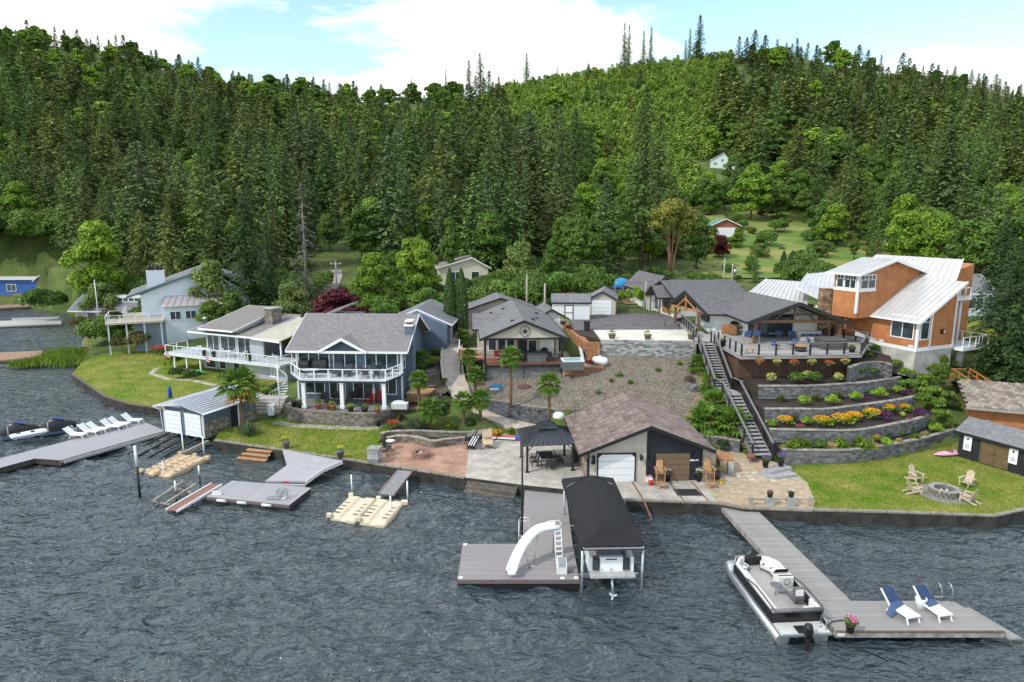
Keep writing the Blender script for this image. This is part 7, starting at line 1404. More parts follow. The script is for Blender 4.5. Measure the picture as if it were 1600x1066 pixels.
# bed behind the curved bench wall, side bed of the blue house
for px,py,k,s,lab in ((655,672,'yucca',1.3,'large grey green yucca behind the curved bench wall'),(643,668,'yucca',1.0,'smaller yucca left of the large one by the bench wall'),(628,660,'flax',1.1,'dark spiky flax beside the patio wall end'),(592,668,'flax',.9,'dark spiky flax at the corner of the small lawn'),(688,655,'dark',1.4,'dark rounded shrub behind the bench wall palms'),(700,672,'grassy',1.4,'golden green fountain grass between the palms'),(614,671,'redbush',.6,'red flowering shrub beside the small lawn corner'),(600,676,'green',.8,'green shrub at the end of the stone walk'),(735,668,'dark',.7,'dark shrub at the foot of the egg chair palms'),(712,655,'green',.9,'green shrub beside the path bend'),(388,680,'yucca',1.25,'silver yucca at the foot of the boathouse palm'),(372,676,'green',.6,'low green plant left of the boathouse yucca'),(420,622,'green',1.3,'green shrub below the spiral staircase steps'),(432,612,'dark',.8,'dark shrub beside the grey house wall'),(355,599,'green',1.6,'dense round green shrub below the grey house deck'),(385,603,'variegated',2.0,'tall yellow green ornamental shrub by the grey house wall'),(275,590,'dark',1.0,'dark shrub at the left corner of the grey house bed'),(288,588,'brownbush',1.3,'brownish shrub in the grey house bed'),(262,575,'lime',1.3,'lime shrub at the left end of the grey house bed'),(304,591,'dark',.8,'dark shrub right of the green kayak bow'),(272,570,'wild',1.2,'bright shrub under the left end of the grey deck'),(250,560,'redbush',1.2,'pink red rhododendron at the left end of the grey deck'),(695,600,'green',.8,'small green plant on the path edge terrace'),(675,572,'wild',1.0,'green shrub beside the path kerb'),(683,556,'green',1.3,'green shrub row beside the path, lower one'),(692,543,'green',1.3,'green shrub row beside the path, upper one'),(668,585,'grassy',1.0,'grassy plant left of the path kerb'),(1355,560,'green',.9,'green shrub under the conical cypresses'),(1370,552,'wild',.9,'loose green shrub right of the deck corner')):
    z={672:.9}.get(py); p=GT(px,py) if not(590<px<760 and py>640) else G(px,py,1.0); 
    if px<400 and py>660: p=G(px,py,.85)
    plant(k,'garden_shrub',lab,p,s)
B().prism(g(1.0,(592,690),(600,676),(628,660),(700,645),(735,660),(770,672),(745,686),(700,688),(650,682),(612,682)),-.5,1.0).build('planting_bed',mulch,kind='structure')
block_wall('bed_wall','low grey block wall edging the palm bed behind the bench','retaining wall',g(1.35,(598,680),(612,677),(650,676),(700,678),(740,678),(770,673)),.85,1.45,bblock,bl=.36,bh=.15,cap=gcap)
BW=g(1.35,(606,686),(625,683),(650,685),(675,691),(700,688),(722,686),(726,686))
block_wall('bench_wall','curved pale capped seat wall behind the fire pit patio','wall',BW,.85,1.4,bblock,bl=.34,bh=.14,cap=M('tan_cap_stone',(.33,.28,.22),.9,.25,3,island=.15,world=True))
t=thing('stone_pillar','grey block pillar at the left corner of the red patio','pillar',G(586,722,.85),R_(-12)); 
for k in range(6):
    for j in range(2): B().cb((0 if k%2 else (-.22+.44*j),(-.22+.44*j) if k%2 else 0,.1+.185*k),(.88 if k%2 else .43,.43 if k%2 else .88,.175)).build('block',pblock,t)
B().cb((0,0,1.17),(1.0,1.0,.1)).build('cap_stone',gcap,t)
# cypresses
for i,(px,py,h,d_) in enumerate(((1335,531,3.2,'left'),(1347,533,2.6,'middle'),(1358,543,3.5,'right'))): p=G(px,py,6.6); q=plant('cypress','conical_cypress',f'dark conical cypress in front of the orange wall, {d_} of three',p,h/3.2,'tree','conical cypresses by the orange house')
for px,d_ in((704,'left'),(722,'right')): p=GY(px,527,83.5); plant('tallcypress','columnar_cypress',f'tall dark columnar cypress beside the path top, {d_} one of the pair',p,.95,'tree','columnar cypresses beside the path')
for i,px in enumerate((1222,1235,1247,1259)): p=GY(px,442,132); p.z=H(p.x,132)+.2; plant('cypress','conical_cypress',f'small cypress in the row behind the metal roofs, {ORD[i]} from the left',p,1.2,'tree','row of small cypresses at the meadow')
for i,px in enumerate((953,969,981,994,1005)): p=GY(px,481,93); plant('youngtree','young_tree',f'young lime green tree behind the asphalt drive, {ORD[i]} from the left',p,[.75,1.0,1.1,1.25,1.0][i],'tree','young trees behind the asphalt drive')
p=GT(276,516); plant('hedge','clipped_hedge','clipped box shaped green hedge beside the pale blue house',(p.x,p.y,p.z-.1),1.15,'hedge')
for px,py,s,lab in ((192,548,.95,'brown green rhododendron right of the small bay lawn'),(216,545,1.15,'large rhododendron below the pale blue house deck'),(128,516,1.1,'brownish rhododendron beside the grey boathouse'),(160,512,.9,'rhododendron left of the pale blue house deck'),(176,500,1.0,'rhododendron behind the bay flagpole')): plant('rhodie','rhododendron',lab,GT(px,py),s)
for px,py,s,lab in ((42,572,1.0,'reed clump at the left end of the red brown dock'),(78,568,1.2,'reed clump in the water beside the red brown dock'),(100,560,1.4,'tall reed clump by the bay lawn wall'),(112,570,1.1,'reed clump against the far left lawn wall')): 
    p=G(px,py,.1); 
    for k in range(1): plant('reeds','reed_clump',lab,p,s*1.5,'reeds',sz=s)
# hand placed trees
def TT(kind,name,label,px,ytop,Y,sx=1.0):
    p=GY(px,ytop,Y); tree(kind,name,label,'tree',(p.x,Y,H(p.x,Y)-.2),p.z-H(p.x,Y)+.2,sx=sx)
def T(kind,name,label,px,Y,h,sx=1.0,zo=0):
    x=(px-800)/FPX*Y*1.005; tree(kind,name,label,'tree',(x,Y,H(x,Y)-.2+zo),h,sx=sx)
reg_con('deadfir',19,3.3,170,61,leafmat('grey_dying_needles',(.12,.125,.09),(.19,.18,.14),.3,.1),droop=.5,dens=2,gap=.45); TREE['deadfir'][1].materials.clear(); TREE['deadfir'][1].materials.append(greybark)
r=np.random.default_rng(71); b=B()
for tx,ty in((-1.2,0),(.8,.3),(1.8,-.3),(.1,.6)): b.tube([(tx*.15,ty*.2,-.4),(tx*.4,ty*.4,4),(tx*.8,ty,8),(tx*1.3,ty*1.4,11.5)],.15,7,.05); b.tube([(tx*.6,ty*.6,6),(tx*1.8,ty*1.5,9.5)],.08,6,.03)
reg('madrone',crown([(-2.2,0,11.5,2,2,1.4),(.5,.4,13,2.2,2,1.3),(2.8,0,11.6,1.9,1.8,1.3),(2.3,-.6,9.8,1.6,1.5,1.0),(-.8,-.3,12.3,1.8,1.8,1.2),(3.4,.2,10.2,1.6,1.4,1.1),(-2.8,.3,9.6,1.6,1.5,1.1),(-1.2,-.5,10.6,1.5,1.5,1.0),(3.0,.3,8.2,1.3,1.2,.9)],5200,.3,r),leafmat('madrone_leaves',(.16,.19,.03),(.30,.26,.05),.35,.1),b,M('orange_madrone_bark',(.24,.13,.08),.8,.25,3),14)
TT('maple3','maple_tree','large bright green maple behind the grey boathouse',143,345,126,0.95); T('goldmix','willow_tree','yellow green weeping shrub tree right of the grey boathouse',160,120,6.5); TT('spruce','spruce_tree','tall dense dark conifer behind the grey house roof',380,286,104,1.0); TT('spruce','spruce_tree','slimmer conifer just right of the tall dense one',415,335,112,0.8); TT('deadfir','dying_fir','grey half bare dying fir above the cream patio roof',470,288,112,1.15); TT('fir3','fir_tree','olive conifer above the chimney of the pale blue house',258,325,122,1.0)
TT('willow','broadleaf_tree','pale loose leaved tree beside the pale blue gable',325,403,102,0.8); T('maple2','broadleaf_tree','dark rounded tree between the pale blue and grey houses',326,97,6.0,1.1); T('maple2','broadleaf_tree','dark rounded tree behind the left end of the grey roof',358,98,7.0,1.15); TT('willow','broadleaf_tree','soft pale willowy tree behind the cream patio roof',455,440,96,1.0); T('goldbush','golden_shrub','golden yellow bush behind the cream patio roof',425,88,3.6,1.1); TT('redmaple','japanese_maple','dark red maple beside the country road pole',527,453,88,1.2)
TT('maple','maple_tree','bright maple left behind the blue house ridge',585,395,106,1.0); TT('maple','maple_tree','brightest tall maple behind the blue house ridge',648,372,108,0.95); TT('maple2','maple_tree','mid green maple between the two bright ones',615,390,118,0.9); T('alder','alder_tree','slim pale alder behind the cream house roof',705,126,13,.8); T('maple2','broadleaf_tree','round green tree behind the cream house',765,135,13,1.1)
TT('alder','alder_tree','rounded dark tree above the white shed',862,374,116,1.2); T('willow','broadleaf_tree','grey green tree left of the dark rounded tree',812,118,9,.9); TT('alder','alder_tree','tall alder left of the madrone',930,335,124,1.1); TT('alder','alder_tree','second tall alder nearer the madrone',972,322,126,1.1); T('alder','alder_tree','alder at the wood edge behind the beige garage',905,122,13,1.1); TT('madrone','madrone_tree','madrone with bare orange trunks and a yellowish crown',1052,313,128,1.1); T('maple2','broadleaf_tree','dark broadleaf tree right of the madrone',1085,136,11,1.1); T('redmaple','red_maple','small dark red tree in front of the red garage',1120,150,5.0,1.0)
T('maple','maple_tree','bright round maple above the red garage',1165,196,14.5,1.1); T('maple2','maple_tree','round maple right of the bright one at the meadow top',1205,200,12,1.1); T('maple','maple_tree','small bright tree at the meadow left edge',1148,160,5,.9); T('goldmix','shrub_tree','yellow green bush in the middle of the meadow',1185,150,3.6,1.2); T('goldmix','shrub_tree','yellow green bush at the right of the meadow',1275,150,4.2,1.3); T('maple2','shrub_tree','dark green bush at the lower meadow edge',1170,128,4.0,1.1); T('fir2','fir_tree','small dark fir beside the utility pole with transformer',1178,118,5.5,1.1)
TT('spruce','cedar_tree','big dark drooping cedar at the right edge of the frame',1602,372,64,1.2); T('spruce','cedar_tree','drooping cedar behind the big one at the right edge',1560,78,15,.9); T('maple2','broadleaf_tree','dark leafy tree right of the orange house roof',1520,98,12.5,1.2); T('maple2','broadleaf_tree','dark leafy tree between orange house and cedar',1555,104,13,1.2); T('goldbush','golden_shrub','golden shrub beside the wooden stairs',1545,72,2.6,1.1); T('alder','alder_tree','alder above the metal roofs left of the tower',1290,165,9,1.1)
for i,(px,Y_,h_) in enumerate(((-20,172,19),(8,178,21),(30,171,16),(52,182,22),(78,174,18),(98,168,20),(120,160,17),(150,152,18),(175,146,16),(205,140,17),(230,134,15))): T(('fir1','fir3','fir2')[i%3],'fir_tree','dark fir on the steep bank above the bay, '+ORD[i]+' from the left',px,Y_,h_,1.1)
# filler shrubs and small trees behind the houses
HB=[(-25,-8,64,90),(-8,12,64,96),(18,40,58,100),(-42,-22,66,84),(-55,-36,86,112),(7,24,70,100),(-16,-2,118,136)]
def clear(x,y): return all(not(a<x<b_ and c<y<d) for a,b_,c,d in HB) and abs(x-GY(520,440,115).x)>3.6
LFX=[('laurel','leafy_shrub','leafy mid green shrub'),('laurel2','leafy_shrub','broad fresh green shrub')]
def fill(n,x0,x1,y0,y1,kinds,where,seed,s0=.5,s1=1.15,cond=None):
    r=random.Random(seed); k=0; tr=0
    while k<n and tr<n*30:
        tr+=1; x=r.uniform(x0,x1);y=r.uniform(y0,y1); px=800+x/y*1067
        if not clear(x,y) or (cond and not cond(x,y,px)): continue
        kd,n_,d_=r.choice(kinds); plant(kd,n_,f'{d_} {where}',(x,y,H(x,y)-.2),r.uniform(s0,s1),'shrub',f'{d_}s {where}'); k+=1
fill(26,-14,14,96,124,LFX,'in the hedge belt behind the star house',1,.7,1.15,lambda x,y,px:px<960); fill(34,-62,-26,98,130,LFX,'on the bank behind the grey house',2,.6,1.2); fill(18,-30,-17,92,124,LFX,'around the country road',3,.5,.9); fill(30,46,78,64,122,LFX,'on the bank right of the orange house',4,.5,1.2,lambda x,y,px:not(46<x<66 and 70<y<90)); fill(84,-150,-60,150,178,LFX,'along the far shore of the bay',5,.8,1.8,lambda x,y,px:not(-128<x<-98 and y<163)); fill(16,-88,-66,122,150,LFX,'behind the grey boathouse',6,.8,1.3); fill(14,14,46,100,128,LFX,'at the lower meadow edge',7,.3,.7)
fill(58,38,100,126,214,LFX+[('wild','leafy_shrub','low rough meadow shrub')],'scattered over the meadow',8,.4,1.25)
for i,(x,y,s) in enumerate(((-5.2,96,1.2),(-1.5,97,1.3),(2.5,98.5,1.25),(6.5,101,1.2),(9.5,102,1.0),(12.5,103,1.1))): plant('laurel','tall_hedge',f'tall hedge shrub behind the star house roofs, {ORD[i]} from the left',(x,y,H(x,y)-.3),s,'hedge','tall hedge shrubs behind the star house')
fill(34,-138,-97,163,177,LFX,'on the steep bank behind the bright blue house',9,1.0,2.0)
r_=random.Random(11)
for i in range(16): x,y=r_.uniform(58,104),r_.uniform(128,205); k=r_.choice(['maple2','maple','alder','fir3']); tree(k,'meadow_tree',('dark green fir' if k=='fir3' else 'bright broadleaf tree')+' at the right side of the meadow','tree',(x,y,H(x,y)-.2),r_.uniform(6,13),('dark firs' if k=='fir3' else 'bright broadleaf trees')+' at the right side of the meadow')
# tall snags and lone firs on the skyline
for i,(px,h,k) in enumerate(((648,17,'thin'),(700,20,'thin'),(735,24,'fir4'),(752,27,'fir4'),(822,22,'fir4'),(868,12,'thin'),(968,30,'thin'),(975,28,'thin'),(997,24,'thin'),(1008,25,'thin'),(1066,22,'thin'),(1080,29,'fir4'),(1060,16,'thin'))):
    u=(px-800)/1085; Y=478+40*math.sin(px/230.); tree('fir4','skyline_fir','lone '+('ragged thin' if k=='thin' else 'dark narrow')+f' fir standing on the skyline, {["first","second","third","fourth","fifth","sixth","seventh","eighth","ninth","tenth","eleventh","twelfth","thirteenth"][i]} from the left','tree',(u*Y,Y,H(u*Y,Y)-.5),h,'lone firs on the skyline',sx=.62 if k=='thin' else .95)
# short grass on the lawns
def lawn_blades(name,poly,n,seed,z=.85):
    r=np.random.default_rng(seed); xs=[p[0] for p in poly];ys=[p[1] for p in poly]; X=r.uniform(min(xs),min(max(xs),48),n);Y=r.uniform(min(ys),max(ys),n); k=inpoly(X,Y,poly); X=X[k];Y=Y[k]; m=len(X)
    l=r.uniform(.05,.12,m); d=unit(np.stack([r.normal(0,.5,m),r.normal(0,.5,m),np.ones(m)],1)); P=np.stack([X,Y,np.full(m,z)],1)+d*(l*.45)[:,None]; b=B().np(leaf_quads(P,unit(r.normal(size=(m,3))*[1,1,.2]),l,.045,r,d)); o=b.build(name,grassb,kind='stuff'); o['label']='short mown grass blades'; o['category']='grass'
grassb=M('lawn_grass_blades',(.12,.21,.018),.8,col2=(.30,.28,.075),scale=.42,world=True,detail=9,thr=(.36,.68),island=.35,spec=.2,trans=.2)
lawn_blades('grass',LAWN_R,60000,1); lawn_blades('grass',LAWN_B,26000,2); lawn_blades('grass',LAWN_L,60000,3)
# ---------------- furniture and small things
def at(t,x,y,z=0): return tuple(t.matrix_basis@Vector((x,y,z)))
# loungers on the left dock
def lounger(name,label,mf,ms,loc,rz,group=None,L_=1.9):
    t=thing(name,label,'sun lounger',(0,0,0),0,group)
    B().slab([(-.33,0,.36),(.33,0,.36),(.33,1.15,.38),(-.33,1.15,.38)],.05).build('seat',ms,t); B().slab([(-.33,1.15,.38),(.33,1.15,.38),(.33,1.75,.92),(-.33,1.75,.92)],.05).build('backrest',ms,t)
    b=B(); [b.bar((x,0,.33),(x,1.2,.34),.05,.06) for x in(-.35,.35)]; [b.bar((x,1.15,.36),(x,1.78,.93),.05,.05) for x in(-.35,.35)]; b.build('frame',mf,t)
    for x in(-.34,.34):
        for y,y2 in((.15,-.02),(1.05,1.3)): b=B(); b.bar((x,y,.34),(x,y2,0),.05,.05); b.build('leg',mf,t)
    t.location=loc;t.rotation_euler=(0,0,rz); return t
wsl=M('white_sling',(.80,.80,.80),.6,.04,3)
base=lounger('sun_lounger','white sun lounger nearest the covered jet ski, first of the dock row',wplastic,wsl,(0,0,0),0,'white loungers on the left dock')
lr=LD.rotation_euler.z
for i,(px,py) in enumerate(((135,681),(156,676),(170,672),(191,668),(203,664),(222,659))):
    p=G(px,py,.5); lab=f'white sun lounger on the left dock, {["nearest the covered jet ski","second from the jet ski","third from the jet ski","fourth from the jet ski","second from the boathouse","nearest the boathouse"][i]}'
    if i==0: base.location=p+Vector((.25,-.55,0)); base.rotation_euler=(0,0,lr+R_(28)); base['label']=lab
    else: dup(base,p+Vector((.25,-.55,0)),lr+R_(28)+rnd.uniform(-.06,.06),lab)
# jet skis under covers, pedal boat, ladder
jc=M('black_cover',(.02,.02,.024),.7,.25,4); blc=M('blue_cover',(.02,.06,.28),.6,.15,4)
for (px,py,lab) in((84,676,'covered jet ski with a blue top panel at the left dock'),(22,683,'dark covered jet ski at the far left end of the dock')):
    t=thing('jet_ski',lab,'jet ski',G(px,py,.25)+Vector((0,.9,0)),lr+R_(65)); b=B(); sec=[(-1.5,.05,.3,.35),(-1.1,.45,.1,.65),(-.3,.55,.05,.85),(.3,.55,.05,1.15),(.8,.5,.05,.95),(1.5,.4,.05,.6)]; V=[]
    for y,wd,z0,z1 in sec: V+=[(-wd,y,z0),(-wd*.95,y,z0+(z1-z0)*.5),(-wd*.45,y,z1),(wd*.45,y,z1),(wd*.95,y,z0+(z1-z0)*.5),(wd,y,z0)]
    b.add(V,[(i*6+j,(i+1)*6+j,(i+1)*6+j+1,i*6+j+1) for i in range(5) for j in range(5)],True); b.add(V[-6:],[tuple(range(6))]); b.build('cover',jc,t)
    B().slab([(-.3,-.35,.98),(.3,-.35,.98),(.26,.35,1.22),(-.26,.35,1.22)],.05).build('top_panel',blc,t); b=B(); b.box(-.5,.5,-1.4,1.4,-.25,.1); b.build('hull',navy,t); b=B(); b.tube([(-.75,.9,.1),(-.75,.9,1.0),(-.6,.7,1.15),(-.45,.5,1.0)],.04,6); b.build('cradle_arm',white,t)
t=thing('paddle_boat','low white paddle boat with dark seats lying on the left dock','boat',G(40,684,.5)+Vector((0,.4,0)),lr+R_(-12)); b=B(); pl=[(-1.35,-.5),(1.0,-.6),(1.45,-.3),(1.45,.3),(1.0,.6),(-1.35,.5)]; n=len(pl); V=[(x*.9,y*.85,.05) for x,y in pl]+[(x,y,.22) for x,y in pl]+[(x*.94,y*.9,.36) for x,y in pl]
b.add(V,[tuple(range(n))[::-1],tuple(range(2*n,3*n))]+[(k*n+i,k*n+(i+1)%n,(k+1)*n+(i+1)%n,(k+1)*n+i) for k in(0,1) for i in range(n)]); b.build('hull',wplastic,t); b=B(); [b.cb((x,y,.4),(.28,.26,.1)) for x,y in((.3,-.1),(-.7,.25))]; b.build('seat',blackm,t); B().bar((-1.3,-.62,.24),(1.0,-.68,.24),.04,.06).build('trim',M('blue_trim',(.05,.12,.35),.4),t)
t=thing('dock_ladder','white swim ladder hoops beside the covered jet ski','ladder',G(112,679,.5)+Vector((0,.3,0)),lr); [B().tube([(x,.5,-.4),(x,.45,.4),(x,.3,.7),(x,.05,.6),(x,0,0)],.03,6).build('hand_rail',white,t) for x in(0,.5)]; [B().bar((0,.5,z),(.5,.5,z),.1,.04).build('step',white,t) for z in(-.3,0,.25)]
# blue white loungers, table, planter, ladder on the long dock
frm=M('white_lounger_frame',(.82,.82,.82),.4,.03); tow=M('blue_towel',(.055,.095,.19),.9,.15,5,bump=.3); tow2=M('navy_cushion',(.03,.055,.125),.85,.12,5)
for i,(px,py,rz,lab) in enumerate(((1420,975,16,'white lounger with navy cushion and a blue towel hanging over its side'),(1470,972,12,'white lounger with a blue towel beside the ladder, nearest the dock corner'))):
    t=lounger('sun_lounger',lab,frm,wsl,G(px+8,py,.6),R_(rz)); B().slab([(-.31,1.1,.45),(.31,1.1,.45),(.31,1.7,.98),(-.31,1.7,.98)],.05).build('cushion',tow2,t)
    if i==0: B().slab([(-.34,.75,.42),(.33,.95,.44),(.33,1.25,.52),(-.34,1.1,.5)],.02).build('towel',tow,t); B().slab([(-.34,.75,.42),(-.34,1.1,.5),(-.75,.95,.1),(-.72,.65,.06)],.02).build('towel',tow,t)
    else: B().slab([(-.34,.7,.43),(.34,.85,.43),(.34,1.2,.5),(-.34,1.1,.5)],.02).build('towel',tow,t)
t=thing('drinks_bucket','white tub shaped side table between the two blue loungers','side table',G(1438,951,.6)); B().lathe([(.22,0),(.27,.55),(.27,.57),(.24,.57),(.22,.5)],14).build('tub',wplastic,t); B().lathe([(.08,-.0),(.08,.02)],8).build('base',wplastic,t)
t=thing('dock_ladder','curved steel ladder rails at the far right edge of the long dock','ladder',G(1470,941,.6)); [B().tube([(x,0,0),(x,0,.6),(x,.15,.85),(x,.45,.85),(x,.6,.6),(x,.62,-.6)],.03,6).build('hand_rail',galv,t) for x in(0,.55)]; [B().bar((0,.62,z),(.55,.62,z),.08,.04).build('step',galv,t) for z in(-.4,-.1)]
def pot(name,label,p,r_,h,mp,bl,s=1.0,group=None,fol=None,cat='planter'):
    t=thing(name,label,cat,p,rnd.uniform(0,6),group); B().lathe([(r_*.7,0),(r_*.95,h*.85),(r_*1.05,h*.87),(r_*1.05,h),(r_*.9,h),(r_*.88,h*.9)],12).build('pot',mp,t); sd=int(abs(p[0]*91+p[1]*37))%9999
    B().np(mound(r_*2.3*s,r_*1.5*s,90,.1*s,sd)+[0,0,h*.9]).build('foliage',fol or lm_green,t)
    if bl: B().np(tops(r_*2.4*s,r_*1.6*s,90,.085*s,sd+1)+[0,0,h*.9]).build('blossom',bl,t)
    return t
dkpot=M('dark_brown_pot',(.05,.03,.025),.6,.2,5); blkpot=M('black_pot',(.02,.02,.022),.45,.15,5); gypot=M('grey_pot',(.16,.16,.165),.6,.15,5)
pot('flower_pot','dark brown pot of pink flowers at the corner of the long dock',G(1328,988,.6),.22,.42,dkpot,fl_pk,1.1)
# pots on the small lawn edge
pot('flower_pot','dark grey pot of yellow flowers beside the top of the zigzag ramp',G(447,700,.88),.3,.55,gypot,fl_yel,1.0); pot('flower_pot','tapered grey pot with thin yellow flowers right of the zigzag ramp',G(532,715,.88),.32,.6,gypot,fl_yel,.8)
pot('flower_pot','black pot with purple flowers left of the stair foot',G(1196,730,1.25),.26,.55,blkpot,fl_vio,1.0); pot('flower_pot','black pot with violet flowers right of the stair foot',G(1220,728,1.25),.26,.55,blkpot,fl_vio,1.1)
pot('flower_pot','black pot of white flowers left of the brown garage door',G(1043,752,.85),.24,.6,blkpot,fl_wh,1.0); pot('flower_pot','black pot of white flowers right of the brown garage door',G(1092,752,.85),.24,.6,blkpot,fl_wh,1.0)
# adirondack chairs
def adir(label,mat,loc,rz,tall=False,group=None,name='adirondack_chair'):
    t=thing(name,label,'chair',(0,0,0),0,group); h=.95 if tall else .36; hb=h+.75
    for i in range(5): B().cb((0,-.27+.12*i,h-.02-.025*i),(.52,.1,.025),0,R_(-12)).build('seat_slat',mat,t)
    for i in range(5):
        x=-.2+.1*i; top=hb-.04*abs(i-2); B().slab([(x-.046,.26,h-.1),(x+.046,.26,h-.1),(x+.055,.55,top),(x-.055,.55,top)],.025).build('back_slat',mat,t)
    for s in(-1,1):
        B().box(s*.36-.07,s*.36+.07,-.36,.42,h+.22,h+.25).build('arm',mat,t); b=B(); b.bar((s*.3,-.3,h+.22),(s*.3,-.3,0),.04,.1); b.build('leg',mat,t); b=B(); b.bar((s*.28,-.34,h-.04),(s*.28,.75 if not tall else .45,.03 if not tall else .0),.04,.12); b.build('leg',mat,t); B().bar((s*.3,.3,h+.22),(s*.3,.3,h-.25),.04,.08).build('leg',mat,t)
    if tall:
        for z,y in((.35,-.75),):
            B().cb((0,y,z),(.5,.36,.04)).build('footrest',mat,t); b=B(); [b.bar((x,-.3,z),(x,-.9,z-.05),.04,.08) for x in(-.24,.24)]; [b.bar((x,-.85,z),(x,-.85,0),.04,.06) for x in(-.24,.24)]; b.build('footrest_frame',mat,t)
    t.location=loc;t.rotation_euler=(0,0,rz); return t
FP=G(1475,772,.85)
for px,py,lab in((1431,752,'pale adirondack chair at the left rear of the stone fire ring'),(1429,771,'pale adirondack chair turned away at the left front of the fire ring'),(1509,760,'pale adirondack chair at the right rear of the fire ring, facing the lake'),(1511,784,'pale adirondack chair at the right front of the fire ring')):
    p=G(px,py,.85); d=FP-p; adir(lab,palewood,p,math.atan2(d.y,d.x)+R_(90),group='pale chairs around the fire ring')
t=thing('fire_ring','grey stone fire ring on a paved circle in the right lawn','fire pit',FP); B().lathe([(1.75,0),(1.75,.025)],28).build('paving',M('grey_paving',(.25,.24,.24),.9,.2,5,bump=.3),t); 
def ring(t,R0,z0,rows,n,th,h,m,name='block'):
    me=None
    for r_ in range(rows):
        for i in range(n):
            a=2*math.pi*(i+.5*(r_%2))/n; 
            if me is None: me=B().cb((0,0,0),(1,1,1)).mesh(name,m)
            o=link(name,me,t,loc=(R0*math.cos(a),R0*math.sin(a),z0+h*(r_+.5)),rz=a); o.scale=(th,2*math.pi*R0/n-.02,h-.012)
ring(t,.82,.02,2,22,.28,.19,bblock); ring(t,.82,.4,1,18,.36,.07,gcap,'cap_stone'); B().lathe([(.68,0),(.68,.12)],20).build('ash_bed',M('ash',(.05,.045,.04),.95,.4,6),t); b=B(); [b.cb((rnd.uniform(-.35,.35),rnd.uniform(-.35,.35),.18),(.2,.14,.1),rnd.uniform(0,3)) for _ in range(9)]; b.build('fire_stones',offwhite,t)
t=thing('pink_kayak','pink kayak lying on the lawn beside the black shed','kayak',G(1484,712,.85),R_(10)); b=B(); b.lathe([(.02,-1.5),(.3,-.9),(.38,0),(.3,.9),(.02,1.5)],10); o=b.build('hull',M('pink_plastic',(.75,.35,.5),.4,.1),t); o.rotation_euler=(0,R_(90),0); o.location=(0,0,.2); o.scale=(.5,1,1); B().lathe([(.25,0),(.25,.05)],10,(0,0,.33)).build('cockpit_rim',blackm,t)
# tall chairs, bucket, cooler, mat by the garage
adir('tall brown wooden captain chair left of the brown garage door',teak,G(1031,757,.85),R_(-3),True,'tall chairs at the garage'); adir('tall brown wooden captain chair right of the brown garage door',teak,G(1107,756,.85),R_(4),True,'tall chairs at the garage')
t=thing('red_bucket','red bucket with white contents beside the left tall chair','bucket',G(1017,758,.85)); B().lathe([(.16,0),(.2,.4),(.21,.42)],12).build('bucket',M('red_plastic',(.65,.06,.03),.4,.08),t); B().lathe([(.17,.42),(.12,.5)],8).build('contents',offwhite,t); B().tube([(-.2,0,.4),(-.1,0,.6),(.1,0,.6),(.2,0,.4)],.012,4).build('handle',offwhite,t)
t=thing('white_cooler','white cooler standing behind the red bucket','cooler',G(1013,752,.85)); B().box(-.2,.2,-.15,.15,0,.38).build('body',wplastic,t); B().box(-.21,.21,-.16,.16,.385,.45).build('lid',M('pink_lid',(.6,.3,.35),.5),t)
p=G(1075,770,.85); t=thing('rubber_mat','dark rubber mat on the apron in front of the brown door','mat',(p.x,p.y,.855)); B().prism([(-.85,-.55),(.95,-.55),(.7,.6),(-.9,.6)],0,.02).build('mat',M('dark_rubber',(.05,.05,.055),.8,.2,8),t); b=B(); [b.box(-.8,.75,-.5+.11*i,-.46+.11*i,.02,.03) for i in range(10)]; b.build('ribs',blackm,t,kind='stuff')
for i,(px0,py0,px1,py1,w_) in enumerate(((987,752,1006,782,.1),(1045,752,1070,785,.08),(1080,752,1107,783,.08))):
    a,c=G(px0,py0,.86),G(px1,py1,.86); t=thing('launch_rail',['rusty rail across the apron from the white door','rusty rail left of the rubber mat','rusty rail right of the rubber mat'][i],'rail',a); B().bar((0,0,0),c-a,w_,.05).build('rail',M('rusty_steel',(.20,.11,.07),.8,.35,4),t)
    if i==0: e=G(1020,816,-.2); B().bar(c-a,e-a,w_,.06).build('rail',MATS['rusty_steel'],t)
t=thing('wall_counter','wooden topped counter on a grey stone leg right of the garage','counter',G(1138,740,.85),R_(-8)); B().box(-.75,.35,-.1,1.6,1.0,1.08).build('top',cedar,t); B().box(-.05,.35,-.1,.35,0,1.0).build('stone_leg',concg,t); b=B(); [b.box(-.7,-.6,y,y+.1,0,1.0) for y in(.1,.7,1.3)]; b.build('support',brownw,t)
t=thing('barrel_planter','dark barrel with plants between the tall chair and the counter','planter',G(1120,748,.85)); B().lathe([(.24,0),(.3,.3),(.24,.6)],12).build('barrel',dkpot,t); B().np(mound(.7,.6,120,.1,201)+[0,0,.5]).build('foliage',lm_olive,t)
t=thing('yellow_hose','coiled yellow and grey hose lying beside the right tall chair','hose',G(1127,755,.85)); b=B(); [b.tube([(.2*math.cos(a),.2*math.sin(a),.05+.05*k) for a in np.linspace(0,6.28,13)],.03,5) for k in range(3)]; b.build('coil',M('yellow_hose',(.55,.38,.03),.5,.1),t)
t=thing('post_fence','low rail fence on stone posts along the gravel court edge','fence',G(1170,789,.85)); o=t.location; xs=[1173,1202,1235,1267]
for i,px in enumerate(xs):
    p=G(px,790,.85); 
    if i in(1,2): B().box(p.x-o.x-.22,p.x-o.x+.22,p.y-o.y-.2,p.y-o.y+.2,0,.6).build('stone_post',concg,t)
    else: B().box(p.x-o.x-.12,p.x-o.x+.12,p.y-o.y-.12,p.y-o.y+.12,0,.62).build('post',MATS['weathered_timber'],t)
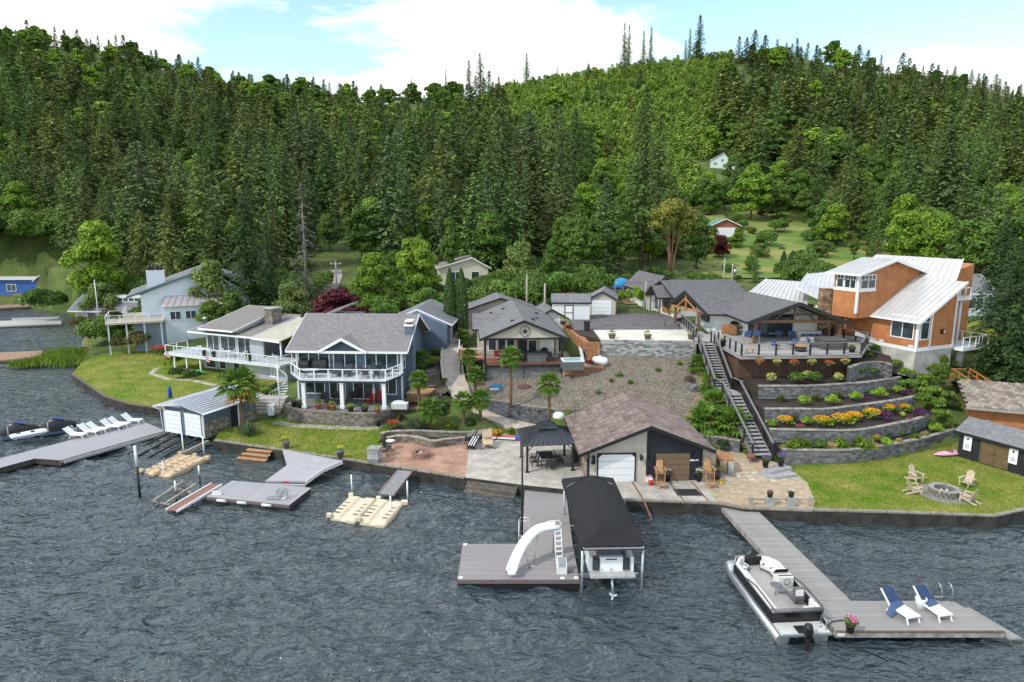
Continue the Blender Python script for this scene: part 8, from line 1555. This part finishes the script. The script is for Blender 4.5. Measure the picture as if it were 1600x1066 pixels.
for i in range(3): a,c=G(xs[i],790,.85),G(xs[i+1],790,.85); B().bar(a-o+Vector((0,0,.45)),c-o+Vector((0,0,.45)),.08,.1).build('rail',MATS['weathered_timber'],t)
pot('flower_pot','small dark pot with pink white flowers on the left stone fence post',G(1202,790,.85)+Vector((0,0,.6)),.2,.28,dkpot,fl_pk,.8); pot('flower_pot','small dark pot with pink white flowers on the right stone fence post',G(1235,790,.85)+Vector((0,0,.6)),.2,.28,dkpot,fl_wh,.8)
for i,(px,py) in enumerate(((1137,746),(1150,741),(1141,751),(1154,745),(1166,740),(1157,750),(1171,745),(1180,740),(1175,750),(1190,746),(1208,751),(1226,750),(1243,749))):
    p=G(px,py,.85); t=B().box(-.22,.22,-.2,.2,0,.03).build('stepping_stone',M('pale_flagstones',(.46,.41,.33))); t.location=p; tag(t,'pale square stepping stone in the gravel court leading to the stair foot','stepping stone','stepping stones in the gravel court')
t=thing('copper_fire_bowl','brown lidded fire bowl beside the foot of the stairs','fire bowl',G(1173,722,.85)); B().lathe([(.1,.25),(.32,.35),(.36,.5),(.3,.6),(.05,.75)],12).build('bowl',M('copper_brown',(.18,.08,.05),.5,.2),t); b=B(); [b.bar((.1*math.cos(a),.1*math.sin(a),.35),(.3*math.cos(a),.3*math.sin(a),0),.03,.03) for a in(0,2.1,4.2)]; b.build('legs',blackm,t)
# red patio and plaza
t=thing('fire_pit','round brick fire pit in the centre of the red patio','fire pit',G(658,713,.85)); ring(t,.62,0,2,16,.24,.16,paver); ring(t,.62,.32,1,16,.28,.06,M('rust_cap',(.22,.13,.1),.8,.2),'cap_stone'); B().lathe([(.5,0),(.5,.1)],16).build('ash_bed',MATS['ash'],t); b=B(); [b.bar((.35*math.cos(a),.35*math.sin(a),.12),(0,0,.42),.1,.1) for a in(.3,1.5,2.7,3.9,5.1)]; b.build('firewood',palewood,t)
def chair(name,label,loc,rz,m,ms=None,group=None,h=.45,w_=.5,cat='chair',arms=True):
    t=thing(name,label,cat,(0,0,0),0,group); ms=ms or m; B().box(-w_/2,w_/2,-.24,.24,h-.06,h).build('seat',ms,t); B().slab([(-w_/2,.22,h),(w_/2,.22,h),(w_/2,.34,h+.5),(-w_/2,.34,h+.5)],.04).build('backrest',ms,t)
    for x in(-w_/2+.03,w_/2-.03):
        for y in(-.22,.22): B().bar((x,y,h-.03),(x*1.08,y*1.12,0),.035,.035).build('leg',m,t)
        if arms: B().bar((x,-.22,h+.2),(x,.28,h+.24),.04,.03).build('arm',m,t)
    t.location=loc;t.rotation_euler=(0,0,rz); return t
chair('bistro_chair','black metal bistro chair in front of the pillar on the red patio',G(600,713,.85),R_(-60),blackm,darkf,'bistro set'); chair('bistro_chair','black metal bistro chair beside the white topped bistro table',G(606,706,.85),R_(70),blackm,darkf,'bistro set')
t=thing('bistro_table','small round white topped bistro table on the red patio','table',G(610,702,.85)); B().lathe([(.38,.0),(.38,.03)],16,(0,0,.72)).build('top',offwhite,t); B().tube([(0,0,0),(0,0,.72)],.03,6).build('pedestal',blackm,t); b=B(); [b.bar((0,0,.05),(.28*math.cos(a),.28*math.sin(a),.01),.04,.03) for a in(0,2.1,4.2)]; b.build('feet',blackm,t)
t=thing('striped_bench','long black and white striped bench on the plaza edge','bench',G(739,699,.85),R_(-8)); [B().box(-.36+.104*i,-.27+.104*i,-.7,1.5,.38,.48).build('seat_stripe',white if i%2 else blackm,t) for i in range(7)]; b=B(); [b.box(x,x+.06,y,y+.06,0,.38) for x in(-.33,.27) for y in(-.65,1.35)]; b.build('legs',blackm,t); B().box(-.36,.36,-.7,-.66,.1,.38).build('front_panel',blackm,t)
t=thing('swing_lounger','beige cushioned swing lounger in a round black metal frame','swing chair',G(762,699,.85),R_(6)); b=B(); [b.tube([(s*.0+.95*math.cos(a),.35*s,1.05+1.0*math.sin(a)) for a in np.linspace(-.25,3.39,22)],.04,6) for s in(1,)]; b.tube([(-.9,.3,.8),(-.3,0,.25),(.6,-.5,.02)],.04,6); b.tube([(.9,.3,.8),(.3,0,.25),(-.6,-.5,.02)],.04,6); b.build('frame',blackm,t)
b=B(); b.slab([(-.42,-.55,.5),(.42,-.55,.5),(.42,.35,.62),(-.42,.35,.62)],.14); b.build('seat_cushion',M('beige_cushion',(.56,.42,.27),.85,.1,5),t); b=B(); b.slab([(-.42,.35,.62),(.42,.35,.62),(.4,.6,1.35),(-.4,.6,1.35)],.12); b.build('back_cushion',MATS['beige_cushion'],t); B().box(-.36,.36,.2,.36,.78,.98).build('head_pillow',M('grey_beige_pillow',(.45,.40,.34),.85,.1),t); B().tube([(0,.35,2.05),(0,.4,1.4)],.02,4).build('hanger',blackm,t)
t=thing('boulder_pile','pile of grey garden boulders behind the striped bench','boulders',G(744,684,1.0)); r=np.random.default_rng(8)
for i in range(5):
    b=B(); b.lathe([(.05,-.25),(.3,-.12),(.36,.05),(.22,.24),(.04,.3)],7); o=b.build('boulder',M('boulder_stone',(.20,.185,.17),.9,.3,3,bump=.6),t); o.location=(-.5+.33*i,.1*(i%2),.2+.18*(i%2)); o.rotation_euler=(0,0,i)
t=thing('folded_flag_float','red white and blue striped deflated float on the grass beside the plaza','inflatable',G(795,686,.9),R_(-8)); [B().box(-1.5+.0,.6,-.35+.12*i,-.25+.12*i,.08,.2+.03*(i%2)).build('stripe',M('red_vinyl',(.55,.05,.05),.5) if i%2 else white,t) for i in range(6)]; B().box(.6,1.3,-.3,.3,.05,.28).build('canton',M('blue_vinyl',(.06,.1,.4),.5),t)
plant('orange','flowering_shrub','orange yellow flowers beside the swing lounger frame',G(775,684,.9),.9); plant('grassy','ornamental_grass','green grass clump behind the striped float',G(800,678,.9),1.0)
t=thing('grill_cart','dark covered stand against the garage stone side by the gazebo','grill',G(903,722,.85)+Vector((-.1,0,0))); B().box(-.3,.3,-.3,.3,.1,1.0).build('cover',jc,t); b=B(); [b.box(x,x+.05,y,y+.05,0,.1) for x in(-.28,.23) for y in(-.28,.23)]; b.build('legs',blackm,t)
# dining set under the gazebo
gz=[o for o in bpy.data.objects if o.name=='gazebo'][0]; wick=M('dark_wicker',(.05,.042,.036),.8,.25,12,bump=.5)
t=thing('dining_table','dark rectangular dining table under the gazebo','table',at(gz,1.75,1.6),R_(7)); B().box(-.55,.55,-.8,.8,.7,.75).build('top',darkf,t); b=B(); [b.box(x-.03,x+.03,y-.03,y+.03,0,.7) for x in(-.5,.5) for y in(-.72,.72)]; b.build('legs',blackm,t)
for i,(x,y,a,d_) in enumerate(((1.75,.35,180,'facing away from the lake at the near end'),(.75,1.1,-90,'on the left side nearest the lake'),(.75,2.0,-90,'on the left side towards the back'),(2.75,1.1,90,'on the right side nearest the lake'),(2.75,2.0,90,'on the right side towards the back'))): chair('dining_chair',f'dark dining chair under the gazebo, {d_}',at(gz,x,y),R_(7+a),blackm,wick,'dining chairs under the gazebo')
# blue house deck and patio
def onb(x,y,z=2.81): return at(BH,x,y,z)
brz=BH.rotation_euler.z
t=thing('glass_table','oval glass topped table at the left of the blue house deck','table',onb(2.3,-2.7),brz); b=B(); b.lathe([(.55,0),(.55,.03)],18,(0,0,.7)); o=b.build('top',M('pale_glass_top',(.55,.58,.58),.1,.05),t); o.scale=(1.5,1,1); b=B(); [b.tube([(x,y,0),(x*.7,y*.7,.7)],.025,5) for x in(-.5,.5) for y in(-.35,.35)]; b.build('legs',blackm,t)
for i,(x,d_) in enumerate(((1.0,'left'),(2.6,'right'))):
    t=thing('covered_grill',f'black covered grill by the upper windows of the blue house, {d_} one','grill',onb(x,-.7),brz); b=B(); b.ext([(-.35,.05),(.35,.05),(.33,.8),(.15,1.15+.1*i),(-.2,1.1+.1*i),(-.33,.8)],'x',-.5-.15*i,.5+.15*i); b.build('cover',jc,t); B().box(-.4,.4,-.3,.3,0,.05).build('base',blackm,t)
for i,(x,d_) in enumerate(((4.7,'left'),(5.7,'right'))): q=lounger('sun_lounger',f'charcoal sun lounger in front of the blue house deck door, {d_} one',blackm,darkf,onb(x,-2.6),brz+R_(6),'charcoal loungers on the blue house deck')
for i,(x,y,a,d_) in enumerate(((6.9,-1.3,160,'left of the dining set'),(8.4,-1.0,200,'right of the dining set'),(7.6,-2.9,0,'nearest the rail, left'),(8.7,-2.9,10,'nearest the rail, right'),(9.4,-1.9,-90,'at the right end'))): chair('deck_chair',f'charcoal deck chair on the blue house deck, {d_}',onb(x,y),brz+R_(a),blackm,darkf,'charcoal chairs on the blue house deck')
t=thing('deck_table','dark deck table at the right of the blue house deck','table',onb(8.0,-1.9),brz); B().box(-.7,.7,-.4,.4,.68,.72).build('top',darkf,t); b=B(); [b.box(x-.03,x+.03,y-.03,y+.03,0,.68) for x in(-.62,.62) for y in(-.34,.34)]; b.build('legs',blackm,t)
def pat(px,py): return G(px,py,1.97)
for i,(px,py,r_,m,fo,lab) in enumerate(((460,635,.3,dkpot,lm_green,'low bowl planter at the left end of the curved wall'),(469,638,.28,dkpot,lm_dark,'second low bowl planter at the left end of the curved wall'),(497,639,.3,terra,lm_green,'brown pot with green plant left of the middle column'),(512,640,.24,terra,None,'small terracotta pot between two larger pots'),(520,641,.3,terra,lm_lime,'brown pot with bright plant beside the middle column'),(548,644,.3,dkpot,lm_lime,'dark pot right of the middle column'),(570,645,.34,dkpot,lm_green,'wide dark pot between middle and right columns'),(590,646,.3,terra,lm_olive,'terracotta pot just left of the right column'))): pot('patio_pot',lab,pat(px,py),r_,.5,m,None,1.0,'pots along the curved wall',fo or lm_dark)
adir('red adirondack chair under the blue house deck, left one',M('red_paint',(.40,.015,.025),.5,.1),at(BH,7.6,-1.6,0),brz+R_(-30),group='red chairs under the blue house deck'); adir('red adirondack chair under the blue house deck, right one',MATS['red_paint'],at(BH,8.6,-1.3,0),brz+R_(20),group='red chairs under the blue house deck')
t=thing('patio_umbrella','closed white and red patio umbrella under the blue house deck','umbrella',at(BH,8.15,-2.0,0)); B().tube([(0,0,0),(0,0,2.3)],.025,6).build('pole',offwhite,t); B().lathe([(.03,1.0),(.14,1.2),(.05,2.2)],8).build('canopy',offwhite,t)
for i,(x,y) in enumerate(((2.9,-1.6),(4.3,-1.2),(5.9,-1.0))): chair('wicker_chair',f'brown wicker patio chair under the blue house deck, {["left","middle","right"][i]} of three',at(BH,x,y,0),brz+R_(-20+25*i),brownw,wick,'wicker chairs under the blue house deck',w_=.7)
t=thing('storage_chest','pale grey white deck chest with an arched lid right of the columns','chest',at(BH,10.9,-3.2,.0),brz); B().box(-.75,.75,-.35,.35,0,.5).build('body',M('pale_chest',(.55,.52,.52),.6,.05),t); b=B(); b.ext([(-.75,.5),(.75,.5),(.5,.78),(0,.86),(-.5,.78)],'y',-.3,-.2); b.build('arched_back',white,t); B().box(-.77,.77,-.37,.37,.5,.55).build('lid',white,t)
t=thing('hot_tub_box','brown timber clad tub with a tan cover right of the blue house','hot tub',at(BH,12.5,-.8,.2),R_(-12)); B().box(-1.1,1.1,-1,1,0,.85).build('cladding',brownw,t); B().slab([(-1.15,-1.05,.95),(1.15,-1.05,.95),(1.15,1.05,.95),(-1.15,1.05,.95)],.1).build('cover',M('tan_cover',(.36,.21,.10),.7,.15),t)
for k in range(5): q=thing('stone_step','',' ') if False else None
t=thing('side_steps','small curved stone steps right of the timber clad tub','steps',at(BH,14.2,-2.6,-.4),R_(20)); [B().box(-.6,.6,.35*k,.35*k+.4,0,.2*(k+1)).build('step',bblock,t) for k in range(5)]
t=thing('white_bin','white plastic bin between boathouse and steps','bin',G(425,648,.9)); B().ext([(-.28,0),(.28,0),(.33,.95),(-.33,.95)],'y',-.3,.3).build('bin',wplastic,t); B().box(-.36,.36,-.34,.34,.95,1.02).build('lid',wplastic,t)
for i,(px,py) in enumerate(((689,528),(697,524))):
    t=thing('propane_tank',f'white upright propane tank beside the path, {["front","rear"][i]} one','tank',GT(px,py)); B().lathe([(.1,0),(.38,.08),(.4,.3),(.4,.95),(.25,1.15),(.08,1.2)],12).build('tank',wplastic,t); B().lathe([(.1,1.2),(.1,1.3)],8).build('valve_cap',galv,t)
# closed blue umbrella on left lawn, kayak, flags, white chairs on grey house deck
t=thing('closed_umbrella','closed blue umbrella behind the boathouse roof','umbrella',G(267,632,.88)); B().tube([(0,0,0),(0,0,2.0)],.03,6).build('pole',white,t); B().lathe([(.12,.65),(.22,.8),(.16,1.6),(.04,2.05)],8).build('canopy',blc,t)
kg=M('lime_green_plastic',(.08,.55,.09),.4,.1)
for i,(px,py) in enumerate(((294,586),(303,584))):
    t=thing('green_kayak',f'bright green kayak under the grey house deck, {["front","rear"][i]} one','kayak',G(px,py,.95),GH.rotation_euler.z+R_(6*i)); b=B(); b.lathe([(.03,-1.7),(.26,-1.1),(.38,0),(.26,1.1),(.03,1.7)],10); o=b.build('hull',kg,t); o.rotation_euler=(0,R_(90),0); o.scale=(.6,1,1); o.location=(0,0,.3); o=B().lathe([(.26,0),(.28,.05)],10,(0,0,.5)).build('cockpit_rim',M('dark_green',(.03,.15,.03),.5),t)
zd=2.16
for i,(x,y,a,d_) in enumerate(((4.3,1.5,60,'first from the left'),(5.6,1.6,-60,'second from the left'),(8.2,1.4,70,'left of the small table'),(9.6,1.5,-70,'right of the small table'),(11.6,1.4,-100,'alone in front of the screen wall'),(16.2,1.8,120,'at the right end under the patio roof'))): chair('plastic_chair',f'white plastic chair on the grey house deck, {d_}',at(GH,x,y,zd),GH.rotation_euler.z+R_(a),wplastic,None,'white chairs on the grey house deck',w_=.58)
for i,(x,d_) in enumerate(((4.95,'left'),(8.9,'right'))): t=thing('plastic_table',f'round white plastic table on the grey house deck, {d_} one','table',at(GH,x,1.5,zd)); B().lathe([(.45,0),(.45,.04)],14,(0,0,.68)).build('top',wplastic,t); b=B(); [b.bar((.3*math.cos(a),.3*math.sin(a),.68),(.36*math.cos(a),.36*math.sin(a),0),.05,.05) for a in(.8,2.4,3.9,5.5)]; b.build('legs',wplastic,t)
for i,(x,d_) in enumerate(((6.0,'left'),(7.6,'middle'),(13.2,'right, larger'))): pot('deck_pot',f'black pot on the grey house deck behind the rail, {d_}',at(GH,x,.6,zd),.25+.08*(i==2),.6+.25*(i==2),blkpot,None,.6,None,lm_dark)
for i,(x,d_,s) in enumerate(((.5,'hanging at the left end of the grey deck',1),(7.2,'hanging at the middle of the grey deck edge',1))):
    t=thing('small_flag','small red and white striped flag '+d_,'flag',at(GH,x,-.1,zd-.1)); B().tube([(0,0,0),(.15,-.7,.45)],.015,4).build('staff',white,t); [B().slab([(.15+.02*k,-.7+.0,.42-.14*k),(.5+.02*k,-.62,.22-.14*k),(.5+.02*k,-.62,.09-.14*k),(.15+.02*k,-.7,.29-.14*k)],.015).build('stripe',MATS['red_vinyl'] if k%2==0 else white,t) for k in range(5)]
strip('garden_path',[(*G(345,604,.87)[:2],.87),(*G(300,594,.87)[:2],.87),(*G(262,592,.87)[:2],.87),(*G(236,584,.87)[:2],.87),(*G(245,575,.87)[:2],.87)],.7,M('pale_flagstones',(.46,.41,.33)),.05)
# star house porch
srz=SH.rotation_euler.z
def ons(x,y,z=.03): return at(SH,x,y,z)
t=thing('grey_bar','grey outdoor kitchen bar on the star house porch','bar',ons(5.4,1.2),srz); B().box(-.95,.95,-.35,.35,0,.95).build('body',M('grey_bar_panel',(.17,.175,.18),.7,.15,3),t); B().box(-1.0,1.0,-.4,.4,.95,1.0).build('counter',darkf,t)
chair('red_armchair','red armchair at the left of the star house porch',ons(1.5,2.2),srz,MATS['red_paint'],None,w_=.75); chair('porch_chair','dark porch chair at the right end of the star house porch',ons(7.0,1.0),srz+R_(40),blackm,darkf,'porch chairs',w_=.6); chair('porch_chair','dark porch chair left of the grey bar',ons(3.9,1.2),srz-R_(30),blackm,darkf,'porch chairs',w_=.6); chair('red_armchair','red armchair in the middle of the star house porch',ons(3.3,2.1),srz,MATS['red_paint'],None,w_=.7)
t=thing('porch_grill','rounded black grill by the star house wall','grill',ons(6.4,2.4),srz); B().lathe([(.3,.6),(.42,.8),(.4,1.0),(.2,1.2),(.04,1.25)],12).build('bowl',blackm,t); b=B(); [b.bar((.2*math.cos(a),.2*math.sin(a),.65),(.32*math.cos(a),.32*math.sin(a),0),.04,.04) for a in(0.5,2.6,4.7)]; b.build('legs',blackm,t)
t=thing('wicker_sofa','grey wicker sofa on the star house porch','sofa',ons(4.7,2.5),srz); B().box(-.9,.9,-.4,.4,.1,.42).build('seat',wick,t); B().box(-.9,.9,.3,.45,.42,.85).build('backrest',wick,t); [B().box(x,x+.15,-.4,.3,.42,.6).build('arm',wick,t) for x in(-.9,.75)]
t=thing('hot_tub','grey hot tub with its cover folded upright beside the star house','hot tub',G(898,578,4.95)+Vector((-.15,.6,0)),R_(4)); B().box(-1.1,1.0,-.9,.9,0,.85).build('shell',M('grey_tub_panel',(.12,.125,.13),.6,.15,3),t); B().box(-1.12,1.02,-.92,.92,.85,.93).build('rim',offwhite,t); B().box(-.9,.8,-.7,.7,.925,.935).build('water',M('tub_water',(.25,.45,.46),.05,.1),t); B().slab([(1.05,-.9,.9),(1.05,.9,.9),(.8,.9,2.0),(.8,-.9,2.0)],.1).build('cover',offwhite,t); B().slab([(1.25,-.9,.7),(1.25,.9,.7),(1.1,.9,1.9),(1.1,-.9,1.9)],.1).build('cover_half',darkf,t)
t=thing('propane_tank','white horizontal propane tank beside the rust stained wall','tank',G(938,572,4.95)+Vector((0,.3,0)),R_(-35)); b=B(); b.lathe([(.05,-.85),(.3,-.75),(.4,-.5),(.4,.5),(.3,.75),(.05,.85)],12); o=b.build('tank',wplastic,t); o.rotation_euler=(0,R_(90),0); o.location=(0,0,.5); B().lathe([(.14,.88),(.14,1.0)],8).build('valve_cap',wplastic,t); b=B(); [b.box(x,x+.12,-.25,.25,0,.2) for x in(-.5,.4)]; b.build('cradle',concg,t)
pot('terracotta_bowl','wide terracotta bowl between hot tub and propane tank',G(922,568,4.95),.55,.5,M('red_terracotta',(.33,.10,.07),.7,.15),None,.4)
t=thing('blue_tarp_cart','blue tarp covered bundle on the gravel below the star house','bundle',GT(775,608)); b=B(); b.lathe([(.5,0),(.55,.2),(.35,.45),(.08,.5)],8); o=b.build('tarp',M('blue_tarp',(.04,.25,.48),.5,.2,3,bump=.5),t); o.scale=(1.3,.8,1); b=B(); b.box(-.6,.3,-.5,-.45,.0,.2); b.build('frame',white,t)
t=thing('red_bundle','dark red bundle on the gravel under the star house porch','bundle',GT(820,607)); b=B(); b.lathe([(.45,0),(.5,.18),(.3,.36),(.06,.4)],8); o=b.build('tarp',M('maroon_tarp',(.14,.05,.06),.7,.2,3,bump=.5),t); o.scale=(1.4,.8,1); B().box(-.3,.3,-.5,-.42,0,.1).build('base',brownw,t)
t=thing('yellow_bucket','small box crate leaning at the left porch post','crate',GT(748,603)); B().box(-.3,.3,-.3,.3,0,.5).build('crate',brownw,t); B().box(-.32,.32,-.32,.32,.5,.56).build('lid',cedar,t)
t=thing('white_tank_lid','white rounded tank lid between gazebo and garage roof','tank',G(873,652,2.75)); B().lathe([(.5,0),(.5,.25),(.3,.42),(.05,.45)],12).build('shell',wplastic,t); B().lathe([(.52,.0),(.52,.06)],12).build('base',offwhite,t)
# parking pad barrels and bins
barm=M('barrel_wood',(.18,.13,.09),.8,.3,5)
for i,(px,py) in enumerate(((957,530),(1013,531),(1081,531))): pot('barrel_planter',f'wooden half barrel planter on the parking wall edge, {["left","middle","right"][i]} of three',G(px,py,7.2)+Vector((0,.3,0)),.4,.5,barm,None,.9,'barrel planters on the parking wall',lm_lime)
for i,(px,py,lab) in enumerate(((880,507,'round planter behind the big block wall, near one'),(889,513,'low box planter by the asphalt corner'),(866,497,'small barrel planter beside the white shed corner'))): pot('barrel_planter',lab,G(px,py,7.1),.4,.45,barm,None,.8,None,lm_lime)
t=thing('black_bin','black wheeled bin on the planting strip by the asphalt','bin',G(917,516,7.15)); B().ext([(-.28,0),(.28,0),(.34,1.0),(-.34,1.0)],'y',-.3,.3).build('bin',blackm,t); B().box(-.38,.38,-.36,.36,1.0,1.06).build('lid',blackm,t)
for k in range(3): t=thing('parking_rail',f'thin grey guard rail post beside the parking pad, {ORD[k]} from the wall','post',G(1083-22*k,525-8*k,7.2)); B().tube([(0,0,0),(0,0,1.0)],.03,6).build('post',blackm,t); B().tube([(0,0,1.0),(0,0,1.04)],.045,6).build('cap',galv,t)
t=thing('blue_tarp_cart','blue tarp covered trailer at the edge of the hillside garden','trailer',GY(970,452,108)); b=B(); b.lathe([(1.3,0),(1.2,.9),(.6,1.6),(.1,1.8)],7); o=b.build('tarp',MATS['blue_tarp'],t); o.scale=(1.4,.7,1); [B().lathe([(.3,-.1),(.3,.1)],10,(x,-.9,.3)).build('wheel',blackm,t) for x in(-.6,.6)]
fe=GY(990,455,107); fe.z=H(fe.x,107); t=thing('wire_fence','grey post and wire garden fence behind the young trees','fence',fe); 
for k in range(7): B().box(-3+1.3*k,-2.9+1.3*k,-.05,.05,-.3,1.2).build('post',concg,t)
[B().bar((-3,0,z),(4.9,0,z),.02,.03).build('wire',galv,t) for z in(.4,.75,1.1)]
plant('variegated','flowering_shrub','pale yellow hydrangea bush at the left entry post of the timber house',G(1058,497,7.4),1.6); plant('purple','purple_shrub','low purple plant at the corner of the asphalt by the deck',G(1060,505,7.4),.9)
# timber deck furniture
def ond(px,py): return G(px,py,7.48)
bl_c=M('denim_blue_cushion',(.045,.085,.20),.85,.12,5)
for i,(px,py) in enumerate(((1167,538),(1181,537))):
    t=chair('bar_armchair',f'tall teak bar chair with blue cushion at the deck rail, {["left","right"][i]} of two',ond(px,py),R_(170),teak,bl_c,'tall blue cushioned chairs at the rail',h=.85,w_=.62)
t=thing('side_table','small teak side table at the rail between stair and tall chairs','table',ond(1172,552)); B().box(-.35,.35,-.25,.25,.42,.46).build('top',teak,t); b=B(); [b.box(x-.03,x+.03,y-.03,y+.03,0,.42) for x in(-.3,.3) for y in(-.2,.2)]; b.build('legs',teak,t)
for i,(px,py,a,lab) in enumerate(((1212,546,30,'teak armchair with blue cushion left of the fire table'),(1236,545,-80,'teak armchair with blue cushion beside the fire table'),(1268,543,90,'teak armchair with blue cushion right of the fire table'),(1220,531,20,'teak armchair with blue cushions under the porch, left'),(1237,532,-10,'teak armchair with blue cushions under the porch, middle'))): chair('deck_armchair',lab,ond(px,py),R_(a),teak,bl_c,'teak armchairs with blue cushions',h=.42,w_=.72)
t=thing('fire_table','round dark fire table with wooden top on the timber deck','fire table',ond(1251,549)); B().lathe([(.5,0),(.5,.5)],16).build('base',blackm,t); B().lathe([(.62,.5),(.62,.56)],18).build('top',teak,t)
t=thing('spa','large dark hot tub with flat cover at the right of the timber deck','hot tub',ond(1302,546)+Vector((0,.6,0)),R_(4)); B().box(-1.15,1.15,-1.0,1.0,0,.85).build('shell',M('slate_panel',(.075,.075,.08),.7,.2,3),t); B().box(-1.2,1.2,-1.05,1.05,.85,.97).build('cover',M('spa_cover',(.10,.098,.098),.6,.1),t)
t=thing('covered_sofa','pale patterned covered sofa under the timber porch','sofa',ond(1266,533),R_(2)); B().box(-1.2,1.2,-.4,.4,.05,.5).build('cover',M('pale_patterned_cover',(.48,.43,.37),.85,.3,9),t); B().box(-1.2,1.2,.2,.5,.5,.95).build('back_cover',MATS['pale_patterned_cover'],t); b=B(); [b.box(x,x+.5,-.35,.1,.5,.72) for x in(-.9,-.1,.6)]; b.build('cushions',bl_c,t)
t=thing('outdoor_grill','steel outdoor grill with a dark hood in front of the white wall','grill',ond(1146,521)); B().box(-.7,.7,-.35,.35,0,.9).build('cabinet',M('stone_cabinet',(.35,.32,.28),.85,.25,4),t); b=B(); b.lathe([(.45,.9),(.42,1.1),(.25,1.3),(.03,1.36)],10); b.build('hood',blackm,t)
for i,(px,py) in enumerate(((1158,523),(1170,522))): pot('deck_flower_pot',f'pot of white flowers by the porch post, {["left","right"][i]} of two',ond(px,py),.3,.55,galv,fl_wh,1.1)
pot('deck_flower_pot','tapered dark pot with plants in the right corner of the timber deck',ond(1331,551),.32,.5,dkpot,fl_peach,.8); pot('deck_flower_pot','black pot just inside the stair gate of the timber deck',ond(1130,541),.3,.6,blkpot,None,.7)
chair('porch_armchair','white cushioned armchair behind the porch glass doors',ond(1206,527),0,blackm,offwhite,w_=.7)
t=thing('tilted_umbrella','folded grey white umbrella canopy leaning right of the timber deck','umbrella',ond(1343,541)+Vector((.8,.8,0)),R_(-15)); B().slab([(-.9,-.3,1.0),(1.0,-.5,.55),(1.1,.5,.6),(-.7,.6,1.2)],.08).build('canopy',M('grey_white_canvas',(.45,.43,.43),.8,.1),t); B().tube([(.1,0,-.3),(.1,.1,1.0)],.04,6).build('pole',blackm,t)
t=thing('drain_pipe','white plastic drain pipe lying on the slope below the orange house','pipe',GT(1402,556)); B().tube([(0,0,.15),(.5,-1.2,.0),(.7,-2.0,-.4)],.09,8).build('pipe',wplastic,t)
t=thing('globe_lamp','dark lantern on the orange wall beside the balcony','lamp',at(OH,3.4,-.1,1.4),OH.rotation_euler.z); B().box(-.12,.12,-.2,.05,0,.45).build('lantern',blackm,t); B().box(-.08,.08,-.215,-.2,.08,.36).build('glass',offwhite,t)
[tag(o_,f'small pale wall vent low on the orange wall, {d_}','vent') for o_,d_ in [(B().cb(at(OH,-.04,y,.35),(.1,.45,.22),OH.rotation_euler.z).build('wall_vent',offwhite),d_) for y,d_ in((.5,'near the corner'),(3.6,'left of the windows'))]]
# bay shore clutter
for i,(px,py) in enumerate(((40,470),(60,468),(75,470))): t=thing('beached_boat',f'small pale boat pulled up on the far bay shore, {ORD[i]} from the left','boat',G(px,py,1.0),R_(20*i)); b=B(); b.lathe([(.05,-1.8),(.5,-1.0),(.65,0),(.5,1.0),(.3,1.7)],8); o=b.build('hull',offwhite,t); o.rotation_euler=(0,R_(90),0); o.scale=(.5,1,1); o.location=(0,0,.3); B().box(-.8,.8,-.4,.4,.5,.55).build('thwart',cedar,t)
print('objects',len(bpy.data.objects),'forest',len(fx))
